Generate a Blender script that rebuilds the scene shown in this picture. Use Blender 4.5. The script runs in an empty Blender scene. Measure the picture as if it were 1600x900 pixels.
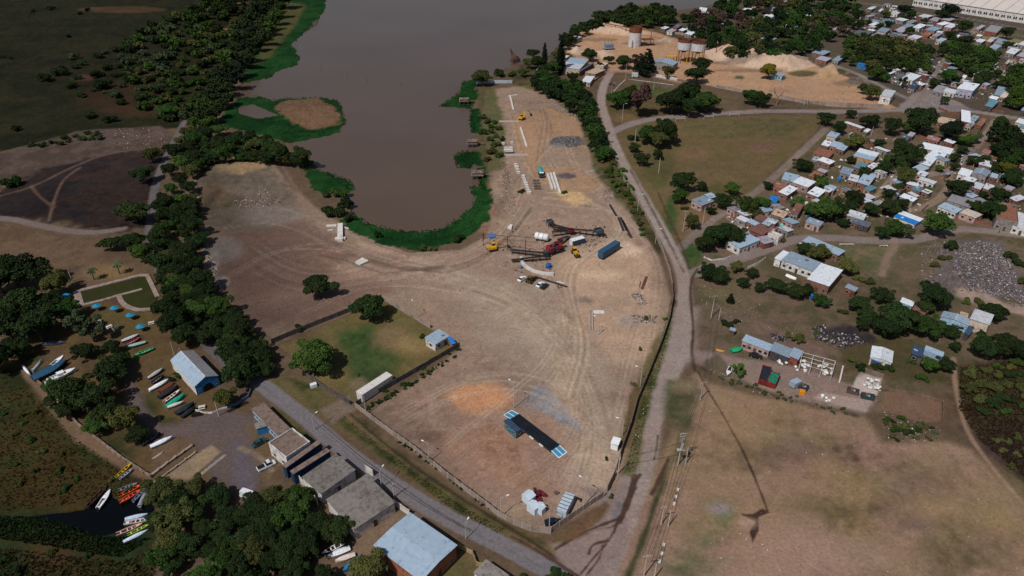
import bpy, bmesh, math, random
import numpy as np
from mathutils import Vector, Matrix
S = bpy.context.scene
COL = S.collection
R = math.radians
# ------------------------------------------------------------------ camera
CAM_H, FPX, PITCH = 140.0, 1090.0, R(32)
cd = bpy.data.cameras.new('camera'); cam = bpy.data.objects.new('camera', cd); COL.objects.link(cam)
cam.location = (0, 0, CAM_H); cam.rotation_euler = (R(90) - PITCH, 0, 0)
cd.sensor_width = 36; cd.lens = 36 * FPX / 1600; cd.clip_start = 1; cd.clip_end = 12000
S.camera = cam
# ------------------------------------------------------------------ sky, sun, exposure
SUN_AZ, SUN_EL = 40.0, 53.0            # the light travels towards azimuth 40 deg right of straight ahead
w = bpy.data.worlds.new('World'); S.world = w; w.use_nodes = True
nt = w.node_tree; bg = nt.nodes['Background']
sk = nt.nodes.new('ShaderNodeTexSky'); sk.sky_type = 'NISHITA'; sk.sun_disc = False
sk.sun_elevation = R(SUN_EL); sk.sun_rotation = R(SUN_AZ + 180); sk.air_density = 1.0; sk.dust_density = 1.5
nt.links.new(sk.outputs[0], bg.inputs[0]); bg.inputs[1].default_value = 0.05
sd = bpy.data.lights.new('sun', 'SUN'); sd.energy = 3.3; sd.angle = R(0.5); sd.color = (1.0, 0.965, 0.93)
so = bpy.data.objects.new('sun', sd); COL.objects.link(so)
L = Vector((math.sin(R(SUN_AZ)) * math.cos(R(SUN_EL)), math.cos(R(SUN_AZ)) * math.cos(R(SUN_EL)), -math.sin(R(SUN_EL))))
so.rotation_euler = L.to_track_quat('-Z', 'Y').to_euler(); so.location = (-100, -150, 300)
S.view_settings.view_transform = 'Standard'; S.view_settings.look = 'None'
S.view_settings.exposure = 0.0; S.view_settings.gamma = 1
S.cycles.max_bounces = 5; S.cycles.diffuse_bounces = 2; S.cycles.transparent_max_bounces = 4
S.cycles.use_denoising = True
# ------------------------------------------------------------------ helpers
CT, ST = math.cos(PITCH), math.sin(PITCH)
def G(px, py, z=0.0):
    "point at height z on the sight line of photo position (px, py)"
    x = (px - 800) / FPX; y = -(py - 450) / FPX
    k = (CAM_H - z) / (ST - y * CT)
    return Vector((x * k, (CT + y * ST) * k, z))
def Gn(px, py):
    x = (px - 800) / FPX; y = -(py - 450) / FPX
    k = CAM_H / (ST - y * CT)
    return x * k, (CT + y * ST) * k
def mpp(px, py):
    "metres per photo pixel, across the sight line"
    y = -(py - 450) / FPX
    return CAM_H / (ST - y * CT) / FPX
def lin(c):
    return tuple(((v / 255) / 12.92 if v / 255 <= 0.04045 else ((v / 255 + 0.055) / 1.055) ** 2.4) for v in c[:3])
RNG = random.Random(7)
NR = np.random.default_rng(11)

def _hash(ix, iy, seed):
    h = (ix.astype(np.int64) * 374761393 + iy.astype(np.int64) * 668265263 + seed * 1274126177) & 0xFFFFFFFF
    h = ((h ^ (h >> 13)) * 1274126177) & 0xFFFFFFFF
    h = h ^ (h >> 16)
    return (h & 0xFFFF) / 32767.5 - 1.0
def vnoise(x, y, sc, seed):
    x = x / sc; y = y / sc
    ix = np.floor(x); iy = np.floor(y); fx = x - ix; fy = y - iy
    fx = fx * fx * (3 - 2 * fx); fy = fy * fy * (3 - 2 * fy)
    a = _hash(ix, iy, seed); b = _hash(ix + 1, iy, seed); c = _hash(ix, iy + 1, seed); d = _hash(ix + 1, iy + 1, seed)
    return (a * (1 - fx) + b * fx) * (1 - fy) + (c * (1 - fx) + d * fx) * fy
def fbm(x, y, sc, seed, n=3):
    t = 0; a = 1; s = 0
    for i in range(n):
        t = t + a * vnoise(x + i * 17.3, y - i * 9.1, sc / 2 ** i, seed + i); s += a; a *= .55
    return t / s
def sstep(a, b, v):
    t = np.clip((v - a) / (b - a), 0, 1); return t * t * (3 - 2 * t)

class MB:
    "collects faces and links them as ONE mesh object"
    def __init__(s): s.v = []; s.f = []; s.mi = []; s.mats = []; s.t = []
    def m(s, mat):
        if mat not in s.mats: s.mats.append(mat)
        return s.mats.index(mat)
    def add(s, vs, fs, mat=None):
        o = len(s.v); s.v += [tuple(v) for v in vs]; i = s.m(mat) if mat else 0
        for f in fs: s.f.append(tuple(k + o for k in f)); s.mi.append(i)
    def box(s, c, d, mat=None, rz=0, rx=0, ry=0, bottom=True):
        hx, hy, hz = d[0] / 2, d[1] / 2, d[2] / 2
        M = Matrix.Rotation(rz, 3, 'Z') @ Matrix.Rotation(ry, 3, 'Y') @ Matrix.Rotation(rx, 3, 'X')
        vs = [M @ Vector((x * hx, y * hy, z * hz)) + Vector(c) for z in (-1, 1) for x, y in ((-1, -1), (1, -1), (1, 1), (-1, 1))]
        fs = [(4, 5, 6, 7), (0, 1, 5, 4), (1, 2, 6, 5), (2, 3, 7, 6), (3, 0, 4, 7)] + ([(3, 2, 1, 0)] if bottom else [])
        s.add(vs, fs, mat)
    def quad(s, a, b, c, d, mat=None): s.add([a, b, c, d], [(0, 1, 2, 3)], mat)
    def tube(s, pts, rad, n=6, mat=None, cap=True):
        pts = [Vector(p) for p in pts]; rings = []
        if not isinstance(rad, (list, tuple)): rad = [rad] * len(pts)
        vs = []; fs = []
        for i, p in enumerate(pts):
            d = (pts[min(i + 1, len(pts) - 1)] - pts[max(i - 1, 0)]).normalized()
            u = d.orthogonal().normalized() if abs(d.z) < .99 else Vector((1, 0, 0)); u = (u - d * u.dot(d)).normalized(); v = d.cross(u)
            for k in range(n):
                a = 2 * math.pi * k / n
                vs.append(p + (u * math.cos(a) + v * math.sin(a)) * rad[i])
        for i in range(len(pts) - 1):
            for k in range(n):
                a = i * n + k; b = i * n + (k + 1) % n
                fs.append((a, b, b + n, a + n))
        if cap:
            fs.append(tuple(range(n))[::-1]); fs.append(tuple(range((len(pts) - 1) * n, len(pts) * n)))
        s.add(vs, fs, mat)
    def cyl(s, a, b, r, n=12, mat=None): s.tube([a, b], r, n, mat)
    def mesh(s, name, mat=None, smooth=False):
        me = bpy.data.meshes.new(name); me.from_pydata(s.v, [], s.f)
        if mat is not None and not s.mats: me.materials.append(mat)
        for x in s.mats: me.materials.append(x)
        if s.mats: me.polygons.foreach_set('material_index', s.mi)
        if smooth: me.polygons.foreach_set('use_smooth', [True] * len(s.f))
        me.update(); return me
    def build(s, name, mat=None, parent=None, smooth=False):
        return link(name, s.mesh(name, mat, smooth), parent)
def link(name, me, parent=None):
    o = bpy.data.objects.new(name, me); COL.objects.link(o)
    if parent is not None: o.parent = parent
    return o
def npmesh(name, v, f, mat, smooth=False, attrs=None):
    "mesh from numpy arrays of vertices and of triangles or quads"
    me = bpy.data.meshes.new(name); n = f.shape[1]
    me.vertices.add(len(v)); me.vertices.foreach_set('co', np.asarray(v, np.float32).ravel())
    me.loops.add(f.size); me.loops.foreach_set('vertex_index', f.astype(np.int32).ravel())
    me.polygons.add(len(f)); me.polygons.foreach_set('loop_start', np.arange(0, f.size, n, dtype=np.int32))
    me.polygons.foreach_set('loop_total', np.full(len(f), n, np.int32))
    me.update(calc_edges=True)
    me.polygons.foreach_set('use_smooth', np.full(len(f), smooth))
    for k, (dom, typ, val) in (attrs or {}).items():
        a = me.attributes.new(k, typ, dom)
        a.data.foreach_set('color' if typ == 'FLOAT_COLOR' else 'value', np.asarray(val, np.float32).ravel())
    if mat: me.materials.append(mat)
    return me
def tag(o, label=None, cat=None, group=None, kind=None):
    for k, v in (('label', label), ('category', cat), ('group', group), ('kind', kind)):
        if v: o[k] = v
    if cat and not kind: o['kind'] = 'thing'
    return o
def thing(name, label, cat, loc=(0, 0, 0), rz=0, group=None, scale=1):
    o = bpy.data.objects.new(name, None); COL.objects.link(o); o.empty_display_size = .2
    o.location = loc; o.rotation_euler = (0, 0, rz); o.scale = (scale,) * 3 if not isinstance(scale, tuple) else scale
    return tag(o, label, cat, group)
KIDS = {}
def dup(o, loc=None, rz=None, label=None, parent=None, scale=None):
    "copy of a thing with copies of its parts and sub-parts (mesh data shared)"
    c = o.copy(); COL.objects.link(c)
    if parent is not None: c.parent = parent
    if loc is not None: c.location = loc
    if rz is not None: c.rotation_euler = (0, 0, rz)
    if scale is not None: c.scale = scale if isinstance(scale, tuple) else (scale,) * 3
    if label: c['label'] = label
    for ch in kids(o): dup(ch, parent=c)
    return c
def kids(o):
    if o.name not in KIDS: KIDS[o.name] = list(o.children)
    return KIDS[o.name]
AUTO = []                      # things whose label is worded from their neighbours at the end: (object, description, px, py)
# ------------------------------------------------------------------ materials
MATS = {}
def mat(key, rgb, rough=.85, var=.18, scale=1.5, rnd=0.0, metal=0.0, bump=0.0, wave=0.0, dirt=None, dirt_amt=.5, dirt_scale=.6, spec=.3, trans=0):
    "procedural material; rgb in sRGB 0-255"
    if key in MATS: return MATS[key]
    m = bpy.data.materials.new(key); m.use_nodes = True; n = m.node_tree.nodes; l = m.node_tree.links
    b = n['Principled BSDF']; b.inputs['Roughness'].default_value = rough; b.inputs['Metallic'].default_value = metal
    b.inputs['Specular IOR Level'].default_value = spec
    tc = n.new('ShaderNodeTexCoord')
    no = n.new('ShaderNodeTexNoise'); no.inputs['Scale'].default_value = scale; no.inputs['Detail'].default_value = 5
    l.new(tc.outputs['Object'], no.inputs['Vector'])
    hs = n.new('ShaderNodeHueSaturation'); hs.inputs['Color'].default_value = (*lin(rgb), 1)
    mr = n.new('ShaderNodeMapRange'); mr.inputs['From Min'].default_value = .3; mr.inputs['From Max'].default_value = .7
    mr.inputs['To Min'].default_value = 1 - var; mr.inputs['To Max'].default_value = 1 + var
    l.new(no.outputs['Fac'], mr.inputs['Value'])
    val = mr.outputs[0]
    if rnd:
        oi = n.new('ShaderNodeObjectInfo'); m2 = n.new('ShaderNodeMapRange')
        m2.inputs['To Min'].default_value = 1 - rnd; m2.inputs['To Max'].default_value = 1 + rnd
        l.new(oi.outputs['Random'], m2.inputs['Value'])
        mu = n.new('ShaderNodeMath'); mu.operation = 'MULTIPLY'; l.new(val, mu.inputs[0]); l.new(m2.outputs[0], mu.inputs[1]); val = mu.outputs[0]
        ad = n.new('ShaderNodeVectorMath'); ad.operation = 'ADD'; l.new(tc.outputs['Object'], ad.inputs[0])
        sc = n.new('ShaderNodeMath'); sc.operation = 'MULTIPLY'; sc.inputs[1].default_value = 300; l.new(oi.outputs['Random'], sc.inputs[0])
        l.new(sc.outputs[0], ad.inputs[1]); l.new(ad.outputs[0], no.inputs['Vector'])
    l.new(val, hs.inputs['Value'])
    out = hs.outputs[0]
    if dirt:
        n2 = n.new('ShaderNodeTexNoise'); n2.inputs['Scale'].default_value = dirt_scale; n2.inputs['Detail'].default_value = 8; n2.inputs['Roughness'].default_value = .65
        l.new(no.inputs['Vector'].links[0].from_socket, n2.inputs['Vector'])
        r2 = n.new('ShaderNodeMapRange'); r2.inputs['From Min'].default_value = .62 - dirt_amt * .3; r2.inputs['From Max'].default_value = .78 - dirt_amt * .25
        l.new(n2.outputs['Fac'], r2.inputs['Value'])
        mx = n.new('ShaderNodeMix'); mx.data_type = 'RGBA'; l.new(r2.outputs[0], mx.inputs[0]); l.new(out, mx.inputs[6]); mx.inputs[7].default_value = (*lin(dirt), 1)
        out = mx.outputs[2]
    l.new(out, b.inputs['Base Color'])
    if wave:
        wv = n.new('ShaderNodeTexWave'); wv.inputs['Scale'].default_value = wave; wv.bands_direction = 'X'
        l.new(tc.outputs['Object'], wv.inputs['Vector'])
        bp = n.new('ShaderNodeBump'); bp.inputs['Strength'].default_value = .5; bp.inputs['Distance'].default_value = .08
        l.new(wv.outputs['Fac'], bp.inputs['Height']); l.new(bp.outputs[0], b.inputs['Normal'])
    elif bump:
        bp = n.new('ShaderNodeBump'); bp.inputs['Strength'].default_value = bump; bp.inputs['Distance'].default_value = .1
        l.new(no.outputs['Fac'], bp.inputs['Height']); l.new(bp.outputs[0], b.inputs['Normal'])
    MATS[key] = m; return m
# ------------------------------------------------------------------ the ground: one sheet, cut into its named regions
gx = np.arange(-170, 1771, 2.1)
gy = np.concatenate([np.arange(1010, -14, -1.7), [-22, -32, -44, -58, -74, -92, -112, -134, -156, -176, -192]])
PX, PY = np.meshgrid(gx, gy)
NYG, NXG = PX.shape
WX, WY = Gn(PX, PY); WX = WX.ravel(); WY = WY.ravel()
NP = len(WX)
nA = fbm(WX, WY, 70, 3); nB = fbm(WX, WY, 20, 13); nC = fbm(WX, WY, 6, 23); nD = fbm(WX, WY, 1.7, 33, 2)
nE = fbm(WX, WY, 9, 43); nF = fbm(WX, WY, 2.6, 53, 2)
nS = fbm(WX * .25 + WY * .05, WY * 1.6, 9, 63)         # streaks across the view
COLR = np.tile(np.array(lin((92, 76, 60))), (NP, 1)); VAR = np.full(NP, .3); REG = np.zeros(NP, np.int16); HGT = 0.06 * nC + .03 * nD
REGN = ['ground']
def reg(n):
    if n not in REGN: REGN.append(n)
    return REGN.index(n)
def sdpoly(P, m):
    "signed distance (negative inside) of the grid points near polygon P (metres); returns indices and distances"
    P = np.asarray(P, float); lo = P.min(0) - m; hi = P.max(0) + m
    ix = np.nonzero((WX > lo[0]) & (WX < hi[0]) & (WY > lo[1]) & (WY < hi[1]))[0]
    x = WX[ix]; y = WY[ix]; d = np.full(len(ix), 1e18); ins = np.zeros(len(ix), bool)
    Q = np.roll(P, -1, 0)
    for (ax, ay), (bx, by) in zip(P, Q):
        ex, ey = bx - ax, by - ay; t = np.clip(((x - ax) * ex + (y - ay) * ey) / (ex * ex + ey * ey + 1e-9), 0, 1)
        d = np.minimum(d, (x - ax - t * ex) ** 2 + (y - ay - t * ey) ** 2)
        c = ((ay > y) != (by > y)) & (x < (bx - ax) * (y - ay) / (by - ay + 1e-12) + ax)
        ins ^= c
    d = np.sqrt(d); return ix, np.where(ins, -d, d)
def sdline(P, m):
    P = np.asarray(P, float); lo = P.min(0) - m; hi = P.max(0) + m
    ix = np.nonzero((WX > lo[0]) & (WX < hi[0]) & (WY > lo[1]) & (WY < hi[1]))[0]
    x = WX[ix]; y = WY[ix]; d = np.full(len(ix), 1e18)
    for (ax, ay), (bx, by) in zip(P[:-1], P[1:]):
        ex, ey = bx - ax, by - ay; t = np.clip(((x - ax) * ex + (y - ay) * ey) / (ex * ex + ey * ey + 1e-9), 0, 1)
        d = np.minimum(d, (x - ax - t * ex) ** 2 + (y - ay - t * ey) ** 2)
    return ix, np.sqrt(d)
def w2(pts):
    return [tuple(G(*p).xy) for p in pts]
def smooth(P, n=2):
    "round a polyline off (Chaikin)"
    for _ in range(n):
        Q = [P[0]]
        for a, b in zip(P[:-1], P[1:]):
            Q += [(a[0] * .75 + b[0] * .25, a[1] * .75 + b[1] * .25), (a[0] * .25 + b[0] * .75, a[1] * .25 + b[1] * .75)]
        P = Q + [P[-1]]
    return P
def paint(ix, sdv, c, c2, f, e, v, r, s):
    s_ = sdv + e * (.75 * nE[ix] + .55 * nF[ix])
    k = (1 - sstep(-f, f, s_)) * s
    C = np.tile(np.array(lin(c)), (len(ix), 1))
    if c2 is not None:
        t = sstep(-.28, .32, .45 * nB[ix] + .55 * nC[ix] + .3 * nD[ix])[:, None]
        C = C * (1 - t) + np.array(lin(c2)) * t
    COLR[ix] = COLR[ix] * (1 - k[:, None]) + C * k[:, None]
    VAR[ix] = VAR[ix] * (1 - k) + v * k
    if r: REG[ix[k > .5]] = reg(r)
    return k
def P(pts, c, c2=None, f=1.5, e=1.5, v=.3, r=None, s=1.0):
    q = w2(pts); ix, d = sdpoly(q, f + e * 1.5 + 1); return ix, paint(ix, d, c, c2, f, e, v, r, s)
def Ln(pts, wd, c, c2=None, f=.6, e=.5, v=.25, r=None, s=1.0, sm=2):
    q = smooth(w2(pts), sm); ix, d = sdline(q, wd / 2 + f + e * 1.5 + 1); return ix, paint(ix, d - wd / 2, c, c2, f, e, v, r, s)
def B(x, y, rx, ry, c, c2=None, f=2.5, e=2.0, v=.3, r=None, s=1.0):
    return P([(x + rx * math.cos(a), y + ry * math.sin(a)) for a in np.linspace(0, 6.283, 15)[:-1]], c, c2, f, e, v, r, s)
def heap(pts, h, slope, sh=.35, nz=.35):
    ix, d = sdpoly(w2(pts), 1); k = sstep(0, slope, -d + sh * nE[ix])
    HGT[ix] += k * h * (1 + nz * nC[ix] + .2 * nF[ix])
# --- wide regions, far to near
P([(1000, 45), (1060, 24), (1170, -14), (1900, -190), (1950, 210), (1430, 172), (1290, 105), (1100, 75)], (88, 74, 62), (70, 62, 46), r='village_ground')
P([(1060, 390), (1100, 350), (1240, 245), (1290, 200), (1420, 185), (1950, 200), (1950, 620), (1500, 562), (1400, 645), (1300, 645), (1150, 560), (1090, 540), (1085, 450)], (108, 88, 70), (76, 68, 46), r='village_ground')
P([(-300, -200), (445, -200), (440, 0), (400, 20), (395, 60), (385, 100), (330, 190), (262, 202), (130, 207), (0, 237), (-300, 262)], (29, 31, 14), (36, 33, 18), v=.45, r='grass_field')
P([(120, 205), (250, 196), (278, 212), (264, 240), (190, 247), (60, 277), (0, 292), (-300, 300), (-300, 262), (0, 240)], (90, 74, 67), (66, 54, 46), r='rubble_strip')
P([(-300, 300), (0, 300), (60, 264), (170, 240), (255, 230), (264, 240), (242, 290), (234, 352), (195, 362), (150, 358), (60, 345), (-300, 318)], (52, 39, 34), (34, 27, 27), v=.85, r='burnt_field', f=3, e=4)
for b in ((85, 292, 42, 15), (30, 320, 55, 20), (112, 330, 30, 11), (120, 262, 40, 8)): B(*b, (30, 26, 28), (40, 33, 33), f=4, e=4, s=.8)
P([(-300, 330), (0, 345), (110, 370), (160, 372), (200, 380), (222, 425), (130, 452), (60, 412), (0, 402), (-300, 402)], (104, 84, 66), (80, 64, 50), r='dry_field')
B(170, 425, 40, 12, (132, 106, 70), s=.6, f=4)
B(190, 150, 70, 22, (52, 36, 24), f=8, e=6, s=.7); B(215, 172, 55, 10, (58, 40, 26), f=6, s=.7); B(345, 52, 36, 8, (120, 88, 56), f=3, e=2); B(370, 4, 18, 8, (96, 70, 52), f=3)
B(225, 108, 30, 9, (84, 64, 54), f=3); B(190, 15, 70, 5, (76, 56, 38), f=3, s=.8); B(130, 122, 18, 5, (70, 46, 36), f=3)
Ln([(125, 262), (98, 280), (85, 310), (76, 345)], 1.3, (98, 76, 64), s=.9); Ln([(48, 290), (62, 308), (84, 324)], 1.3, (90, 70, 58), s=.9)
Ln([(264, 228), (170, 238), (110, 262), (52, 292), (0, 306)], 2, (98, 80, 68), s=.6)
Ln([(-300, 326), (0, 338), (60, 352), (110, 362), (150, 364), (192, 357)], 4.2, (118, 101, 92), (104, 88, 80), r='dirt_track')
Ln([(288, 190), (264, 238), (250, 265), (240, 300), (235, 340), (234, 372), (252, 430), (292, 500), (340, 556), (400, 600)], 3.8, (104, 95, 94), v=.2, r='dyke_road', f=.5)
# park, pool lawn, boat yard
P([(95, 465), (230, 425), (275, 450), (300, 540), (335, 600), (405, 645), (425, 700), (330, 745), (230, 745), (150, 690), (60, 622), (15, 570), (55, 520), (105, 500)], (94, 76, 50), (76, 60, 42), r='lawn', f=1.5)
B(195, 500, 45, 25, (96, 82, 50), (78, 66, 40), f=4); B(225, 640, 18, 20, (52, 56, 28), f=3); B(60, 560, 25, 6, (40, 52, 26), f=2); B(255, 660, 25, 8, (60, 62, 32), f=3)
B(95, 560, 30, 14, (92, 72, 54), f=3)
P([(-300, 560), (0, 566), (40, 602), (120, 682), (222, 748), (240, 770), (240, 905), (300, 960), (300, 1010), (-300, 1010)], (54, 46, 23), (40, 44, 22), v=.55, r='marsh')
for b in ((20, 610, 50, 22), (100, 770, 70, 30), (40, 700, 60, 40), (150, 720, 40, 22)): B(*b, (66, 50, 26), (50, 46, 22), f=6, e=4, s=.8, v=.5)
P([(-300, 800), (0, 805), (80, 800), (140, 830), (235, 800), (240, 850), (190, 872), (0, 838), (-300, 850)], (26, 42, 24), (34, 46, 24), f=4, e=3, v=.4, r='marsh')
B(60, 870, 70, 22, (74, 54, 34), (52, 46, 26), f=6, e=4); B(165, 700, 40, 20, (38, 46, 22), f=5, e=3); B(30, 590, 40, 18, (36, 40, 20), f=5); B(15, 880, 28, 30, (24, 40, 22), f=4)
P([(60, 615), (30, 580), (42, 575), (72, 608), (125, 668), (225, 735), (235, 752), (212, 744), (118, 690)], (108, 86, 68), v=.25, f=.8, e=.5)
P([(196, 560), (214, 600), (226, 640), (250, 665), (300, 655), (345, 640), (405, 650), (430, 680), (415, 740), (375, 768), (330, 745), (300, 690), (240, 680), (205, 640), (190, 590)], (104, 88, 82), (94, 82, 78), f=1.5, e=1, r='boat_yard_pavement', v=.2)
P([(365, 690), (395, 705), (400, 760), (382, 780), (360, 735)], (98, 90, 94), f=1.5, e=.6, v=.15)
P([(295, 750), (255, 745), (330, 695), (345, 706)], (134, 110, 86), f=.6, e=.4, v=.3, r='slipway'); Ln([(290, 760), (350, 712)], .8, (150, 138, 130), f=.3, e=.1)
P([(385, 660), (430, 690), (440, 720), (420, 750), (400, 720)], (112, 92, 66), (96, 78, 54), f=2, e=1)
Ln([(375, 700), (405, 712), (425, 735)], 1.6, (126, 110, 92), f=.4, e=.2)
P([(240, 690), (290, 680), (300, 700), (250, 740), (235, 730)], (98, 78, 60), f=1)
# fenced lot, construction yard
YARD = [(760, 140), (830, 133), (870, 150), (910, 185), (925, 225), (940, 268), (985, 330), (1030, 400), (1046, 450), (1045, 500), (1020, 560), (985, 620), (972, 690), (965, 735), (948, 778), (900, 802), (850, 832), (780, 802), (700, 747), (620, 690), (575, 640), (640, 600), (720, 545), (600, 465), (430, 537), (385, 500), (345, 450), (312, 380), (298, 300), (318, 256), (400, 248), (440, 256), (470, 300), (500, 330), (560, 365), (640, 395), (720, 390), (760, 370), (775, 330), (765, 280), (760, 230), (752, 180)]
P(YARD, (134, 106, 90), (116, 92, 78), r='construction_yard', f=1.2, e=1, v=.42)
P([(330, 430), (350, 370), (420, 330), (520, 370), (560, 400), (640, 402), (700, 420), (600, 460), (480, 512), (400, 505)], (114, 85, 73), (100, 75, 65), f=5, e=4)
P([(305, 265), (350, 255), (420, 260), (470, 310), (440, 352), (350, 362), (315, 330)], (114, 94, 82), (94, 80, 66), f=4, e=4, v=.4); B(420, 335, 50, 16, (132, 112, 102), (110, 92, 84), f=4, e=3); B(350, 390, 30, 20, (122, 104, 96), f=4, e=3)
P([(328, 262), (400, 249), (425, 262), (380, 277), (345, 272)], (160, 128, 94), (128, 100, 76), f=2.5, e=2); B(345, 315, 35, 10, (86, 74, 54), (100, 82, 62), f=3, e=2); B(335, 305, 22, 14, (108, 84, 66), f=3)
for b in ((300, 300, 7, 10), (330, 410, 12, 25), (322, 370, 8, 18), (345, 440, 16, 10)): B(*b, (150, 132, 124), (112, 94, 86), f=1, e=1.5, v=.5)
P([(700, 440), (860, 440), (900, 520), (960, 600), (940, 640), (850, 605), (760, 540)], (138, 114, 98), (126, 104, 90), f=6, e=4)
P([(870, 400), (960, 378), (1010, 402), (1035, 470), (1010, 560), (960, 565), (900, 500)], (164, 130, 108), (144, 114, 96), f=5, e=4)
P([(640, 620), (720, 600), (800, 622), (860, 640), (965, 640), (962, 720), (900, 785), (800, 795), (700, 725)], (142, 110, 94), (128, 98, 84), f=6, e=4)
P([(600, 640), (650, 610), (700, 625), (720, 660), (690, 700), (640, 680)], (112, 84, 72), (126, 98, 84), f=5, e=3)
P([(940, 640), (972, 640), (962, 735), (940, 778), (890, 790), (880, 730)], (160, 128, 112), (146, 116, 100), f=5, e=3)
B(752, 622, 48, 22, (178, 120, 84), (162, 112, 84), f=2.5, e=3); B(765, 692, 66, 30, (160, 115, 92), (132, 98, 82), f=6, e=4, v=.45); B(790, 740, 60, 22, (150, 108, 86), (132, 100, 86), f=6, e=4, v=.4)
P([(800, 182), (860, 168), (910, 190), (917, 215), (860, 225), (832, 260), (910, 264), (938, 290), (925, 300), (880, 300), (832, 275), (812, 230)], (176, 136, 94), (162, 126, 90), f=2.5, e=1.5, r='sand_pad'); P([(868, 300), (905, 296), (925, 315), (900, 322), (878, 312)], (172, 134, 94), f=2, e=1.5)
B(895, 168, 30, 10, (128, 106, 94), (108, 90, 84), f=2, e=2, v=.45); B(886, 222, 27, 9, (100, 92, 90), (76, 72, 72), f=1.2, e=1.2, v=.6); B(935, 245, 12, 20, (146, 116, 98), f=3)
for q in ([(840, 165), (850, 190), (842, 225), (838, 260)], [(846, 165), (857, 192), (850, 225), (845, 262)], [(852, 175), (863, 200), (857, 232)]): Ln(q, .9, (126, 102, 82), f=.6, e=.2, s=.6)
Ln([(866, 276), (905, 270), (940, 264)], 1.6, (150, 136, 124), (120, 106, 96), f=.6, e=.6); B(885, 275, 16, 4, (96, 84, 78), f=1)
P([(835, 605), (850, 602), (880, 628), (908, 660), (906, 674), (872, 662), (842, 640), (825, 628)], (116, 112, 118), (98, 96, 104), f=1.2, e=1.4, v=.5, r='gravel_patch'); B(830, 632, 18, 12, (132, 112, 104), f=4, s=.7); B(862, 640, 12, 6, (118, 114, 120), f=2)
B(885, 497, 12, 10, (128, 100, 88), (104, 84, 76), f=1.5, e=1, v=.6); B(910, 470, 14, 6, (112, 90, 80), (136, 108, 92), f=2, e=1.5); B(990, 500, 22, 10, (150, 134, 124), (128, 108, 98), f=2.5, e=2, v=.4); B(940, 430, 40, 8, (186, 152, 124), f=4, s=.6)
B(1000, 430, 14, 45, (174, 136, 114), (150, 118, 98), f=3, e=2); B(980, 390, 16, 10, (184, 148, 126), f=3)
for q, wd, c in (([(560, 420), (660, 425), (760, 452), (860, 525), (925, 620), (952, 735)], 15, (164, 136, 116)), ([(420, 470), (520, 440), (620, 432), (720, 452)], 9, (140, 110, 94)), ([(880, 640), (890, 560), (880, 470), (900, 410), (970, 378)], 9, (176, 142, 116))): Ln(q, wd, c, f=6, e=4, s=.38)
TR = random.Random(21)           # tyre ruts, in pairs
for base in ([(955, 735), (944, 650), (900, 560), (825, 482), (730, 430), (620, 418), (480, 440)], [(900, 770), (930, 690), (915, 600), (870, 520), (800, 470), (700, 440)], [(820, 760), (900, 700), (930, 620), (900, 520), (880, 440), (900, 400), (975, 372)], [(700, 700), (800, 620), (870, 560), (890, 480), (860, 420), (800, 400)], [(960, 640), (975, 560), (1000, 480), (1000, 420), (960, 350), (900, 300), (850, 240), (845, 180)], [(340, 450), (430, 400), (520, 390), (620, 420), (700, 410), (780, 380), (815, 320), (830, 260)], [(400, 520), (480, 470), (560, 440), (680, 440), (800, 470), (900, 560)], [(620, 660), (720, 610), (820, 600), (900, 640), (940, 700)], [(330, 350), (400, 330), (460, 350), (520, 385), (640, 415)]):
    for k in range(5):
        ox, oy = TR.gauss(0, 14), TR.gauss(0, 9); cc = TR.choice(((176, 150, 134), (168, 142, 126), (110, 88, 76), (100, 80, 68))); ss = TR.uniform(.1, .34); q = [(x + ox + TR.gauss(0, 5), y + oy + TR.gauss(0, 3)) for x, y in base]
        for dx in (0, 8): Ln([(x + dx, y + dx * .12) for x, y in q], .42, cc, f=.35, e=.2, s=ss, sm=3)
for k in range(16):              # tyre tracks
    o = (k - 8) * 2.6 + RNG.uniform(-1, 1)
    Ln([(955 + o * .5, 730), (946 + o * .8, 650), (905 + o, 560), (830 + o, 482), (730 + o, 430 + o * .6), (640, 415 + o)], RNG.uniform(.5, 1.0), RNG.choice([(160, 132, 114), (112, 90, 78), (152, 124, 106)]), f=.8, e=.3, s=RNG.uniform(.25, .5))
for k in range(12):
    o = (k - 6) * 3.2 + RNG.uniform(-1, 1)
    Ln([(640, 420 + o), (560, 430 + o), (470, 442 + o * 1.4), (395, 400 + o * 2)], RNG.uniform(.5, 1.1), RNG.choice([(134, 106, 92), (88, 66, 58)]), f=.8, e=.3, s=RNG.uniform(.25, .5))
for k in range(9):
    o = k * 2.4
    Ln([(880 + o, 620), (905 + o, 540), (892 + o * .6, 480), (880 + o, 430), (905 + o, 400), (970 + o * .5, 370), (955 + o, 330), (900, 305 + o), (850, 300 + o)], .7, RNG.choice([(178, 148, 126), (122, 98, 84)]), f=.7, e=.3, s=.4)
for k in range(7):
    o = k * 2.2
    Ln([(520, 372 + o), (590, 400 + o), (660, 420 + o), (740, 408 + o), (800, 360 + o), (830, 320 + o)], .7, RNG.choice([(158, 128, 110), (90, 70, 60)]), f=.6, e=.3, s=.45)
Ln([(540, 395), (600, 415), (650, 424), (690, 416)], 3, (94, 70, 58), (80, 60, 50), f=1.5, e=1, s=.8)
P([(435, 540), (600, 470), (718, 541), (560, 632)], (104, 92, 58), (84, 76, 46), r='lot_lawn', f=.6, e=.3)
for q in ([(525, 520), (580, 505), (602, 560), (590, 590), (555, 600), (535, 560)], [(570, 512), (598, 515), (622, 575), (600, 590), (580, 560)]): P(q, (48, 68, 34), (62, 74, 40), f=3, e=2.5)
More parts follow.
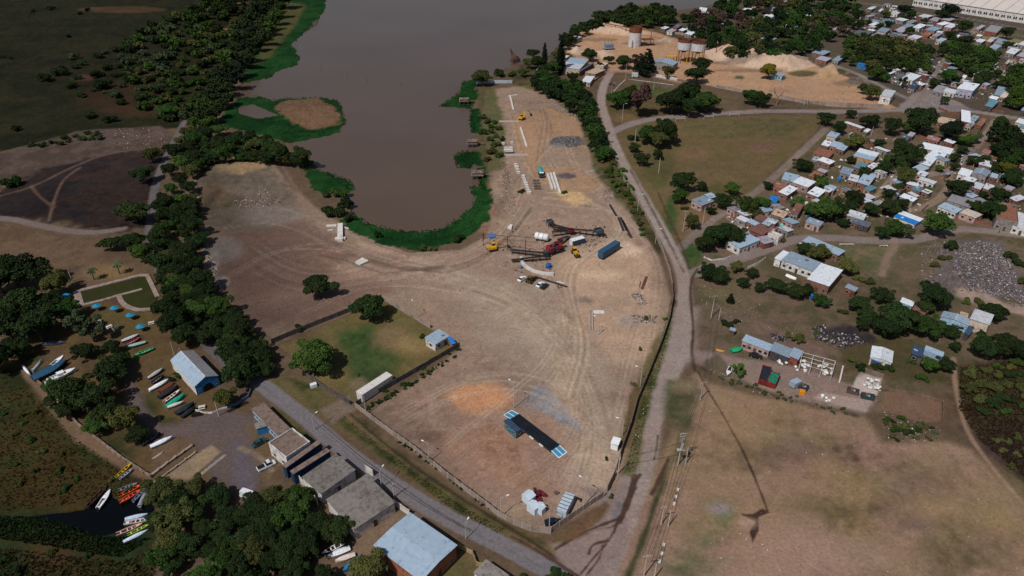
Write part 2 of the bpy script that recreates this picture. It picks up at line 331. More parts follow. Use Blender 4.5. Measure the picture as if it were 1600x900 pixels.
B(612, 528, 26, 18, (124, 100, 72), (106, 88, 64), f=3, e=2.5); B(650, 540, 30, 14, (132, 110, 74), f=4, s=.7); B(515, 590, 26, 14, (120, 102, 66), (98, 86, 52), f=3); B(590, 590, 24, 10, (52, 64, 34), f=3); B(560, 600, 10, 8, (116, 100, 78), f=2); B(480, 530, 25, 14, (76, 62, 48), f=4, s=.7)
# roadside strip and verges
P([(405, 598), (430, 590), (480, 588), (545, 640), (622, 705), (700, 766), (782, 816), (852, 846), (905, 845), (882, 872), (830, 862), (760, 822), (660, 762), (560, 692), (480, 640)], (104, 88, 64), (86, 76, 50), r='verge', f=1, e=.6)
for q, wd in (([(520, 645), (570, 688), (640, 738), (725, 796)], 2.6), ([(560, 655), (625, 712), (705, 772), (790, 824), (850, 850)], 1.6), ([(470, 600), (500, 640)], 2.5), ([(450, 592), (500, 612)], 2)): Ln(q, wd, (54, 60, 32), (76, 72, 42), f=1, e=.9, s=.9, v=.5)
Ln([(540, 640), (600, 694), (690, 760), (785, 818), (850, 858), (905, 900)], .9, (58, 46, 36), f=.4, e=.3)
P([(500, 640), (545, 620), (555, 640), (520, 662)], (112, 96, 84), f=1.2, e=.8)
P([(420, 642), (470, 682), (545, 742), (622, 802), (700, 852), (780, 905), (830, 935), (700, 935), (640, 800), (520, 712), (400, 640)], (104, 86, 64), (88, 76, 52), r='verge', f=1, e=.6)
P([(415, 630), (440, 640), (490, 685), (470, 690), (430, 655)], (56, 62, 34), (80, 72, 44), f=1, e=.8); P([(700, 850), (760, 880), (800, 900), (780, 940), (680, 940)], (108, 90, 66), (84, 76, 48), f=1.5)
B(752, 893, 8, 8, (40, 66, 22), f=1); P([(560, 830), (620, 800), (640, 805), (590, 850), (560, 900), (540, 870)], (122, 100, 82), (108, 90, 74), f=1.2)
# river bank strip on the yard side, hedge ground
P([(750, 130), (775, 140), (790, 200), (790, 260), (775, 330), (760, 345), (752, 280), (745, 200)], (88, 76, 52), (70, 66, 40), f=2, e=2); P([(770, 270), (800, 262), (800, 330), (770, 370), (745, 360)], (136, 108, 92), (116, 90, 76), f=2.5, e=2)
P([(800, 110), (905, 128), (930, 170), (950, 230), (1000, 310), (1040, 380), (1030, 400), (980, 330), (930, 270), (905, 190), (860, 150), (800, 130)], (62, 58, 34), (84, 72, 48), f=1.5, e=1.5)
# north: sand plant, meadow, triangle
P([(820, 95), (880, 60), (940, 22), (1000, 10), (1060, 20), (1090, 60), (1060, 70), (900, 60), (890, 110), (850, 130), (800, 120)], (66, 60, 40), (84, 70, 52), f=2)
P([(890, 58), (935, 36), (1000, 42), (1080, 68), (1180, 78), (1262, 95), (1290, 110), (1342, 125), (1372, 150), (1402, 170), (1300, 166), (1190, 150), (1100, 132), (1010, 112), (960, 112), (902, 92), (880, 75)], (176, 138, 104), (154, 120, 92), r='sand_plant_ground', f=1.5, e=1.5)
SH = {'a': [(912, 46), (950, 36), (1000, 47), (1022, 53), (985, 56), (930, 52)], 'b': [(1095, 76), (1128, 72), (1200, 85), (1265, 95), (1274, 103), (1240, 112), (1180, 108), (1110, 94)], 'c': [(1275, 112), (1300, 98), (1326, 114), (1300, 122), (1268, 124)], 'd': [(885, 82), (900, 70), (915, 80), (905, 86)], 'e': [(1022, 66), (1040, 58), (1052, 62), (1045, 70)], 'f': [(930, 80), (950, 78), (960, 86), (940, 92)]}
for k, q in SH.items(): P(q, (206, 164, 126) if k != 'c' else (186, 140, 92), (192, 150, 114), f=1.5, e=1, r='sand_heap')
for b in ((1150, 98, 45, 3), (1170, 110, 60, 3), (1010, 68, 40, 2.5), (935, 62, 30, 3), (1330, 130, 30, 5)): B(*b, (120, 94, 72), f=2, e=1.5, s=.7)
B(1255, 115, 24, 5, (92, 84, 52), f=2, e=1.5); B(1220, 122, 10, 4, (88, 84, 52), f=1.5); B(1155, 121, 8, 3, (80, 80, 56), f=1.5); B(1342, 126, 20, 6, (104, 90, 80), f=2, e=2, v=.6); B(1315, 112, 10, 5, (74, 72, 40), f=1.5)
Ln([(1060, 140), (1130, 156), (1200, 163), (1290, 168), (1390, 176)], 5, (96, 80, 62), (80, 74, 48), f=1.5, e=1)
P([(948, 168), (972, 133), (1070, 155), (1130, 172), (1060, 184), (1010, 185), (962, 196)], (98, 82, 56), (74, 68, 40), f=1, r='meadow'); P([(985, 128), (1052, 140), (1040, 150), (985, 146)], (78, 82, 48), f=1.5); B(975, 185, 20, 8, (104, 82, 60), f=2)
P([(958, 215), (992, 195), (1060, 187), (1200, 180), (1290, 182), (1272, 207), (1230, 245), (1170, 302), (1100, 348), (1062, 384), (1030, 335), (985, 262)], (106, 88, 62), (88, 78, 50), r='meadow', f=1, e=1)
P([(1040, 195), (1200, 184), (1270, 186), (1230, 215), (1100, 215)], (84, 82, 52), (98, 84, 56), f=4, e=3, s=.8); B(1190, 232, 22, 6, (112, 84, 70), f=3); B(1085, 240, 26, 10, (112, 88, 66), f=4, s=.8); B(1030, 265, 26, 30, (76, 74, 42), f=4, s=.7); B(1120, 300, 22, 12, (78, 76, 40), f=4, s=.8)
for b in ((1048, 335, 9, 30), (1078, 400, 20, 22)): B(*b, (54, 72, 34), (68, 76, 42), f=2, e=1.5)
B(1090, 350, 26, 20, (110, 86, 66), f=3); B(1145, 330, 40, 12, (112, 92, 72), f=3, s=.6); P([(1090, 420), (1150, 440), (1210, 470), (1150, 480), (1095, 460)], (112, 90, 72), (92, 80, 56), f=2)
# dirt roads
Ln([(1602, 368), (1525, 359), (1487, 357), (1450, 371), (1412, 376), (1350, 376), (1300, 371), (1240, 373), (1200, 389), (1160, 402), (1110, 417), (1082, 428)], 6, (128, 108, 100), (116, 98, 90), r='dirt_road', f=.8)
P([(1290, 378), (1345, 388), (1400, 385), (1395, 420), (1360, 430), (1320, 405)], (92, 88, 58), (108, 90, 66), f=2, e=1.5); Ln([(1400, 380), (1385, 405), (1378, 430)], 3, (122, 100, 82), f=1)
Ln([(1800, 208), (1690, 195), (1600, 187), (1512, 172), (1440, 170), (1400, 172), (1300, 175), (1200, 173), (1130, 177), (1060, 181), (1010, 187), (978, 196), (952, 208)], 7, (132, 114, 106), (122, 104, 98), r='dirt_road', f=.8)
P([(1405, 165), (1425, 148), (1450, 138), (1470, 150), (1500, 160), (1520, 172), (1460, 176), (1410, 176)], (126, 110, 104), f=1.5, r='dirt_road')
Ln([(1430, 165), (1450, 140), (1462, 110), (1480, 88), (1505, 62), (1530, 40)], 4.5, (122, 104, 94), r='dirt_road'); Ln([(1296, 99), (1340, 115), (1380, 136), (1430, 160)], 4, (124, 110, 100), r='dirt_road')
Ln([(1290, 202), (1246, 243), (1220, 268), (1185, 298), (1147, 320), (1130, 332), (1100, 354), (1062, 388)], 4.2, (116, 98, 86), r='dirt_road', f=.7)
Ln([(1396, 275), (1380, 295), (1368, 308), (1345, 312)], 3.2, (118, 98, 82), r='dirt_road'); Ln([(1440, 275), (1460, 271), (1490, 266), (1502, 248), (1516, 235), (1532, 222), (1544, 205), (1556, 188)], 4.5, (124, 104, 92), r='dirt_road'); Ln([(1482, 266), (1486, 288), (1472, 308), (1448, 322), (1420, 330)], 4, (122, 100, 84), r='dirt_road')
Ln([(955, 112), (942, 135), (938, 160), (948, 190), (954, 208), (962, 230), (977, 262), (1000, 300), (1021, 338), (1042, 375), (1062, 412), (1070, 445), (1070, 500), (1062, 540), (1050, 580), (1038, 605), (1024, 640), (1016, 680), (1010, 725), (998, 762), (984, 800), (968, 840), (950, 880), (935, 930), (925, 1000)], 5.6, (148, 126, 115), (134, 114, 104), r='dirt_road', f=.8, e=.5, v=.2)
P([(1050, 480), (1090, 480), (1085, 560), (1055, 580), (1035, 640), (1025, 720), (1010, 790), (990, 860), (965, 930), (880, 930), (900, 880), (930, 830), (975, 740), (1000, 660), (1025, 580)], (146, 124, 113), (132, 112, 102), f=2.5, e=1, v=.2, r='dirt_road')
P([(905, 762), (960, 766), (985, 750), (985, 850), (950, 905), (880, 905), (878, 890), (860, 850), (905, 838), (950, 800)], (136, 113, 103), (122, 102, 92), f=1.5, e=1, r='dirt_road'); B(965, 800, 8, 12, (118, 110, 112), f=1.5)
Ln([(900, 130), (930, 125), (955, 110), (1010, 116), (1060, 128)], 5, (136, 112, 96), f=1)
Ln([(395, 590), (440, 625), (480, 655), (512, 683), (560, 722), (610, 754), (660, 787), (720, 821), (760, 838), (800, 860), (850, 886), (900, 918), (950, 960)], 5.0, (112, 101, 100), (106, 96, 96), r='asphalt_road', f=.35, e=.25, v=.1)
Ln([(380, 580), (440, 627), (480, 657), (512, 685), (560, 724), (610, 756), (660, 789), (720, 823), (800, 862), (850, 888)], .25, (88, 80, 80), f=.15, e=.15, s=.7, v=.1)
# lower right field
P([(1088, 582), (1110, 600), (1200, 622), (1350, 652), (1380, 692), (1480, 692), (1520, 702), (1600, 792), (1950, 900), (1950, 1010), (930, 1010), (985, 840), (1030, 722), (1062, 642)], (142, 116, 96), (124, 104, 80), r='dry_meadow', f=2, e=1.5, v=.33)
for b in ((1310, 790, 70, 32), (1420, 760, 60, 30), (1500, 830, 70, 40), (1250, 690, 60, 25), (1560, 770, 50, 20), (1400, 880, 70, 25), (1170, 700, 40, 25)): B(*b, (124, 110, 74), (110, 92, 72), f=9, e=7, v=.4, s=.75)
for b in ((1480, 870, 40, 20), (1540, 860, 50, 25), (1340, 805, 30, 14)): B(*b, (104, 90, 66), (112, 92, 78), f=7, e=5, s=.7)
for b in ((1175, 715, 26, 14), (1120, 700, 14, 22), (1235, 720, 40, 14), (1400, 790, 30, 16), (1470, 760, 30, 12), (1350, 715, 40, 8)): B(*b, (112, 88, 74), (96, 78, 60), f=6, e=6, s=.7, v=.5)
for b in ((1335, 770, 26, 22), (1345, 820, 30, 14), (1455, 790, 40, 10), (1180, 650, 40, 10), (1290, 740, 30, 10), (1560, 820, 30, 10)): B(*b, (152, 126, 84), (128, 108, 76), f=5, e=5, s=.65, v=.5)
for b in ((1300, 795, 44, 22), (1345, 800, 24, 16), (1490, 850, 50, 18), (1225, 655, 22, 7)): B(*b, (98, 84, 60), (108, 90, 68), f=8, e=8, s=.5, v=.4)
P([(1095, 575), (1140, 600), (1230, 622), (1340, 650), (1335, 640), (1230, 612), (1150, 590), (1110, 568)], (82, 68, 50), (64, 54, 40), f=1, e=1, v=.6)
P([(1110, 790), (1142, 800), (1140, 830), (1110, 870), (1150, 870), (1120, 905), (1060, 905), (1040, 885), (1090, 840)], (96, 98, 66), (116, 104, 76), f=4, e=3, s=.85); B(1340, 876, 16, 4, (86, 92, 58), f=2); B(1130, 800, 16, 14, (92, 98, 66), f=3); B(1125, 795, 18, 8, (128, 116, 112), f=2)
for b in ((1230, 850, 60, 30), (1180, 890, 60, 20), (1300, 880, 45, 20), (1380, 870, 30, 12)): B(*b, (156, 128, 110), (144, 118, 100), f=8, e=4, s=.8, v=.2)
for b in ((1245, 700, 18, 10), (1230, 730, 26, 14), (1420, 760, 26, 8), (1410, 820, 40, 12)): B(*b, (118, 94, 86), f=6, e=4, s=.6)
for b in ((1150, 705, 60, 12), (1090, 670, 16, 25)): B(*b, (112, 94, 70), f=6, e=4, s=.5)
P([(1042, 592), (1092, 596), (1086, 650), (1078, 690), (1066, 722), (1050, 724), (1056, 680), (1035, 640)], (72, 72, 48), (88, 80, 58), f=2, e=1); B(1070, 605, 20, 10, (112, 98, 76), f=2)
Ln([(1046, 716), (1036, 752), (1022, 790), (1010, 830), (994, 868), (975, 915), (960, 960)], 1.6, (66, 66, 42), (86, 78, 54), f=.7, e=.5)
Ln([(1090, 580), (1107, 612), (1131, 650), (1165, 712), (1186, 762), (1200, 800)], .6, (54, 44, 32), f=.3, e=.2)
P([(1155, 803), (1175, 802), (1192, 794), (1204, 801), (1186, 808), (1186, 830), (1176, 848), (1170, 832), (1180, 816)], (62, 44, 38), f=.3, e=.3, r='wet_mud'); B(1170, 815, 16, 10, (170, 142, 124), f=1.5, s=.5)
for q, wd in (([(1028, 680), (1026, 700), (1022, 718)], .5), ([(1044, 716), (1034, 742), (1018, 772)], 1.0), ([(992, 744), (986, 772), (975, 800), (968, 815)], 1.5), ([(975, 808), (945, 818), (905, 835), (868, 858)], .9), ([(966, 812), (955, 842), (930, 868), (908, 896)], .6), ([(960, 830), (942, 850), (938, 872), (915, 900)], .35), ([(950, 845), (925, 850), (920, 865)], 1.0), ([(968, 815), (955, 825), (935, 826), (915, 836), (880, 846)], .35), ([(985, 770), (994, 762)], .5), ([(950, 842), (935, 858), (925, 862)], .3), ([(800, 838), (850, 866), (905, 902), (950, 930)], .9), ([(1000, 742), (990, 756)], .8)):
    Ln(q, wd, (74, 54, 46), f=.25, e=.42, s=.95, r='wet_mud')
for q, wd in (([(1090, 420), (1078, 440), (1080, 480), (1084, 520), (1080, 545), (1086, 580)], 1.1), ([(1028, 300), (1042, 335), (1062, 375), (1078, 420)], .8)): Ln(q, wd, (70, 54, 44), f=.4, e=.4)
Ln([(985, 265), (1005, 302), (1028, 345), (1052, 392), (1068, 425)], 1.0, (70, 56, 44), f=.5, e=.5, s=.8)
P([(868, 838), (905, 815), (945, 785), (955, 790), (940, 812), (900, 842), (860, 850)], (108, 80, 60), (88, 72, 48), f=.8, e=.6)
P([(1050, 470), (1056, 470), (1048, 520), (1036, 565), (1020, 615), (1008, 675), (1000, 720), (988, 744), (972, 742), (985, 690), (1000, 620), (1028, 545)], (72, 74, 42), (94, 82, 56), f=.8, e=.7, v=.45)
P([(985, 620), (1010, 560), (1030, 520), (1034, 540), (1012, 590), (995, 640), (984, 700), (966, 700)], (102, 84, 58), (82, 72, 46), f=1, e=.8, v=.4)
# recycling yard, scrub, dump on the right
P([(1085, 545), (1150, 560), (1260, 575), (1330, 600), (1370, 625), (1350, 645), (1270, 632), (1170, 602), (1120, 580), (1085, 565)], (134, 110, 98), (120, 100, 88), f=1.2, r='recycling_yard')
P([(1180, 500), (1290, 545), (1290, 565), (1240, 545), (1170, 515)], (112, 88, 74), f=1.5)
P([(1100, 570), (1120, 555), (1140, 575), (1175, 600), (1160, 610), (1120, 590)], (94, 80, 62), f=1)
P([(1344, 580), (1379, 590), (1370, 618), (1328, 612)], (172, 152, 140), f=.4, e=.2, v=.15, r='concrete_slab'); P([(1285, 612), (1362, 626), (1353, 644), (1268, 622)], (156, 134, 122), (146, 124, 112), f=.5, e=.3, v=.2, r='concrete_slab')
P([(1382, 606), (1472, 628), (1471, 658), (1440, 660), (1375, 640)], (120, 93, 75), (108, 84, 68), f=.8, e=.5, r='corral_ground')
P([(1310, 545), (1400, 520), (1480, 560), (1480, 600), (1380, 590), (1320, 580)], (84, 70, 46), (66, 60, 36), f=2)
P([(1495, 570), (1620, 555), (1950, 560), (1950, 850), (1610, 762), (1532, 692), (1492, 642)], (64, 52, 38), (50, 46, 28), f=3, e=3, v=.5, r='scrubland'); B(1585, 700, 55, 22, (54, 40, 42), f=5, e=3); B(1540, 610, 40, 30, (60, 58, 32), f=5, e=4)
Ln([(1490, 560), (1492, 600), (1500, 640), (1512, 678), (1550, 730), (1602, 792), (1660, 840)], 1.3, (136, 112, 92), f=.5, e=.3, r='footpath')
P([(1425, 425), (1490, 372), (1560, 376), (1592, 420), (1610, 470), (1500, 462), (1440, 450)], (104, 92, 86), (84, 72, 66), f=2, e=2, v=.5)
P([(1490, 450), (1530, 452), (1570, 474), (1720, 492), (1720, 504), (1590, 492), (1530, 478), (1496, 462)], (160, 134, 116), (132, 108, 92), f=1.5, e=1.5)
P([(1395, 420), (1440, 390), (1480, 400), (1450, 440), (1410, 440)], (112, 90, 72), (90, 76, 58), f=2, e=2); B(1320, 520, 30, 14, (46, 40, 42), (58, 50, 48), f=2, e=1.5); B(1355, 530, 14, 7, (50, 44, 42), f=1.5)
# far grain-store yard and railway strip
Ln([(1300, 0), (1380, 8), (1440, 22), (1530, 40), (1620, 62)], 9, (92, 92, 60), (108, 98, 70), f=1.5); Ln([(1470, 22), (1530, 32), (1620, 50)], 4, (110, 102, 104), f=1); Ln([(1380, 12), (1440, 24), (1500, 34), (1620, 62)], 2.5, (84, 62, 52), f=1); P([(1515, 48), (1585, 60), (1640, 75), (1640, 90), (1540, 62)], (118, 110, 76), f=1.5)
# --- water: cut the bed down, then float the plant mats
RIVER = [(515, -192), (512, -60), (508, 0), (496, 38), (440, 72), (395, 127), (372, 155), (385, 172), (430, 205), (462, 228), (482, 246), (540, 290), (556, 340), (600, 368), (660, 383), (720, 374), (757, 345), (762, 310), (748, 270), (742, 220), (738, 170), (746, 130), (790, 105), (858, 85), (890, 50), (925, 28), (960, 13), (1010, 5), (1060, 15), (1100, 9), (1150, -4), (1200, -40), (1300, -192)]
def sink(pts, f, e, depth=2.2, c=(60, 48, 38)):
    ix, d = sdpoly(w2(pts), f + e * 2); s_ = d + e * (.75 * nE[ix] + .55 * nF[ix]); k = 1 - sstep(-f, f, s_)
    HGT[ix] = HGT[ix] * (1 - k) - depth * k; COLR[ix] = COLR[ix] * (1 - k[:, None]) + np.array(lin(c)) * k[:, None]; REG[ix[k > .5]] = reg('river_bed')
sink(RIVER, 1.6, 1.0)
CREEK = [(60, 806), (130, 796), (168, 772), (185, 782), (232, 778), (237, 795), (212, 802), (182, 830), (148, 835), (112, 818)]
sink(CREEK, 1.2, .8, c=(20, 20, 18))
def mat_of_plants(pts, c=(14, 50, 16), c2=(24, 58, 22), hh=-.42):
    ix, d = sdpoly(w2(pts), 4); s_ = d + 2.0 * nE[ix] + 1.8 * nF[ix] + .8 * nD[ix]; k = 1 - sstep(-.7, .7, s_)
    t = sstep(-.3, .3, .5 * nB[ix] + .6 * nC[ix])[:, None]; C = np.array(lin(c)) * (1 - t) + np.array(lin(c2)) * t
    HGT[ix] = np.maximum(HGT[ix], (hh + .18 * nD[ix] + .1 * nF[ix]) * k - 2.2 * (1 - k)) * (k > 0) + HGT[ix] * (k <= 0)
    COLR[ix] = COLR[ix] * (1 - k[:, None]) + C * k[:, None]; VAR[ix] = VAR[ix] * (1 - k) + .4 * k; REG[ix[k > .5]] = reg('water_hyacinth')
MATP = [[(440, -30), (512, -30), (510, 12), (490, 38), (456, 68), (470, 88), (465, 100), (430, 112), (425, 121), (395, 126), (372, 130), (392, 92), (425, 40)],
        [(345, 180), (372, 152), (400, 147), (425, 155), (440, 152), (500, 150), (530, 155), (536, 170), (543, 190), (530, 206), (500, 213), (455, 223), (420, 216), (380, 206), (350, 196)],
        [(550, 330), (575, 346), (620, 358), (655, 361), (690, 356), (720, 336), (736, 320), (738, 302), (731, 290), (740, 288), (764, 295), (770, 330), (762, 348), (722, 376), (660, 394), (605, 384), (560, 368), (533, 345)],
        [(684, 166), (700, 155), (720, 140), (722, 125), (748, 122), (745, 150), (738, 169)], [(733, 168), (750, 170), (752, 207), (735, 207)], [(707, 242), (720, 235), (748, 235), (757, 260), (740, 256), (735, 263), (714, 262)], [(476, 262), (520, 270), (548, 280), (556, 296), (500, 302), (478, 285)], [(745, 262), (757, 262), (762, 300), (748, 290)]]
for q in MATP: mat_of_plants(q)
ix, k = P([(440, 0), (478, 8), (462, 40), (442, 62), (425, 88), (395, 102), (412, 66)], (92, 78, 48), (72, 72, 40), f=3, e=3, s=.8)
ix, k = P([(428, 168), (442, 157), (495, 153), (520, 165), (534, 180), (530, 194), (490, 202), (460, 194), (446, 180)], (116, 88, 68), (96, 74, 54), f=1.2, e=4, v=.5, r='reed_flat'); HGT[ix] = np.maximum(HGT[ix], k * .1 - .45 * (1 - k) - 5 * (k < .2))
sink([(372, 166), (395, 163), (432, 179), (400, 183), (374, 176)], 1, .8); sink([(378, 130), (420, 126), (400, 150), (372, 150)], 1, .8)
# --- relief
for k, q in SH.items(): heap(q, {'a': 4, 'b': 6, 'c': 5, 'd': 4.5, 'e': 4, 'f': 2.5}[k], {'a': 10, 'b': 18, 'c': 14, 'd': 9, 'e': 10, 'f': 8}[k])
heap([(300, 290), (316, 256), (400, 246), (440, 256), (470, 300), (440, 320), (350, 300), (318, 340), (345, 440), (365, 480), (350, 482), (312, 395)], 1.6, 5, nz=.6)
heap([(480, 395), (540, 405), (600, 425), (690, 420), (690, 430), (600, 440), (530, 425)], 1.0, 3, nz=.7); heap([(560, 370), (640, 398), (720, 392), (715, 400), (640, 408), (550, 382)], .8, 2.5)
heap([(860, 228), (860, 215), (905, 213), (918, 228), (895, 233)], 1.2, 4, nz=.7); heap([(1430, 430), (1500, 376), (1560, 380), (1590, 420), (1600, 462), (1500, 458)], 2.0, 12, nz=.8)
heap([(740, 345), (775, 268), (800, 262), (800, 300), (780, 350), (745, 362)], 1.4, 5, nz=.6); heap([(868, 490), (880, 484), (900, 500), (895, 512), (880, 510)], .8, 3, nz=.6)
COLR *= np.clip(1 + VAR * (.55 * nA + .6 * nB + .6 * nC + .55 * nD + .35 * nF + .25 * nS), .25, 2)[:, None]
COLR[:, 0] *= 1 + .05 * nE; COLR[:, 2] *= 1 - .05 * nB
def regain(names, k, w=1.0):
    m_ = np.isin(REG, [REGN.index(q) for q in names if q in REGN])
    COLR[m_] *= np.array(k) * (w[m_][:, None] if hasattr(w, '__len__') else w)
left_shade = .44 + .56 * sstep(330, 640, PX.ravel() + .5 * (450 - PY.ravel()))  # cloud shade and vignette painted into the yard colour, darker towards the left
regain(['construction_yard', 'gravel_patch'], (1.24, 1.4, 1.42), left_shade); regain(['dirt_road', 'asphalt_road'], (1.05, 1.16, 1.23)); regain(['sand_heap'], (.86, 1.02, 1.3)); regain(['sand_plant_ground'], (1.0, 1.02, 1.1)); regain(['sand_pad'], (.8, .86, 1.08)); regain(['recycling_yard', 'village_ground', 'dirt_track', 'slipway', 'concrete_slab'], (1.02, 1.08, 1.16)); regain(['boat_yard_pavement', 'dyke_road'], (.85, .86, .88)); regain(['dry_meadow'], (1.05, 1.02, 1.05))
cr_ = (np.abs(nF * .6 + nD * .5) < .07) & (REG == REGN.index('construction_yard')); COLR[cr_] *= .9
COLR *= (1 + np.where(VAR > .44, .09, .035) * NR.standard_normal(NP))[:, None]; sp_ = NR.random(NP); COLR[sp_ < .015] *= .72; COLR[sp_ > .994] *= 1.22
COLR = np.clip(COLR, .002, .9)
GYW = Gn(800, gy)[1]; GXS = gx
def hgt(x, y):
    "ground height near a world point"
    j = min(NYG - 1, int(np.searchsorted(GYW, y))); x0 = WX[j * NXG]; x1 = WX[j * NXG + NXG - 1]; i = int((x - x0) / (x1 - x0) * (NXG - 1) + .5)
    return float(HGT[j * NXG + min(max(i, 0), NXG - 1)])
gm = bpy.data.materials.new('ground_surface'); gm.use_nodes = True
n = gm.node_tree.nodes; l = gm.node_tree.links; b = n['Principled BSDF']; b.inputs['Roughness'].default_value = .95; b.inputs['Specular IOR Level'].default_value = .1
at = n.new('ShaderNodeAttribute'); at.attribute_name = 'soil'
ge = n.new('ShaderNodeNewGeometry')
n1 = n.new('ShaderNodeTexNoise'); n1.inputs['Scale'].default_value = 1.1; n1.inputs['Detail'].default_value = 9; n1.inputs['Roughness'].default_value = .7
n2 = n.new('ShaderNodeTexNoise'); n2.inputs['Scale'].default_value = 4.5; n2.inputs['Detail'].default_value = 4; n2.inputs['Roughness'].default_value = .6
m1 = n.new('ShaderNodeMapRange'); m1.inputs['From Min'].default_value = .3; m1.inputs['From Max'].default_value = .7; m1.inputs['To Min'].default_value = .76; m1.inputs['To Max'].default_value = 1.24
m2 = n.new('ShaderNodeMapRange'); m2.inputs['From Min'].default_value = .3; m2.inputs['From Max'].default_value = .7; m2.inputs['To Min'].default_value = .9; m2.inputs['To Max'].default_value = 1.1
mm = n.new('ShaderNodeMath'); mm.operation = 'MULTIPLY'; mv = n.new('ShaderNodeVectorMath'); mv.operation = 'SCALE'
for q in (n1, n2): l.new(ge.outputs['Position'], q.inputs['Vector'])
l.new(n1.outputs['Fac'], m1.inputs['Value']); l.new(n2.outputs['Fac'], m2.inputs['Value']); l.new(m1.outputs[0], mm.inputs[0]); l.new(m2.outputs[0], mm.inputs[1])
l.new(at.outputs['Color'], mv.inputs[0]); l.new(mm.outputs[0], mv.inputs['Scale']); l.new(mv.outputs[0], b.inputs['Base Color'])
bp = n.new('ShaderNodeBump'); bp.inputs['Strength'].default_value = .6; bp.inputs['Distance'].default_value = .25; l.new(n1.outputs['Fac'], bp.inputs['Height']); l.new(bp.outputs[0], b.inputs['Normal'])
ii = (np.arange(NYG - 1)[:, None] * NXG + np.arange(NXG - 1)[None]).ravel()
QF = np.stack([ii, ii + 1, ii + 1 + NXG, ii + NXG], 1)
VV = np.stack([WX, WY, HGT], 1); RGBA = np.concatenate([COLR, np.ones((NP, 1))], 1)
FR = np.zeros(len(QF), np.int16)
RV = REG[QF]; FR = np.max(RV, 1)
for rid, rn in enumerate(REGN):
    f = QF[FR == rid]
    if not len(f): continue
    used, inv = np.unique(f, return_inverse=True)
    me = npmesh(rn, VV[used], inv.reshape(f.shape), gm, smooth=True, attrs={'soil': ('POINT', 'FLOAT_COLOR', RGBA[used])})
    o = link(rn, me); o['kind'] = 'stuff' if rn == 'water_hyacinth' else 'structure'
    if rn == 'water_hyacinth': o['label'] = 'floating mats of bright green water plants along the river shores'
# water
wm = bpy.data.materials.new('river_water_surface'); wm.use_nodes = True; n = wm.node_tree.nodes; l = wm.node_tree.links; b = n['Principled BSDF']
b.inputs['Roughness'].default_value = .22; b.inputs['IOR'].default_value = 1.33; b.inputs['Base Color'].default_value = (*lin((88, 74, 64)), 1)
tn = n.new('ShaderNodeTexNoise'); tn.inputs['Scale'].default_value = .9; tn.inputs['Detail'].default_value = 4; ge = n.new('ShaderNodeNewGeometry'); l.new(ge.outputs['Position'], tn.inputs['Vector'])
bp = n.new('ShaderNodeBump'); bp.inputs['Strength'].default_value = .12; bp.inputs['Distance'].default_value = .15; l.new(tn.outputs['Fac'], bp.inputs['Height']); l.new(bp.outputs[0], b.inputs['Normal'])
cn = n.new('ShaderNodeTexNoise'); cn.inputs['Scale'].default_value = .012; cn.inputs['Detail'].default_value = 3; l.new(ge.outputs['Position'], cn.inputs['Vector'])
cr = n.new('ShaderNodeMix'); cr.data_type = 'RGBA'; cr.inputs[6].default_value = (*lin((80, 66, 53)), 1); cr.inputs[7].default_value = (*lin((98, 80, 68)), 1); l.new(cn.outputs['Fac'], cr.inputs[0]); l.new(cr.outputs[2], b.inputs['Base Color'])
mb = MB(); mb.quad((-900, 230, -.6), (900, 230, -.6), (2600, 5000, -.6), (-2600, 5000, -.6)); mb.build('river_water', wm)['kind'] = 'structure'
cm = mat('creek_water_surface', (6, 8, 8), rough=.1, var=.1, spec=.25)
mb = MB(); cq = [G(x, y, -.6) for x, y in ((40, 760), (270, 750), (270, 850), (40, 860))]; mb.quad(*[cq[i] for i in (3, 2, 1, 0)]); mb.build('creek_water', cm)['kind'] = 'structure'
# ------------------------------------------------------------------ trees and shrubs
def leafmat(key, rgb, rgb2):
    m = bpy.data.materials.new(key); m.use_nodes = True; n = m.node_tree.nodes; l = m.node_tree.links; b = n['Principled BSDF']
    b.inputs['Roughness'].default_value = .75; b.inputs['Specular IOR Level'].default_value = .12
    a = n.new('ShaderNodeAttribute'); a.attribute_name = 'tint'
    mx = n.new('ShaderNodeMix'); mx.data_type = 'RGBA'; mx.inputs[6].default_value = (*lin(rgb), 1); mx.inputs[7].default_value = (*lin(rgb2), 1)
    l.new(a.outputs['Fac'], mx.inputs[0])
    oi = n.new('ShaderNodeObjectInfo'); mr = n.new('ShaderNodeMapRange'); mr.inputs['To Min'].default_value = .72; mr.inputs['To Max'].default_value = 1.3
    l.new(oi.outputs['Random'], mr.inputs['Value'])
    h = n.new('ShaderNodeHueSaturation'); l.new(mx.outputs[2], h.inputs['Color']); l.new(mr.outputs[0], h.inputs['Value'])
    mh = n.new('ShaderNodeMath'); mh.operation = 'MULTIPLY'; mh.inputs[1].default_value = 7.31; l.new(oi.outputs['Random'], mh.inputs[0])
    fr = n.new('ShaderNodeMath'); fr.operation = 'FRACT'; l.new(mh.outputs[0], fr.inputs[0])
    m3 = n.new('ShaderNodeMapRange'); m3.inputs['To Min'].default_value = .478; m3.inputs['To Max'].default_value = .515; l.new(fr.outputs[0], m3.inputs['Value']); l.new(m3.outputs[0], h.inputs['Hue'])
    l.new(h.outputs[0], b.inputs['Base Color'])
    return m
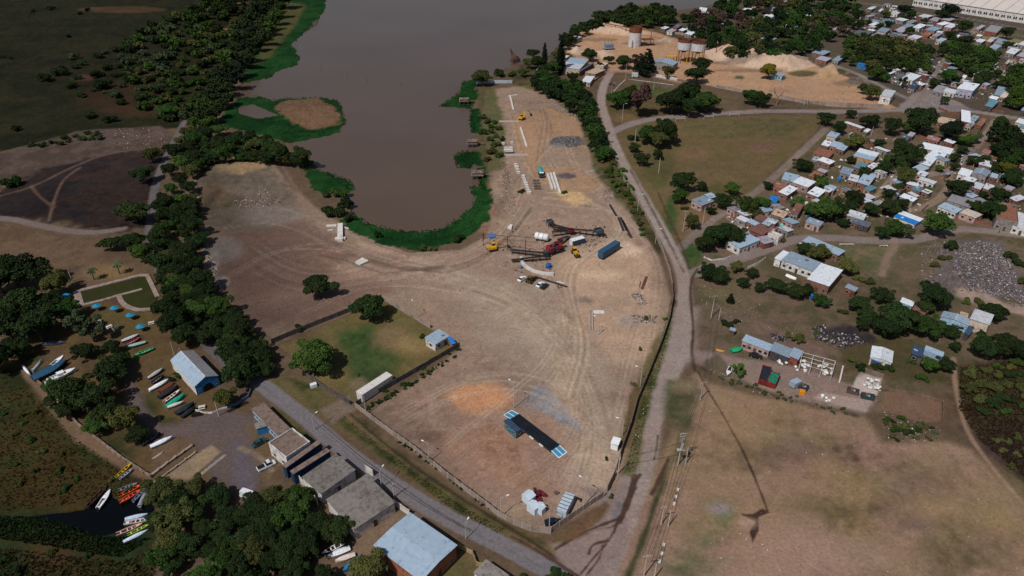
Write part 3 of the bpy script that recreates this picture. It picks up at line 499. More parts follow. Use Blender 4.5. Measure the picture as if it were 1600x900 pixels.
LM = {'d': leafmat('dark_green_leaves', (26, 40, 19), (46, 61, 28)), 'm': leafmat('green_leaves', (36, 57, 22), (63, 88, 36)), 'l': leafmat('olive_leaves', (57, 64, 31), (86, 88, 46)),
      'y': leafmat('yellow_green_leaves', (76, 76, 22), (111, 105, 38)), 'r': leafmat('reddish_brown_leaves', (61, 45, 40), (88, 68, 58)), 'w': leafmat('grey_green_leaves', (48, 61, 40), (76, 88, 60)),
      'p': leafmat('blackish_green_needles', (17, 29, 18), (32, 43, 28)), 'g': leafmat('bright_green_leaves', (46, 72, 22), (76, 100, 38))}
BARK = mat('tree_bark', (92, 78, 66), var=.3, scale=4, rnd=.2); BARKG = mat('grey_bare_bark', (128, 114, 106), var=.25, scale=4)
def leaf_cloud(pos, nrm, size, rng, jit=.7, flat=1.0):
    "diamond leaf clumps at pos, facing roughly along nrm"
    N = len(pos); nn = nrm + rng.normal(0, jit, (N, 3)); nn /= np.linalg.norm(nn, axis=1)[:, None] + 1e-9
    a = np.cross(nn, rng.normal(0, 1, (N, 3))); a /= np.linalg.norm(a, axis=1)[:, None] + 1e-9; b = np.cross(nn, a)
    s = (size * rng.uniform(.6, 1.35, N))[:, None]
    v = np.stack([pos + a * s, pos + b * s * .75 * flat, pos - a * s, pos - b * s * .75 * flat], 1); v[:, 0] -= nn * s * .25; v[:, 2] -= nn * s * .25
    return v.reshape(-1, 3), np.arange(4 * N).reshape(-1, 4)
def crown_mesh(kind, seed):
    rng = np.random.default_rng(seed)
    lobes = []
    if kind == 'broad':
        for i in range(26):
            a = rng.uniform(0, 6.283); q = rng.uniform(.1, .92); z = 1.0 + rng.uniform(-.42, .6) * (1 - q * .5)
            lobes.append((q * math.cos(a), q * math.sin(a), z, rng.uniform(.14, .38), .9))
        lobes.append((0, 0, .98, .66, .9)); lobes.append((.2, -.15, 1.15, .5, .9)); n, size = 6800, .057
    elif kind == 'spread':
        for i in range(20):
            a = rng.uniform(0, 6.283); q = rng.uniform(.15, .9); z = .82 + rng.uniform(-.2, .32) * (1 - q * .6)
            lobes.append((q * math.cos(a), q * math.sin(a), z, rng.uniform(.2, .36), .75))
        lobes.append((0, 0, .85, .55, .7)); n, size = 5200, .06
    elif kind == 'loose':
        for i in range(15):
            a = rng.uniform(0, 6.283); q = rng.uniform(.2, .85); z = 1.05 + rng.uniform(-.5, .6) * (1 - q * .4)
            lobes.append((q * math.cos(a), q * math.sin(a), z, rng.uniform(.16, .34), 1.0))
        n, size = 3300, .065
    elif kind == 'bush':
        for i in range(13):
            a = rng.uniform(0, 6.283); q = rng.uniform(.1, .75); z = .36 + rng.uniform(-.16, .34) * (1 - q * .5)
            lobes.append((q * math.cos(a), q * math.sin(a), z, rng.uniform(.22, .4), .85))
        n, size = 2600, .085
    elif kind == 'cypress':
        for i in range(26):
            z = .3 + i * .24; rr = .95 * min(1, .35 + i * .16) * (1 - (z / 7.0) ** 2.2)
            for k in range(2): a = rng.uniform(0, 6.283); lobes.append((.35 * rr * math.cos(a), .35 * rr * math.sin(a), z, .62 * rr + .06, 1.3))
        n, size = 5200, .11
    elif kind == 'conifer':
        for i in range(12):
            z = .45 + i * .2; rr = .95 * (1 - (z - .3) / 2.7) + .08
            for k in range(5): a = rng.uniform(0, 6.283); lobes.append((rr * .62 * math.cos(a), rr * .62 * math.sin(a), z + rng.uniform(-.06, .06), .34 * rr + .05, .55))
        n, size = 4600, .065
    Lb = np.array(lobes); wgt = Lb[:, 3] ** 2; idx = rng.choice(len(Lb), n, p=wgt / wgt.sum())
    d = rng.normal(0, 1, (n, 3)); d[:, 2] = np.where(rng.random(n) < .78, np.abs(d[:, 2]), d[:, 2]); d /= np.linalg.norm(d, axis=1)[:, None]
    sh = rng.uniform(.72, 1.06, n)[:, None]; rad = Lb[idx, 3][:, None] * np.stack([np.ones(n), np.ones(n), Lb[idx, 4]], 1)
    pos = Lb[idx, :3] + d * rad * sh; pos[:, 2] = np.maximum(pos[:, 2], .05)
    v, f = leaf_cloud(pos, d + np.array([0, 0, .35]), np.full(n, size), rng)
    lobet = rng.uniform(0, 1, len(Lb)); tint = np.clip(.55 * lobet[idx] + .45 * rng.random(n), 0, 1)
    return v, f, tint, Lb
def trunk_mesh(kind, Lb, seed):
    r = random.Random(seed); m = MB()
    if kind == 'cypress': m.tube([(0, 0, -.1), (0, 0, 2), (0, 0, 5)], [.16, .12, .03], 6); return m
    if kind == 'conifer': m.tube([(0, 0, -.1), (0, 0, 1.2), (0, 0, 2.5)], [.09, .06, .015], 6); return m
    if kind == 'bush':
        for k in range(5): a = r.uniform(0, 6.28); m.tube([(0, 0, -.05), (.2 * math.cos(a), .2 * math.sin(a), .3), (.42 * math.cos(a), .42 * math.sin(a), .5)], [.035, .025, .008], 5)
        return m
    t = Vector((r.uniform(-.06, .06), r.uniform(-.06, .06), .5)); m.tube([(0, 0, -.1), t * .5, t], [.085, .065, .05], 7)
    for k in range(6):
        e = Lb[int(r.random() * (len(Lb) - 1))][:3]; e = Vector(e) + Vector((0, 0, .05))
        m.tube([t, t.lerp(e, .5) + Vector((0, 0, -.06)), e], [.045, .028, .008], 5)
    return m
PROTO = {}
def proto(kind, t, var):
    key = (kind, t, var)
    if key not in PROTO:
        sd_ = {'broad': 10, 'spread': 20, 'loose': 30, 'bush': 40, 'cypress': 50, 'conifer': 60}[kind] + var
        if (kind, var) not in PROTO:
            v, f, tint, Lb = crown_mesh(kind, sd_); PROTO[(kind, var)] = (v, f, tint, trunk_mesh(kind, Lb, sd_).mesh('trunk', BARK, True))
        v, f, tint, tm = PROTO[(kind, var)]
        PROTO[key] = (npmesh('crown', v, f, LM[t], attrs={'tint': ('FACE', 'FLOAT', tint)}), tm)
    return PROTO[key]
ZC = {'broad': 1.05, 'spread': .85, 'loose': 1.05, 'bush': .38, 'cypress': 3.2, 'conifer': 1.5}
DESC = {'d': 'dark green', 'm': 'green', 'l': 'olive green', 'y': 'yellowish green', 'r': 'reddish brown', 'w': 'grey green', 'p': 'blackish green', 'g': 'bright green'}
TREES = []
def tree(px, py, r, t='d', kind=None, label=None, group=None, desc=None, name=None, sc=1.05):
    kind = kind or ('conifer' if t == 'p' else RNG.choice(('broad', 'broad', 'spread')) if t in 'dmgl' else 'loose' if t in 'rwy' else 'broad')
    rm = (.95 if px > 1060 and py < 480 and not group else sc) * r * mpp(px, py)
    q = G(px, py, min(ZC[kind] * rm, 14))
    q = Vector((q.x, q.y, 0)); rm_ = rm
    if label and '{c}' in label: label = label.replace('{c}', DESC[t])
    var = RNG.randrange(3); cm_, tm = proto(kind, t, var)
    cat = 'shrub' if kind == 'bush' else 'tree'
    nm = name or {'bush': 'shrub', 'cypress': 'cypress_tree', 'conifer': 'conifer_tree'}.get(kind, 'tree')
    o = thing(nm, label, cat, (q.x, q.y, -.05), RNG.uniform(0, 6.28), group, (rm_ * RNG.uniform(.82, 1.16), rm_ * RNG.uniform(.82, 1.16), rm_ * RNG.uniform(.8, 1.18)))
    link('crown', cm_, o); link('trunk', tm, o)
    TREES.append((q.x, q.y, rm))
    if not label:
        size = ('large ' if rm > 5.2 else 'small ' if rm < 2.6 else '') if kind != 'bush' else ''
        shape = {'conifer': 'conifer', 'cypress': 'cypress', 'bush': 'shrub', 'spread': 'spreading tree', 'loose': 'loose tree', 'broad': 'round tree'}[kind]
        AUTO.append((o, desc or (size + DESC[t] + ' ' + shape), px, py))
    return o
def inpoly(x, y, P):
    c = False; j = len(P) - 1
    for i in range(len(P)):
        if (P[i][1] > y) != (P[j][1] > y) and x < (P[j][0] - P[i][0]) * (y - P[i][1]) / (P[j][1] - P[i][1]) + P[i][0]: c = not c
        j = i
    return c
def fill(poly, r0, r1, n, types, kind=None, label='', group='', gap=.85, name=None):
    "n trees (fewer when full) spread over a photo polygon; the canopy reads as one, so they share the label"
    xs = [p[0] for p in poly]; ys = [p[1] for p in poly]; pts = []; tries = 0
    while len(pts) < n and tries < n * 60:
        tries += 1; x = RNG.uniform(min(xs), max(xs)); y = RNG.uniform(min(ys), max(ys))
        if not inpoly(x, y, poly): continue
        r = RNG.uniform(r0, r1)
        if any((x - a) ** 2 + ((y - b) * 1.5) ** 2 < (gap * (r + c)) ** 2 for a, b, c in pts): continue
        pts.append((x, y, r)); tree(x, y, r, RNG.choice(types), kind if kind else None, label, group, name=name, sc=1.1)
LITE = {}
def wood(poly, r0, r1, n, types, kind, name, label, gap=.62, spots=None):
    "a far mass of trees that reads as one: one mesh"
    xs = [p[0] for p in poly]; ys = [p[1] for p in poly]; pts = []; tries = 0; rng = np.random.default_rng(len(name) + n); VS = []; FS = []; TS = []; o0 = 0; MI = []
    ts = sorted(set(types))
    for i in range(3):
        if (kind, i) not in LITE:
            v, f, t, Lb = crown_mesh(kind, 100 + i); k = rng.choice(len(f), 1000, replace=False); q = v.reshape(-1, 4, 3)[k]; c = q.mean(1, keepdims=True); LITE[(kind, i)] = (c + (q - c) * 2.1, t[k])
    while len(pts) < n and tries < n * 60:
        tries += 1; x = RNG.uniform(min(xs), max(xs)); y = RNG.uniform(min(ys), max(ys))
        r = RNG.uniform(r0, r1)
        if spots: x, y, r = spots[len(pts)]
        elif not inpoly(x, y, poly) or any((x - a) ** 2 + ((y - b) * 1.5) ** 2 < (gap * (r + c)) ** 2 for a, b, c in pts): continue
        pts.append((x, y, r)); rm = 1.13 * r * mpp(x, y); p = G(x, y, min(ZC[kind] * rm, 14)); TREES.append((p.x, p.y, rm)); a = RNG.uniform(0, 6.28)
        q, t = LITE[(kind, RNG.randrange(3))]; M = np.array([[math.cos(a), -math.sin(a), 0], [math.sin(a), math.cos(a), 0], [0, 0, RNG.uniform(.9, 1.15)]]) * rm
        v = q.reshape(-1, 3) @ M.T + np.array([p.x, p.y, -.05]); VS.append(v); FS.append(np.arange(len(v)).reshape(-1, 4) + o0); o0 += len(v); TS.append(np.clip(t * .6 + RNG.uniform(-.1, .4), 0, 1)); MI.append(np.full(len(t), ts.index(RNG.choice(types))))
    me = npmesh(name, np.concatenate(VS), np.concatenate(FS), None, attrs={'tint': ('FACE', 'FLOAT', np.concatenate(TS))})
    for t in ts: me.materials.append(LM[t])
    me.polygons.foreach_set('material_index', np.concatenate(MI).astype(np.int32))
    tag(link(name, me), label, None, None, 'stuff')
# the long belt on the dyke between marsh and water
D1 = [(420, -8), (442, -8), (430, 25), (402, 72), (380, 112), (352, 160), (328, 192), (300, 192), (332, 140), (352, 98), (372, 58), (388, 22)]
wood(D1, 10, 15, 70, 'dddmp', 'broad', 'woodland_belt', 'dense dark belt of trees along the upper dyke beside the reed strip', .58)
D2 = [(288, 205), (330, 196), (352, 206), (420, 220), (468, 238), (476, 252), (440, 247), (330, 247), (303, 262), (293, 300), (304, 335), (308, 390), (312, 430), (285, 440), (262, 432), (248, 395), (246, 350), (256, 310), (264, 260), (274, 225)]
fill(D2, 11, 17, 62, 'ddddml', None, '{c} tree of the dense belt between the burnt field and the rubble mound', 'trees of the belt beside the burnt field', gap=.54)
D3 = [(262, 432), (318, 430), (335, 462), (352, 480), (384, 515), (412, 545), (416, 575), (392, 600), (365, 588), (350, 545), (322, 500), (292, 470)]
fill(D3, 13, 20, 28, 'dddm', None, '{c} tree of the dense belt between the pool and the bare yard', 'trees of the belt beside the pool', gap=.62)
fill([(400, 215), (470, 240), (478, 256), (440, 250), (380, 238), (360, 222)], 9, 13, 10, 'mg', 'bush', 'bright green shrub fringing the inlet shore beside the rubble mound', 'shrubs along the inlet shore')
D4 = [(195, 62), (250, 32), (330, -4), (386, -4), (372, 40), (345, 80), (325, 130), (292, 182), (250, 192), (225, 165), (205, 120)]
wood(D4, 7, 12, 110, 'ddmwml', 'bush', 'thicket', 'dense dark thicket of shrubs between the marsh grass and the dyke belt', .6)
D5 = [(110, 80), (195, 70), (205, 125), (170, 140), (110, 125)]
fill([(110, 85), (195, 70), (210, 130), (225, 168), (180, 160), (120, 125)], 6, 11, 22, 'ddmw', 'bush', 'shrub scattered in the marsh grass at the edge of the thicket', 'scattered marsh shrubs', gap=.9)
wood([(285, 5), (400, -14), (410, 5), (370, 20), (300, 30)], 7, 11, 18, 'dm', 'broad', 'far_wood', 'dark trees at the far end of the marsh thicket', .7)
fill([(40, 225), (150, 205), (160, 214), (60, 232)], 5, 8, 12, 'wm', 'bush', 'grey green shrub along the rubble strip by the marsh', 'shrubs along the rubble strip')
for a in ((78, 12, 7), (125, 20, 6), (137, 15, 6), (52, 17, 4), (107, 57, 5), (4, 88, 6), (17, 91, 4), (25, 200, 9), (70, 122, 11), (95, 112, 13), (110, 132, 11), (160, 132, 15), (140, 180, 11), (170, 186, 12), (125, 148, 9), (190, 160, 9), (225, 150, 10)): tree(*a, 'd', 'bush', desc='dark solitary shrub')
for a in ((257, 170, 13, 'm'), (222, 270, 19, 'd'), (206, 322, 24, 'd'), (235, 240, 13, 'l'), (170, 378, 17, 'd'), (205, 375, 21, 'd'), (218, 392, 17, 'm')): tree(*a)
for a in ((243, 385, 15), (247, 408, 16), (254, 432, 15), (268, 452, 16), (283, 470, 14), (300, 498, 15), (318, 528, 14)): tree(*a, 'd')
tree(16, 285, 17, 'm', 'bush'); tree(25, 283, 10, 'm', 'bush')
# big trees round the park and the boat yard
for a in ((-8, 430, 34, 'd'), (15, 418, 28, 'd'), (50, 425, 26, 'd'), (32, 465, 32, 'd'), (5, 500, 34, 'd'), (55, 505, 28, 'd'), (88, 442, 18, 'l'), (98, 480, 22, 'm'), (72, 470, 24, 'd'), (20, 540, 22, 'd'), (118, 498, 22, 'w'), (140, 515, 20, 'w'), (130, 545, 19, 'd'), (165, 575, 25, 'd'), (185, 560, 15, 'd'), (108, 612, 28, 'd'), (145, 615, 28, 'd'), (86, 606, 17, 'm'), (195, 655, 24, 'l'), (165, 645, 22, 'd'), (216, 676, 15, 'd'), (150, 660, 18, 'm'), (258, 478, 20, 'd'), (276, 500, 23, 'd'), (290, 522, 19, 'd'), (268, 462, 15, 'd'), (374, 572, 25, 'd'), (352, 622, 20, 'l'), (-10, 560, 24, 'd'), (175, 540, 14, 'd'), (100, 640, 16, 'd')): tree(*a)
for a in ((266, 592, 9, 'd'), (277, 587, 9, 'm'), (288, 640, 6, 'm')): tree(*a, 'bush')
D6 = [(250, 755), (330, 762), (385, 775), (435, 758), (470, 775), (505, 800), (535, 830), (500, 850), (485, 885), (470, 925), (250, 925), (245, 840), (240, 800)]
fill(D6, 17, 25, 40, 'dddddml', None, 'large {c} tree of the grove beside the grey sheds', 'trees of the grove beside the sheds', gap=.66)
tree(578, 892, 27, 'l'); tree(505, 905, 20, 'd'); tree(20, 892, 14, 'd', 'bush'); tree(870, 905, 22, 'm', 'bush'); tree(815, 905, 14, 'd', 'bush')
fill([(-20, 640), (60, 640), (180, 735), (225, 760), (150, 780), (0, 760)], 5, 9, 16, 'ml', 'bush', 'low olive shrub in the tawny marsh beside the boat yard', 'low marsh shrubs by the boat yard', gap=1.4)
fill([(-20, 845), (240, 870), (250, 930), (-20, 930)], 6, 10, 14, 'ml', 'bush', 'low olive shrub in the marsh below the mooring creek', 'low marsh shrubs below the creek', gap=1.3)
# lone trees on the yard and the fenced lot
tree(495, 443, 27, 'd', 'spread', 'dark flat crowned tree standing alone on the brown bare yard'); tree(577, 475, 26, 'd', 'broad', 'large dark tree at the top corner of the walled grass lot')
tree(487, 555, 30, 'm', 'broad', 'huge green tree inside the left corner of the walled grass lot'); tree(467, 512, 10, 'd', 'bush', 'small dark shrub at the outer wall beside the earth pile')
tree(530, 300, 16, 'm', 'bush'); tree(520, 330, 18, 'd', 'bush'); tree(540, 318, 15, 'd', 'bush'); tree(510, 302, 12, 'm', 'bush'); tree(545, 342, 10, 'd', 'bush'); tree(715, 372, 12, 'd', 'bush'); tree(660, 388, 7, 'l', 'bush'); tree(675, 388, 8, 'l', 'bush'); tree(590, 367, 8, 'd', 'bush'); tree(660, 525, 6, 'm', 'bush')
fill([(752, 172), (772, 185), (788, 215), (778, 250), (758, 250), (755, 210)], 6, 9, 14, 'lm', 'bush', '{c} shrub on the river bank beside the fishing huts', 'shrubs on the bank behind the fishing huts', gap=.8)
tree(753, 118, 14, 'l', 'broad'); tree(780, 115, 10, 'd', 'bush'); tree(800, 115, 9, 'm', 'bush'); tree(815, 298, 6, 'd', 'bush'); tree(882, 300, 5, 'g', 'bush')
H1 = [(838, 122), (905, 132), (922, 150), (930, 182), (945, 218), (955, 245), (940, 245), (925, 215), (908, 175), (880, 155), (835, 130)]
wood(H1, 8, 12, 54, 'mdd', 'broad', 'hedge_trees', 'long hedge of green trees between the sand yard and the dirt road', .55)
fill([(935, 235), (955, 235), (985, 290), (992, 318), (975, 312), (950, 275)], 6, 9, 18, 'gml', 'bush', 'bright shrub at the lower end of the roadside hedge', 'shrubs at the lower end of the hedge', gap=.75)
fill([(975, 300), (1000, 330), (1015, 370), (1005, 370), (985, 330)], 4, 7, 9, 'lm', 'bush', 'olive shrub inside the fence above the stacked steel beams', 'shrubs inside the fence above the beams')
# northern spit, works and meadow trees
wood([(878, 58), (905, 40), (940, 24), (985, 14), (1030, 12), (1055, 22), (1050, 32), (1000, 35), (950, 32), (908, 48), (885, 70)], 8, 12, 60, 'ddmd', 'broad', 'riverside_wood', 'dark wood on the spit between the river and the sand plant', .55)
for a in ((833, 84, 10, 'd'), (840, 97, 10, 'd'), (826, 98, 8, 'l'), (850, 108, 11, 'd'), (865, 104, 12, 'm'), (868, 85, 8, 'l'), (845, 118, 11, 'm'), (862, 122, 12, 'd'), (818, 112, 9, 'm'), (923, 83, 11, 'd'), (952, 92, 9, 'd'), (975, 92, 13, 'd'), (992, 94, 12, 'r'), (1012, 92, 15, 'p'), (1000, 100, 10, 'p'), (1044, 112, 10, 'l'), (895, 118, 9, 'd'), (938, 100, 6, 'd')): tree(*a)
tree(851, 86, 6.0, 'p', 'cypress', 'slim tall cypress between the little blue roofed house and the river'); tree(877, 86, 8.5, 'p', 'cypress', 'thick tall cypress beside the white roofed works house')
tree(1098, 95, 17, 'd', 'broad', 'tall dark tree in front of the rusty twin silos'); tree(1090, 112, 17, 'd', 'broad', 'dark tree just below the tall tree by the silos')
for a in ((967, 152, 16, 'm', 'broad'), (1000, 152, 24, 'r', 'loose'), (1052, 152, 22, 'd', 'broad'), (1078, 142, 24, 'd', 'broad'), (1105, 152, 22, 'm', 'broad'), (1078, 165, 18, 'd', 'broad'), (985, 148, 14, 'd', 'broad'), (1040, 200, 22, 'd', 'broad'), (1012, 205, 17, 'm', 'broad'), (1030, 215, 16, 'l', 'broad'), (1003, 248, 11, 'd', 'broad'), (1028, 240, 9, 'd', 'broad'), (992, 228, 9, 'd', 'broad'), (1175, 150, 14, 'm', 'broad'), (1190, 155, 13, 'd', 'broad'), (1202, 110, 13, 'y', 'broad'), (990, 215, 10, 'd', 'bush'),
          (1065, 283, 18, 'd', 'broad'), (1064, 305, 14, 'm', 'broad'), (1097, 291, 9, 'd', 'broad'), (1145, 292, 13, 'm', 'broad'), (1132, 312, 14, 'd', 'broad'), (1112, 327, 9, 'd', 'broad'), (1080, 345, 13, 'l', 'broad'), (1142, 357, 22, 'd', 'broad'), (1125, 368, 20, 'd', 'broad'), (1150, 372, 16, 'd', 'broad'), (1104, 376, 18, 'd', 'broad'), (1168, 318, 18, 'm', 'broad'), (1190, 316, 16, 'm', 'spread'), (1180, 330, 11, 'l', 'broad'),
          (1105, 422, 18, 'd', 'broad'), (1122, 424, 18, 'd', 'broad'), (1150, 415, 11, 'l', 'broad'), (1175, 423, 12, 'd', 'broad'), (1188, 447, 10, 'd', 'broad'), (1162, 442, 10, 'd', 'broad'), (1142, 465, 7, 'p', 'conifer'), (1135, 505, 10, 'd', 'bush'), (1150, 502, 7, 'd', 'bush'), (1155, 578, 12, 'g', 'loose'), (1108, 320, 8, 'd', 'bush'), (1070, 325, 8, 'l', 'bush'),
          (1255, 254, 14, 'd', 'broad'), (1292, 320, 24, 'm', 'broad'), (1312, 328, 13, 'd', 'broad'), (1334, 306, 16, 'd', 'broad'), (1332, 320, 13, 'd', 'broad'), (1360, 325, 13, 'd', 'broad'), (1390, 320, 17, 'd', 'broad'), (1408, 318, 13, 'd', 'broad'), (1465, 345, 23, 'm', 'broad'), (1320, 346, 10, 'd', 'broad'), (1397, 353, 17, 'm', 'broad'), (1380, 362, 11, 'd', 'broad'), (1416, 361, 13, 'w', 'loose'), (1278, 390, 17, 'l', 'broad'), (1256, 386, 13, 'd', 'broad'), (1325, 411, 18, 'l', 'broad'),
          (1215, 443, 16, 'd', 'broad'), (1247, 452, 16, 'd', 'broad'), (1262, 450, 13, 'd', 'broad'), (1286, 466, 14, 'm', 'broad'), (1382, 258, 14, 'd', 'broad'), (1390, 247, 9, 'g', 'broad'), (1416, 272, 17, 'l', 'broad'), (1420, 240, 20, 'd', 'broad'), (1410, 250, 14, 'd', 'broad'), (1497, 294, 18, 'd', 'broad'), (1522, 249, 11, 'd', 'broad'), (1560, 257, 11, 'd', 'broad'), (1574, 261, 12, 'y', 'broad'), (1582, 278, 13, 'd', 'broad'), (1550, 322, 20, 'd', 'broad'), (1562, 305, 16, 'd', 'broad'), (1538, 302, 10, 'd', 'broad'), (1486, 385, 13, 'd', 'bush'), (1476, 402, 12, 'l', 'bush'), (1590, 268, 12, 'd', 'broad'), (1222, 375, 8, 'l', 'bush'), (1220, 300, 7, 'l', 'bush'), (1200, 290, 8, 'd', 'broad'),
          (1347, 470, 19, 'd', 'broad'), (1356, 495, 17, 'd', 'broad'), (1380, 458, 17, 'd', 'broad'), (1405, 492, 26, 'd', 'broad'), (1388, 512, 18, 'd', 'broad'), (1430, 500, 20, 'd', 'broad'), (1452, 508, 19, 'm', 'broad'), (1458, 462, 23, 'd', 'broad'), (1445, 475, 16, 'd', 'broad'), (1487, 515, 12, 'd', 'broad'), (1493, 540, 9, 'd', 'broad'), (1537, 535, 21, 'd', 'broad'), (1572, 542, 21, 'd', 'broad'), (1600, 540, 18, 'd', 'broad'), (1556, 486, 17, 'd', 'broad'), (1530, 472, 13, 'l', 'bush'), (1510, 470, 9, 'l', 'bush'), (1477, 568, 12, 'd', 'broad'), (1453, 570, 14, 'g', 'broad'), (1440, 590, 11, 'm', 'bush'), (1317, 487, 9, 'l', 'bush'), (1332, 560, 11, 'l', 'bush'), (1365, 555, 7, 'd', 'bush'), (1390, 575, 11, 'd', 'bush'), (1370, 572, 9, 'd', 'bush'), (1345, 575, 10, 'd', 'bush'), (1425, 565, 8, 'm', 'bush'), (1248, 530, 12, 'l', 'bush'), (1232, 523, 8, 'l', 'bush'), (1595, 410, 14, 'd', 'bush'), (1580, 400, 12, 'd', 'bush'), (1600, 440, 12, 'l', 'bush'), (1350, 508, 10, 'd', 'broad'), (1275, 520, 6, 'l', 'bush'), (1345, 435, 12, 'l', 'bush'), (1360, 440, 10, 'l', 'bush'), (1460, 415, 10, 'l', 'bush')): tree(*a)
# village trees to the north east
SPOT = [(RNG.uniform(1440, 1600), RNG.uniform(88, 160), RNG.uniform(6, 9)) if k % 2 else (RNG.uniform(1330, 1500), RNG.uniform(22, 66), RNG.uniform(4.5, 6.5)) for k in range(24)]
for k in range(44):
    x, y = RNG.uniform(1200, 1600), RNG.uniform(205, 335)
    if y > 350 - (x - 1190) * .9 and not (1425 < x < 1475 and y < 260): SPOT.append((x, y, RNG.uniform(6, 9.5)))
wood([(0, 0), (1, 1)], 5, 9, len(SPOT), 'dddm', 'broad', 'village_trees', 'small dark trees threaded between the tin roofs of the village', spots=SPOT)
V1 = [(1068, 26), (1110, 16), (1180, -12), (1340, -14), (1345, 22), (1300, 62), (1268, 78), (1230, 88), (1150, 84), (1085, 62)]
wood(V1, 7, 12, 110, 'ddddmmldr', 'broad', 'village_wood', 'trees merging over the wooded district above the sand plant', .66)
wood([(1318, 62), (1380, 62), (1440, 68), (1462, 90), (1450, 110), (1392, 104), (1332, 96)], 7, 11, 44, 'ddmml', 'broad', 'row_wood', 'dense row of dark trees below the crowded tin roofs', .6)
wood([(1470, 68), (1530, 72), (1560, 84), (1545, 108), (1500, 105), (1475, 90)], 7, 10, 26, 'ddmm', 'broad', 'block_wood', 'leafy block of trees behind the big white roofed hall', .6)
wood([(1575, 108), (1605, 100), (1605, 170), (1582, 160)], 8, 12, 12, 'mg', 'broad', 'green_clump', 'bright green clump of trees at the edge of the village', .6)
wood([(1545, 198), (1605, 200), (1605, 250), (1560, 252)], 10, 14, 12, 'ddm', 'broad', 'copse', 'dark copse of trees right of the village lane', .6)
for a in ((1415, 12, 11, 'p', 'broad'), (1425, 22, 8, 'd', 'broad'), (1484, 14, 13, 'p', 'broad'), (1474, 22, 10, 'd', 'broad'), (1506, 40, 12, 'd', 'broad'), (1512, 60, 12, 'd', 'broad'), (1485, 54, 8, 'd', 'broad'), (1575, 50, 11, 'd', 'broad'), (1482, 115, 15, 'm', 'broad'), (1494, 122, 9, 'd', 'broad'), (1540, 117, 14, 'd', 'broad'), (1362, 142, 14, 'l', 'broad'), (1350, 138, 9, 'd', 'broad'), (1372, 112, 13, 'm', 'broad'), (1384, 119, 10, 'm', 'broad'), (1412, 128, 9, 'w', 'loose'), (1290, 185, 12, 'd', 'broad'), (1312, 197, 13, 'd', 'broad'), (1330, 175, 10, 'd', 'broad'), (1363, 185, 15, 'd', 'broad'), (1394, 196, 15, 'd', 'broad'), (1438, 186, 22, 'd', 'broad'), (1425, 195, 14, 'm', 'broad'), (1490, 205, 18, 'p', 'broad'), (1527, 212, 12, 'w', 'loose'), (1507, 216, 11, 'g', 'broad'), (1565, 192, 15, 'd', 'broad'), (1340, 217, 17, 'l', 'broad'), (1583, 207, 12, 'd', 'broad'), (1450, 207, 8, 'd', 'broad'), (1405, 222, 10, 'd', 'broad'), (1348, 245, 6, 'm', 'bush'), (1330, 248, 8, 'd', 'broad'), (1505, 232, 9, 'd', 'broad'), (1576, 68, 8, 'd', 'broad'), (1388, 36, 6, 'd', 'broad'), (1398, 50, 6, 'd', 'broad'), (1343, 38, 9, 'd', 'broad'), (1324, 35, 8, 'd', 'broad'), (1385, 20, 7, 'm', 'broad'), (1320, 90, 7, 'd', 'broad'), (1560, 130, 9, 'd', 'broad'), (1450, 295, 7, 'g', 'broad'), (1466, 20, 6, 'd', 'broad')): tree(*a)
fill([(1500, 575), (1600, 565), (1605, 640), (1535, 650)], 8, 14, 22, 'lldm', 'bush', 'low {c} shrub in the dark scrub beside the footpath', 'scrub shrubs beside the footpath', gap=.85)
fill([(562, 641), (640, 597), (718, 549), (721, 552), (645, 601), (567, 645)], 2.4, 4.2, 44, 'mdd', 'bush', '{c} weed shrub along the outer side of the dark lot wall', 'weed shrubs along the dark lot wall', gap=.55)
fill([(604, 680), (655, 714), (705, 754), (782, 810), (790, 806), (712, 748), (640, 698)], 2.2, 4, 30, 'md', 'bush', 'small {c} weed inside the long concrete panel wall', 'weeds inside the long panel wall', gap=.9)
fill([(1362, 655), (1400, 690), (1470, 690), (1480, 670), (1440, 660)], 4, 7, 14, 'ldw', 'bush', 'low {c} shrub among rubbish below the corral', 'shrubs among rubbish below the corral', gap=.8)
fill([(1100, 572), (1150, 592), (1330, 642), (1325, 650), (1140, 604)], 3, 5, 22, 'left_shade', 'bush', 'low dry shrub on the rubbish bank below the recycling yard', 'shrubs on the bank below the recycling yard', gap=.9)
fill([(1378, 645), (1420, 656), (1442, 676), (1402, 682)], 6, 10, 9, 'ldm', 'bush', 'low olive shrub below the bare corral', 'shrubs below the corral')
fill([(1550, 690), (1605, 670), (1605, 760)], 6, 9, 8, 'l', 'bush', 'dry shrub on the dark burnt scrub at the field edge', 'shrubs on the burnt scrub')
for a in ((1010, 497, 6, 'l'), (1040, 498, 5, 'g'), (955, 775, 6, 'l'), (905, 780, 5, 'm'), (700, 538, 4, 'm'), (630, 600, 6, 'm'), (600, 610, 6, 'd'), (660, 575, 5, 'm'), (700, 552, 6, 'd'), (715, 545, 5, 'm'), (560, 585, 4, 'm'), (1000, 545, 5, 'l'), (990, 600, 5, 'l'), (948, 716, 5, 'd')): tree(*a, 'bush')
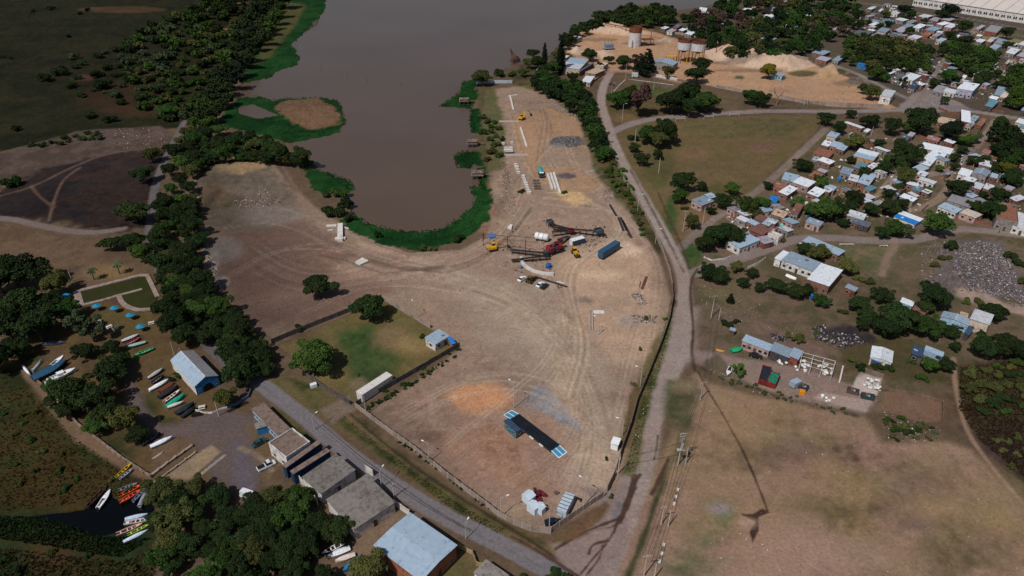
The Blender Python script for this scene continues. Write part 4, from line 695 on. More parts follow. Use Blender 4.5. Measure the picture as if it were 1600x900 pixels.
# a bare tree, two palms
def bare_tree(px, py, h, label):
    o = thing('bare_tree', label, 'tree', (*G(px, py).xy, 0)); r = random.Random(5); m = MB(); t = MB()
    m.tube([(0, 0, -.2), (.2, 0, h * .25), (.1, .1, h * .42)], [.4, .3, .24], 7)
    def br(p, d, ln, rad, lv):
        e = p + d * ln; (m if lv > 1 else t).tube([p, p.lerp(e, .5) + Vector((r.uniform(-.1, .1), r.uniform(-.1, .1), .1)), e], [rad, rad * .8, rad * .55], 5)
        if lv > 0:
            for k in range(3): br(e, (d + Vector((r.uniform(-.8, .8), r.uniform(-.8, .8), r.uniform(-.15, .5)))).normalized(), ln * .68, rad * .55, lv - 1)
    for k in range(5): a = k * 1.26; br(Vector((.1, .1, h * .4)), Vector((math.cos(a) * .8, math.sin(a) * .8, .75)).normalized(), h * .27, .2, 3)
    m.build('trunk', BARKG, o); t.build('twigs', BARKG, o); return o
bare_tree(1213, 164, 12, 'grey leafless tree behind the concrete wall of the sand plant')
def palm(px, py, h, label):
    o = thing('palm_tree', label, 'palm tree', (*G(px, py).xy, 0)); m = MB(); m.tube([(0, 0, -.2), (.1, 0, h * .5), (.25, .1, h)], [.3, .2, .17], 8); m.build('trunk', BARK, o)
    rng = np.random.default_rng(3); V = []; F = []; T = []
    for k in range(26):
        a = rng.uniform(0, 6.283); up = rng.uniform(-.1, .9); ln = rng.uniform(1.7, 2.5); prev = None
        for i in range(7):
            u = i / 6; c = np.array([.25 + math.cos(a) * ln * u, .1 + math.sin(a) * ln * u, h + up * u * 1.4 - 1.5 * u * u]); wd = .34 * math.sin(math.pi * min(.97, .12 + u * .88)) + .03
            s = np.array([-math.sin(a), math.cos(a), -.3]) * wd; s2 = np.array([math.sin(a), -math.cos(a), -.3]) * wd; row = [c + s, c, c + s2]
            if prev is not None:
                b0 = len(V); V += prev + row; F += [(b0, b0 + 1, b0 + 4, b0 + 3), (b0 + 1, b0 + 2, b0 + 5, b0 + 4)]; T += [rng.random() * .6 + .3] * 2
            prev = row
    link('fronds', npmesh('fronds', np.array(V), np.array(F), LM['w'], attrs={'tint': ('FACE', 'FLOAT', T)}), o); return o
palm(147, 437, 4.6, 'left palm tree on the lawn behind the long green pool'); palm(187, 428, 4.8, 'right palm tree with fuller crown behind the long green pool')
LM['tawny2'] = leafmat('verge_blades', (44, 52, 26), (66, 68, 38)); LM['tawny'] = leafmat('tawny_reed_blades', (40, 33, 18), (58, 47, 26))
# tufts: reeds of the marsh, scrub grass, plant mats
def tufts(name, polys, n, hgt0, hgt1, wd, t, z=0, label=None):
    rng = np.random.default_rng(len(name) + n); pts = []
    areas = []
    for pl in polys:
        xs = [p[0] for p in pl]; ys = [p[1] for p in pl]; k = 0; tri = 0
        while k < n // len(polys) and tri < n * 8:
            tri += 1; x = rng.uniform(min(xs), max(xs)); y = rng.uniform(min(ys), max(ys))
            if inpoly(x, y, pl): pts.append(G(x, y, z)); k += 1
    p = np.array([tuple(q) for q in pts]); N = len(p); V = []; T = []
    for k in range(3):
        a = rng.uniform(0, 6.283, N); h = rng.uniform(hgt0, hgt1, N); w_ = wd * rng.uniform(.6, 1.3, N); le = rng.normal(0, .35, (N, 2)) * h[:, None]
        dx = np.cos(a) * w_; dy = np.sin(a) * w_
        V.append(np.stack([np.stack([p[:, 0] - dx, p[:, 1] - dy, p[:, 2] - .1], 1), np.stack([p[:, 0] + dx, p[:, 1] + dy, p[:, 2] - .1], 1), np.stack([p[:, 0] + le[:, 0], p[:, 1] + le[:, 1], p[:, 2] + h], 1)], 1)); T.append(rng.random(N))
    V = np.concatenate(V).reshape(-1, 3); T = np.concatenate(T)
    o = link(name, npmesh(name, V, np.arange(len(V)).reshape(-1, 3), LM[t], attrs={'tint': ('FACE', 'FLOAT', T)})); tag(o, label, None, None, 'stuff'); return o
tufts('marsh_reeds', [[(-60, 575), (0, 572), (40, 606), (120, 688), (215, 750), (200, 775), (60, 795), (-60, 800)], [(-60, 850), (190, 878), (240, 860), (245, 925), (-60, 925)]], 4200, .3, .8, .16, 'tawny', label='tawny reeds covering the marsh beside the boat yard')
tufts('creek_reeds', [[(-60, 805), (60, 808), (110, 822), (150, 838), (235, 842), (190, 872), (0, 842)]], 2600, .3, .8, .18, 'd', label='dark green reeds along the black mooring creek')
tufts('scrub_grass', [[(1500, 575), (1605, 562), (1605, 750), (1532, 690), (1498, 640)]], 3000, .3, .8, .2, 'tawny', label='rough dry grass of the dark scrub beside the footpath')
tufts('verge_grass', [[(525, 640), (560, 668), (640, 730), (720, 790), (790, 828), (780, 835), (690, 785), (600, 712)], [(1052, 475), (1046, 520), (1032, 570), (1016, 620), (1003, 680), (992, 740), (978, 735), (990, 680), (1010, 600), (1035, 530)]], 2400, .1, .35, .14, 'tawny2', label='weeds growing on the ditch banks beside the perimeter wall')
def mats_leaves():
    rng = np.random.default_rng(77); pos = []
    for pl in MATP:
        xs = [p[0] for p in pl]; ys = [p[1] for p in pl]; ar = (max(xs) - min(xs)) * (max(ys) - min(ys)); n = int(min(2600, 300 + ar * .28))
        for k in range(n):
            x = rng.uniform(min(xs), max(xs)); y = rng.uniform(min(ys), max(ys))
            if inpoly(x, y, pl) and not (370 < x < 434 and 160 < y < 185): q = G(x, y, -.25); pos.append(tuple(q))
    pos = np.array(pos); nr = np.zeros_like(pos); nr[:, 2] = 1
    v, f = leaf_cloud(pos, nr, np.full(len(pos), .42), rng, .45)
    o = link('water_plants', npmesh('water_plants', v, f, LM['mat'], attrs={'tint': ('FACE', 'FLOAT', rng.random(len(pos)))})); tag(o, 'broad leaves of the green plant mats floating along the river shores', None, None, 'stuff')
LM['mat'] = leafmat('hyacinth_leaves', (11, 40, 11), (23, 54, 18)); mats_leaves()
# ------------------------------------------------------------------ buildings
WALLC = {'white': (214, 208, 204), 'cream': (196, 178, 158), 'brick': (134, 96, 80), 'orange': (156, 98, 72), 'grey': (142, 134, 130), 'pink': (178, 146, 138), 'blue': (40, 120, 176), 'dark': (70, 66, 68), 'redbrick': (134, 76, 62), 'navy': (22, 58, 92), 'tan': (160, 130, 108), 'lilac': (164, 160, 178), 'lblue': (150, 186, 206), 'ochre': (206, 146, 92), 'teal': (52, 120, 130), 'wood': (96, 72, 58)}
ROOFC = {'white': (220, 226, 232), 'offwhite': (200, 202, 208), 'bgrey': (134, 152, 168), 'lblue': (156, 176, 194), 'grey': (146, 144, 146), 'slate': (92, 100, 112), 'rust': (126, 88, 76), 'tan': (186, 162, 138), 'beige': (206, 190, 174), 'brown': (122, 104, 94), 'concrete': (132, 124, 118), 'lilac': (164, 158, 170), 'teal': (96, 136, 150), 'dblue': (48, 70, 96), 'tarp': (32, 118, 190), 'orange': (144, 98, 78), 'pink': (160, 112, 108), 'fibre': (126, 119, 113)}
def wallmat(c): return mat('wall_' + c, WALLC[c], var=.1, scale=1.2, rnd=.1, dirt=tuple(int(v * .66) for v in WALLC[c]), dirt_amt=.5, dirt_scale=.8)
def roofmat(c):
    tin = c in ('white', 'offwhite', 'bgrey', 'lblue', 'grey', 'slate', 'lilac', 'teal', 'dblue')
    d = {'white': (176, 170, 168), 'rust': (96, 66, 58), 'tarp': (24, 92, 160), 'bgrey': (116, 128, 138), 'lblue': (126, 146, 160)}.get(c, tuple(int(v * .72) for v in ROOFC[c]))
    return mat('roof_' + c, ROOFC[c], rough=.55 if tin else .9, var=.07, scale=.7, rnd=.12, dirt=d, dirt_amt=.28 if tin else .5, dirt_scale=.8, spec=.4 if tin else .2, wave=4.5 if tin or c in ('rust', 'fibre') else 0)
GLASS = mat('dark_window_glass', (26, 30, 36), rough=.15, var=.1, spec=.5); FRAME = mat('window_frame', (150, 146, 142)); DOORM = mat('door_paint', (84, 66, 56), rnd=.35); DARKIN = mat('dark_opening', (22, 20, 22))
STONE = mat('rubble_stone', (150, 136, 128), rnd=.2)
CONC = mat('concrete', (168, 156, 148), var=.12, scale=1.5, dirt=(116, 106, 100), dirt_amt=.4)
WIN = {}
def window_parts(parent, p, rz, w_, h_):
    "frame with a pane as its sub-part; p is the centre on the wall face"
    k = ('f', round(w_, 1), round(h_, 1))
    if k not in WIN:
        m = MB(); t = .09
        for sx in (-1, 1): m.box((sx * (w_ / 2), 0, 0), (t, .12, h_ + t))
        for sz in (-1, 1): m.box((0, 0, sz * h_ / 2), (w_ - t, .12, t))
        g = MB(); g.box((0, .0, 0), (w_ - t, .05, h_ - t)); WIN[k] = (m.mesh('window', FRAME), g.mesh('pane', GLASS))
    f = link('window', WIN[k][0], parent); f.location = p; f.rotation_euler = (0, 0, rz); link('pane', WIN[k][1], f)
def door_part(parent, p, rz, w_=.95, h_=2.05, mt=None):
    k = ('d', round(w_, 1), round(h_, 1), (mt or DOORM).name)
    if k not in WIN:
        m = MB(); m.box((0, 0, h_ / 2), (w_, .1, h_)); m.box((w_ * .36, -.07, 1.0), (.06, .06, .16)); WIN[k] = m.mesh('door', mt or DOORM)
    d = link('door', WIN[k], parent); d.location = p; d.rotation_euler = (0, 0, rz)
FOOT = []
def rectpx(A, Bp, Cp, h):
    a, b, c = (G(*q, h).xy for q in (A, Bp, Cp))
    u = b - a; v = c - b; lu, lv = u.length, v.length
    side = 1 if u.x * v.y - u.y * v.x > 0 else -1
    ang = math.atan2(u.y, u.x); ang2 = math.atan2(v.y, v.x) - side * math.pi / 2
    d = (ang2 - ang + math.pi) % (2 * math.pi) - math.pi
    ang += d * lv / (lu + lv)
    ux = Vector((math.cos(ang), math.sin(ang))); vx = Vector((-ux.y, ux.x)) * side
    return (a + c) / 2, ang, abs((c - a).dot(ux)), abs((c - a).dot(vx))
def house(A, Bp, Cp, h=2.8, roof='grey', wall='brick', style='mono', label=None, desc=None, cat='house', name=None, roofs=None, nwin=None, door=True, over=.22, group=None, tank=False, detail=True, par=False, rise=None, winh=1.0):
    """three roof corners in the photo, at eaves height h; A-B is the local x side"""
    c, ang, lx, ly = rectpx(A, Bp, Cp, h)
    px = (A[0] + Cp[0]) / 2; py = (A[1] + Cp[1]) / 2
    o = thing(name or 'house', label, cat, (c.x, c.y, 0), ang, group)
    FOOT.append((c.x, c.y, max(lx, ly) / 2))
    wm_ = wallmat(wall); lx -= 2 * over * .6; ly -= 2 * over * .6; X, Y = lx / 2, ly / 2
    rise = rise if rise is not None else {'mono': min(.5, .09 * ly), 'gable': .22 * ly, 'flat': 0, 'gablex': .22 * lx}[style]
    m = MB(); hz = h - .08
    bot = [(-X, -Y, -.15), (X, -Y, -.15), (X, Y, -.15), (-X, Y, -.15)]
    if style == 'mono': zt = [hz, hz, hz + rise, hz + rise]
    else: zt = [hz] * 4
    top = [(bot[i][0], bot[i][1], zt[i]) for i in range(4)]
    fs = [(i, (i + 1) % 4, (i + 1) % 4 + 4, i + 4) for i in range(4)]; m.add(bot + top, fs + [(4, 5, 6, 7)])
    if style == 'gable': m.add([(-X, -Y, hz), (-X, Y, hz), (-X, 0, hz + rise), (X, -Y, hz), (X, Y, hz), (X, 0, hz + rise)], [(0, 2, 1), (3, 4, 5)])
    if style == 'gablex': m.add([(-X, -Y, hz), (X, -Y, hz), (0, -Y, hz + rise), (-X, Y, hz), (X, Y, hz), (0, Y, hz + rise)], [(0, 1, 2), (3, 5, 4)])
    if par:
        t = .18
        for (cx, cy, dx, dy) in ((0, -Y + t / 2, lx, t), (0, Y - t / 2, lx, t), (-X + t / 2, 0, t, ly - 2 * t), (X - t / 2, 0, t, ly - 2 * t)): m.box((cx, cy, h + .3), (dx, dy, .6 + .02), bottom=False)
    m.build('wall', wm_, o)
    rl = roofs or [roof]; th = .07; ov = 0 if par else over
    if par: X -= .2; Y -= .2
    def slab(x0, x1, y0, y1, z0, z1, mt, k=0):
        "roof sheet from (x0,y0,z0) to (x1,y1,z1), sloping along y"
        q = MB(); z0 += k * .012; z1 += k * .012
        vs = [(x0, y0, z0), (x1, y0, z0), (x1, y1, z1), (x0, y1, z1)]
        q.add([(a, b_, z - .0) for a, b_, z in vs] + [(a, b_, z + th) for a, b_, z in vs], [(4, 5, 6, 7), (3, 2, 1, 0), (0, 1, 5, 4), (1, 2, 6, 5), (2, 3, 7, 6), (3, 0, 4, 7)])
        return q.build('roof_sheet' if len(rl) > 1 or style in ('gable',) else 'roof', mt, o)
    if style in ('flat', 'mono'):
        ns = len(rl); xs = [-X - ov + (2 * X + 2 * ov) * i / ns for i in range(ns + 1)]
        sl = rise / (2 * Y) if Y else 0
        for i in range(ns): slab(xs[i], xs[i + 1] + (.06 if i < ns - 1 else 0), -Y - ov, Y + ov, h - sl * ov, h + rise + sl * ov, roofmat(rl[i]), i % 2)
    elif style == 'gable':
        sl = rise / Y; ns = max(1, len(rl) // 2); xs = [-X - ov + (2 * X + 2 * ov) * i / ns for i in range(ns + 1)]
        for i in range(ns):
            e = .06 if i < ns - 1 else 0
            slab(xs[i], xs[i + 1] + e, -Y - ov, .02, h - sl * ov, h + rise, roofmat(rl[i]), i % 2); slab(xs[i], xs[i + 1] + e, .02, Y + ov, h + rise, h - sl * ov, roofmat(rl[-1 - i]), i % 2)
        q = MB(); q.box((0, .02, h + rise + th + .02), (2 * X + 2 * ov, .3, .05)); q.build('ridge_cap', roofmat('offwhite'), o)
    elif style == 'gablex':
        sl = rise / X; q = MB()
        for s in (-1, 1):
            vs = [(s * (X + ov), -Y - ov, h - sl * ov), (s * (X + ov), Y + ov, h - sl * ov), (0, Y + ov, h + rise), (0, -Y - ov, h + rise)]
            q.add(vs + [(a, b_, z + th) for a, b_, z in vs], [(4, 5, 6, 7), (0, 1, 5, 4), (1, 2, 6, 5), (2, 3, 7, 6), (3, 0, 4, 7), (3, 2, 1, 0)])
        q.build('roof', roofmat(rl[0]), o)
    if par: X += .2; Y += .2
    if style == 'mono' and detail and lx > 4 and 'fibre' not in rl:
        sl = rise / (2 * Y)
        for k in range(RNG.choice((0, 1, 1, 2, 3))):
            y_ = RNG.uniform(-Y * .6, Y * .6); q = MB(); q.box((RNG.uniform(-X * .7, X * .7), y_, h + sl * (y_ + Y) + th + .06), (RNG.uniform(.6, 2.2), RNG.uniform(.5, 1.6), .05), rx=math.atan(sl), rz=RNG.choice((0, 0, .2, -.3))); q.build('roof_patch', roofmat(RNG.choice(('rust', 'grey', 'offwhite', 'slate', 'brown', 'lblue'))), o)
    # windows and doors on the walls that face the camera
    if detail:
        to = Vector((-c.x, -c.y)).normalized(); wz = 1.05 + winh / 2; did = False
        for (nx, ny, L_, hh) in ((0, -1, lx, X), (1, 0, ly, Y), (0, 1, lx, X), (-1, 0, ly, Y)):
            nw = Vector((nx * math.cos(ang) - ny * math.sin(ang), nx * math.sin(ang) + ny * math.cos(ang)))
            if nw.dot(to) < .3: continue
            rzl = math.atan2(ny, nx) + math.pi / 2; k = nwin if nwin is not None else max(1, min(5, int(L_ / 3)))
            slots = [(-.5 + (i + .5) / (k + (0 if did or not door else 1))) * L_ for i in range(k + (0 if did or not door else 1))]
            RNG.random()
            for i, s in enumerate(slots):
                d = Y if nx == 0 else X
                p = (s * (-ny if nx == 0 else 0) + nx * (d + .01), s * nx + ny * (d + .01), 0)
                if door and not did and i == len(slots) // 2: door_part(o, p, rzl); did = True
                elif L_ > 1.6: window_parts(o, (p[0], p[1], wz), rzl, min(1.1, L_ * .4), winh)
    if not label: AUTO.append((o, desc or (dict(white='white roofed', offwhite='pale roofed', bgrey='blue grey roofed', lblue='light blue roofed', grey='grey roofed', slate='slate grey roofed', rust='rusty roofed', tan='tan roofed', beige='beige roofed', brown='brown roofed', lilac='lilac grey roofed', teal='teal grey roofed', dblue='dark blue roofed', tarp='blue tarpaulin covered', orange='brick orange topped', pink='pink roofed', concrete='concrete roofed', fibre='grey roofed')[rl[0]] + ' ' + dict(brick='brick', orange='orange brick', redbrick='red brick', white='white walled', cream='cream walled', grey='grey walled', pink='pink walled', tan='tan walled', dark='dark walled', lilac='lilac walled', ochre='ochre walled', blue='blue walled', lblue='pale blue walled', teal='teal walled', navy='navy walled', wood='wooden')[wall] + ' house'), px, py))
    return o, c, ang, X, Y
def HB(*a, **k): return house(*a, **k)[0]
# --- foreground sheds, club and boat house
o, c, a, X, Y = house((584, 852), (641, 802), (714, 852), 5, 'lblue', 'orange', 'gablex', 'large light blue roofed warehouse with orange brick wall by the asphalt road', cat='warehouse', name='warehouse', rise=.5, nwin=2, over=.3)
house((472, 747), (525, 712), (555, 734), 3.8, 'fibre', 'white', 'mono', 'upper grey fibre roofed shed next to the blue courts', cat='shed', name='shed', roofs=['fibre', 'fibre', 'fibre'], nwin=0, rise=.3)
house((510, 782), (572, 749), (617, 785), 3.8, 'fibre', 'white', 'mono', 'lower grey shed with a patched paler roof sheet, behind the warehouse', cat='shed', name='shed', roofs=['concrete', 'fibre'], nwin=0, rise=.3)
o, c, a, X, Y = house((419, 694), (457, 672), (486, 692), 4.2, 'brown', 'white', 'flat', 'white club house with a flat brown roof beside the courts', cat='club house', name='club_house', par=True)
house((393, 640), (410, 635), (455, 671), 3, 'brown', 'lblue', 'mono', 'narrow pale blue changing block with brown roof along the asphalt road', cat='changing block', name='changing_block', nwin=9, door=False, rise=.15)
house((398, 662), (418, 657), (422, 664), 2.6, 'concrete', 'blue', 'flat', 'small concrete canopy against the pale blue changing block', cat='canopy', name='canopy', detail=False)
house((441, 727), (496, 689), (502, 692), 4.0, 'brown', 'navy', 'flat', 'upper of two narrow blue walled court blocks beside the white club house', cat='court block', name='court_block', detail=False, over=.05)
house((453, 736), (510, 701), (516, 705), 4.0, 'brown', 'navy', 'flat', 'lower of two narrow blue walled court blocks, nearest the upper grey shed', cat='court block', name='court_block', detail=False, over=.05)
o, c, a, X, Y = house((266, 563), (304, 604), (341, 587), 3.6, 'offwhite', 'white', 'gable', 'boat club house with blue gable wall and dark arched door', cat='boat house', name='boat_house', roofs=['lblue', 'lblue', 'grey', 'grey'], nwin=3, door=False, rise=1.7, over=.15)
m = MB()                                                   # the blue gable wall with its arch
m.add([(X + .04, -Y, 0), (X + .04, Y, 0), (X + .04, Y, 3.5), (X + .04, 0, 5.1), (X + .04, -Y, 3.5)], [(0, 1, 2, 3, 4)]); m.build('gable_wall', wallmat('blue'), o)
m = MB(); q = [(X + .08, -1.5, .02)] + [(X + .08, -1.5 * math.cos(t), 1.2 + 1.5 * math.sin(t)) for t in np.linspace(0, math.pi, 12)] + [(X + .08, 1.5, .02)]; m.add(q, [tuple(range(len(q)))]); m.build('arched_door', DARKIN, o)
house((664, 529), (686, 514), (702, 525), 3.0, 'lblue', 'white', 'mono', 'small white hut in the right corner of the walled grass lot', cat='hut', name='hut', nwin=1, rise=.4)
HB((699, 529), (706, 525), (712, 536), 2.4, 'tarp', 'brick', 'mono', 'little blue awning on brick piers against the white hut', cat='awning', name='awning', detail=False)
HB((787, 658), (795, 655), (814, 671), 2.7, 'dblue', 'dblue' if 0 else 'teal', 'flat', 'dark blue weighing cabin beside the weighbridge', cat='cabin', name='weighing_cabin', nwin=2)
HB((740, 895), (760, 880), (795, 899), 3, 'concrete', 'white', 'flat', 'pale concrete roof at the bottom edge beside the road fence', cat='building', name='building')
# --- village south
HB((1210, 404), (1224, 391.5), (1234, 395), 3.2, 'white', 'white', 'mono', 'white porch roof at the left end of the long grey tin house', cat='porch', name='porch', detail=False)
HB((1221, 407.5), (1235, 394), (1285, 411), 3.3, 'bgrey', 'white', 'mono', 'long grey tin roofed house between the white porch and the white flat house', roofs=['bgrey'], nwin=4)
HB((1261, 436), (1284, 412), (1317, 422), 4.2, 'white', 'brick', 'flat', 'big flat white roofed brick house right of the long grey tin house')
HB((1253, 378), (1264, 371), (1321, 392), 3.0, 'lblue', 'brick', 'mono', 'long light blue roofed house half hidden by trees beside the village road')
HB((1258, 348), (1264, 340.5), (1287, 347), 2.7, 'bgrey', 'pink', 'mono', 'small pink grey house with one slope tin roof on the village lawn')
HB((1235, 333), (1244, 317), (1256, 320), 3.4, 'rust', 'grey', 'mono', 'tall grey block house with rusty roof above the small pink grey house')
HB((1205, 336), (1215, 329), (1232, 332), 2.8, 'tan', 'brick', 'mono'); HB((1200, 347), (1206, 341), (1217, 345), 2.8, 'lblue', 'brick', 'mono', roofs=['offwhite', 'lblue'])
HB((1199, 366), (1206, 361), (1224, 369), 3, 'beige', 'white', 'flat', par=True, desc='white parapet house with orange yard'); HB((1323, 338), (1328, 329), (1354, 335), 2.9, 'offwhite', 'grey', 'mono', roofs=['offwhite', 'white'])
HB((1330, 348), (1334, 341), (1347, 346), 2.5, 'slate', 'brick', 'mono'); HB((1341, 352), (1346, 345), (1361, 348), 2.5, 'slate', 'dark', 'mono')
HB((1396, 340), (1411, 333), (1443, 342), 2.9, 'offwhite', 'white', 'mono', 'low house with blue tarpaulin and white tin roof behind the roadside trees', roofs=['tarp', 'white'])
HB((1465, 324), (1474, 316), (1504, 327), 2.9, 'lblue', 'white', 'mono', 'white walled house with light blue roof on the bend of the village road', nwin=4)
HB((1499, 332), (1510, 325), (1536, 335), 3.0, 'beige', 'pink', 'flat', 'pink and brick house with beige roof right of the white walled house')
HB((1479, 315), (1489, 306), (1524, 314), 3.0, 'grey', 'grey', 'mono', 'wide dull grey roof behind the white walled house on the bend')
HB((1556, 343), (1568, 322), (1589, 322), 4.6, 'orange', 'grey', 'flat', 'tall unfinished house with open orange brick top beside the right edge', par=True)
HB((1581, 355), (1592, 334), (1618, 339), 2.8, 'offwhite', 'white', 'flat', 'white walled yard with blue tank at the right edge of the photo', par=True)
HB((1333, 245), (1342, 232), (1374, 239), 3.4, 'lblue', 'ochre', 'mono', 'ochre walled house with half blue half white roof', roofs=['lblue', 'white'])
for a_ in (((1333, 262), (1339, 250), (1357, 256), 2.8, 'teal', 'brick'), ((1353, 262), (1362, 252), (1374, 257), 2.9, 'white', 'brick'), ((1339, 286), (1349, 267), (1370, 273), 3.1, 'lblue', 'brick'), ((1325, 282), (1331, 273.5), (1343, 275), 2.9, 'offwhite', 'brick'), ((1319, 270), (1323, 262), (1334, 265), 2.8, 'bgrey', 'brick'),
           ((1405, 308.5), (1411, 302), (1434, 310), 2.8, 'white', 'grey'), ((1416, 288.5), (1419, 284), (1436, 287), 2.8, 'white', 'brick'), ((1432, 273), (1438, 267), (1451, 270), 2.8, 'white', 'pink'), ((1424, 297), (1428, 291.5), (1441, 294), 2.7, 'teal', 'brick'), ((1439.5, 299.5), (1445, 294), (1457, 299), 2.9, 'white', 'brick'), ((1418, 302.5), (1422, 297.5), (1437, 306), 2.6, 'offwhite', 'brick'), ((1434, 281.5), (1438, 276.5), (1464, 284), 2.8, 'offwhite', 'white'), ((1396, 293), (1403, 286.5), (1418, 294), 2.6, 'rust', 'brick'), ((1395, 306), (1399, 299.5), (1408, 303), 2.6, 'dblue', 'wood'),
           ((1496, 273), (1502, 263), (1520, 267), 3.2, 'white', 'white'), ((1529, 258), (1533, 250.5), (1550, 253), 3, 'white', 'brick'), ((1504, 281), (1510, 275), (1527, 280), 2.9, 'white', 'brick'), ((1518, 293), (1523, 284), (1538, 288), 3, 'offwhite', 'brick'), ((1536, 295), (1541, 287), (1554, 290), 2.9, 'offwhite', 'brick'), ((1547, 277), (1550, 270.5), (1560, 272.5), 2.8, 'lblue', 'redbrick'), ((1561, 277), (1566, 270), (1572, 272), 2.8, 'teal', 'redbrick'), ((1568.5, 294.5), (1573, 289), (1586, 293), 2.6, 'lilac', 'pink'), ((1534, 239), (1537, 233), (1549, 235.5), 2.8, 'pink', 'pink'),
           ((1216, 301), (1231, 288), (1247, 294.5), 3, 'white', 'brick'), ((1238, 286), (1248, 274.5), (1275, 284), 3.1, 'white', 'pink'), ((1221, 281.5), (1228, 271), (1249, 274), 3, 'lblue', 'grey'), ((1261, 303), (1273, 292), (1291, 297.5), 3, 'white', 'brick'), ((1286, 298), (1291, 292), (1302, 296), 2.9, 'white', 'brick'), ((1208, 293), (1213, 284.5), (1230, 288), 2.6, 'orange', 'orange'), ((1277, 251.5), (1284, 245), (1305, 252), 2.9, 'white', 'brick'), ((1276, 267), (1280, 262), (1294, 267), 2.8, 'lilac', 'brick'), ((1263, 276), (1270, 267), (1287, 272), 2.5, 'orange', 'orange'), ((1312, 271), (1317, 261), (1333, 264), 2.9, 'bgrey', 'grey'), ((1287, 294), (1292, 288), (1308, 292), 2.8, 'lblue', 'grey'), ((1268, 250), (1271, 243.5), (1282, 247), 2.7, 'lblue', 'grey'), ((1200, 315), (1206, 306), (1218, 308.5), 2.6, 'tarp', 'tan'),
           ((1291, 213), (1296, 204.5), (1313, 209), 3.6, 'lblue', 'cream'), ((1283, 227), (1289, 220), (1300, 222), 2.8, 'white', 'brick'), ((1296, 229), (1301, 221), (1316, 223.5), 2.9, 'lblue', 'orange'), ((1306, 233), (1314, 224), (1327, 227), 3, 'lblue', 'brick'), ((1318, 192.5), (1322, 189), (1351, 199), 2.8, 'offwhite', 'brick'), ((1349, 205.5), (1353, 200), (1361, 202.5), 2.8, 'white', 'grey'), ((1270, 241), (1278, 231), (1304, 237), 2.3, 'orange', 'orange'),
           ((1326, 210), (1329, 206), (1337, 209), 2.5, 'offwhite', 'grey'), ((1080, 314), (1099, 305), (1116, 314), 3.2, 'bgrey', 'pink'), ((1100, 305), (1111, 300.5), (1121, 307), 3, 'lblue', 'grey'), ((1134, 377), (1166, 364), (1188, 375), 3.4, 'lblue', 'white'), ((1171, 361), (1183, 351), (1204, 359), 2.8, 'rust', 'redbrick'), ((1166, 347), (1173, 341.5), (1187, 349), 2.7, 'lblue', 'brick'), ((1190, 350), (1200, 340), (1212, 344), 2.8, 'lblue', 'brick'), ((1178, 342), (1185, 333.5), (1200, 340), 2.6, 'rust', 'brick'), ((1150, 342), (1156, 336), (1172, 343), 2.6, 'white', 'grey'), ((1196, 362), (1203, 352), (1215, 357), 2.6, 'rust', 'brick'),
           ((1476, 272), (1481, 268), (1487, 270), 2, 'grey', 'wood'), ((1437, 232), (1445, 224.5), (1490, 232.5), 3.4, 'white', 'grey'), ((1452, 241), (1459, 233), (1482, 238), 3.2, 'white', 'brick'), ((1459, 247), (1465, 241), (1485, 250), 3, 'bgrey', 'cream'), ((1474, 221), (1479, 217.5), (1494, 221.5), 2.8, 'white', 'redbrick'), ((1446, 218), (1451, 212.5), (1470, 216), 2.6, 'pink', 'brick'), ((1407, 217), (1412, 210), (1424, 213), 2.8, 'slate', 'grey'), ((1417, 212), (1422, 206), (1431, 208), 2.8, 'lilac', 'brick'), ((1464, 192), (1470, 184), (1500, 188), 2.8, 'tan', 'brick'), ((1502, 190), (1507, 174), (1516, 174), 3.6, 'white', 'redbrick'), ((1514, 188), (1518, 179), (1530, 182), 3, 'bgrey', 'white'), ((1526, 196), (1533, 184), (1542, 186), 3.2, 'orange', 'redbrick'), ((1508, 197), (1513, 190), (1524, 193), 2.8, 'grey', 'cream'), ((1586, 192), (1590, 185), (1612, 190), 3, 'white', 'cream'), ((1592, 200), (1597, 195), (1612, 198), 2.8, 'teal', 'white'), ((1590, 217), (1593, 211), (1600, 213), 2.6, 'lblue', 'grey'), ((1592, 260), (1595, 256), (1610, 260), 2.6, 'pink', 'brick')):
    house(*a_, style='mono')
HB((1436, 256), (1450, 240), (1467, 244), 3.4, 'white', 'cream', 'mono', 'cream walled white roofed house at the left of the village junction')
HB((1519, 271), (1521.5, 260), (1548, 267.5), 4.0, 'bgrey', 'grey', 'gable', 'large shiny blue grey tin shed right of the village junction', roofs=['bgrey', 'bgrey'], rise=.9)
# --- recycling yard and lower houses
HB((1159, 534), (1165, 524), (1208, 539), 2.9, 'lblue', 'pink', 'mono', 'long low light blue roofed house at the recycling yard', nwin=4)
HB((1203, 549.5), (1211, 537.5), (1240, 546), 3.0, 'bgrey', 'dark', 'mono', 'open fronted blue grey shed joined to the long recycling house', cat='shed', name='shed', detail=False)
HB((1233, 557), (1241, 544.5), (1255, 549), 3.1, 'lblue', 'redbrick', 'mono', 'end shed with red brick wall at the recycling yard', cat='shed', name='shed', detail=False)
HB((1360, 558), (1364.5, 541.5), (1396, 549), 3.0, 'white', 'white', 'gable', 'white cabin with a dark striped roof on the scrub above the concrete slabs', roofs=['white', 'white'], rise=.5)
HB((1361, 562), (1366, 556), (1377, 561), 2.2, 'tarp', 'wood', 'mono', 'bright blue tarpaulin lean-to before the white cabin', cat='lean-to', name='lean_to', detail=False)
HB((1424, 554), (1431, 542.5), (1446, 545), 2.6, 'dblue', 'dark', 'mono'); HB((1442, 556), (1449, 544), (1475, 550.5), 2.7, 'lblue', 'grey', 'mono', roofs=['bgrey', 'lblue'])
HB((1470, 495), (1476, 487), (1518, 500), 3.2, 'bgrey', 'lblue', 'gable', 'long blue grey gabled house joined to the cream two storey house', roofs=['lblue', 'bgrey'], rise=.6)
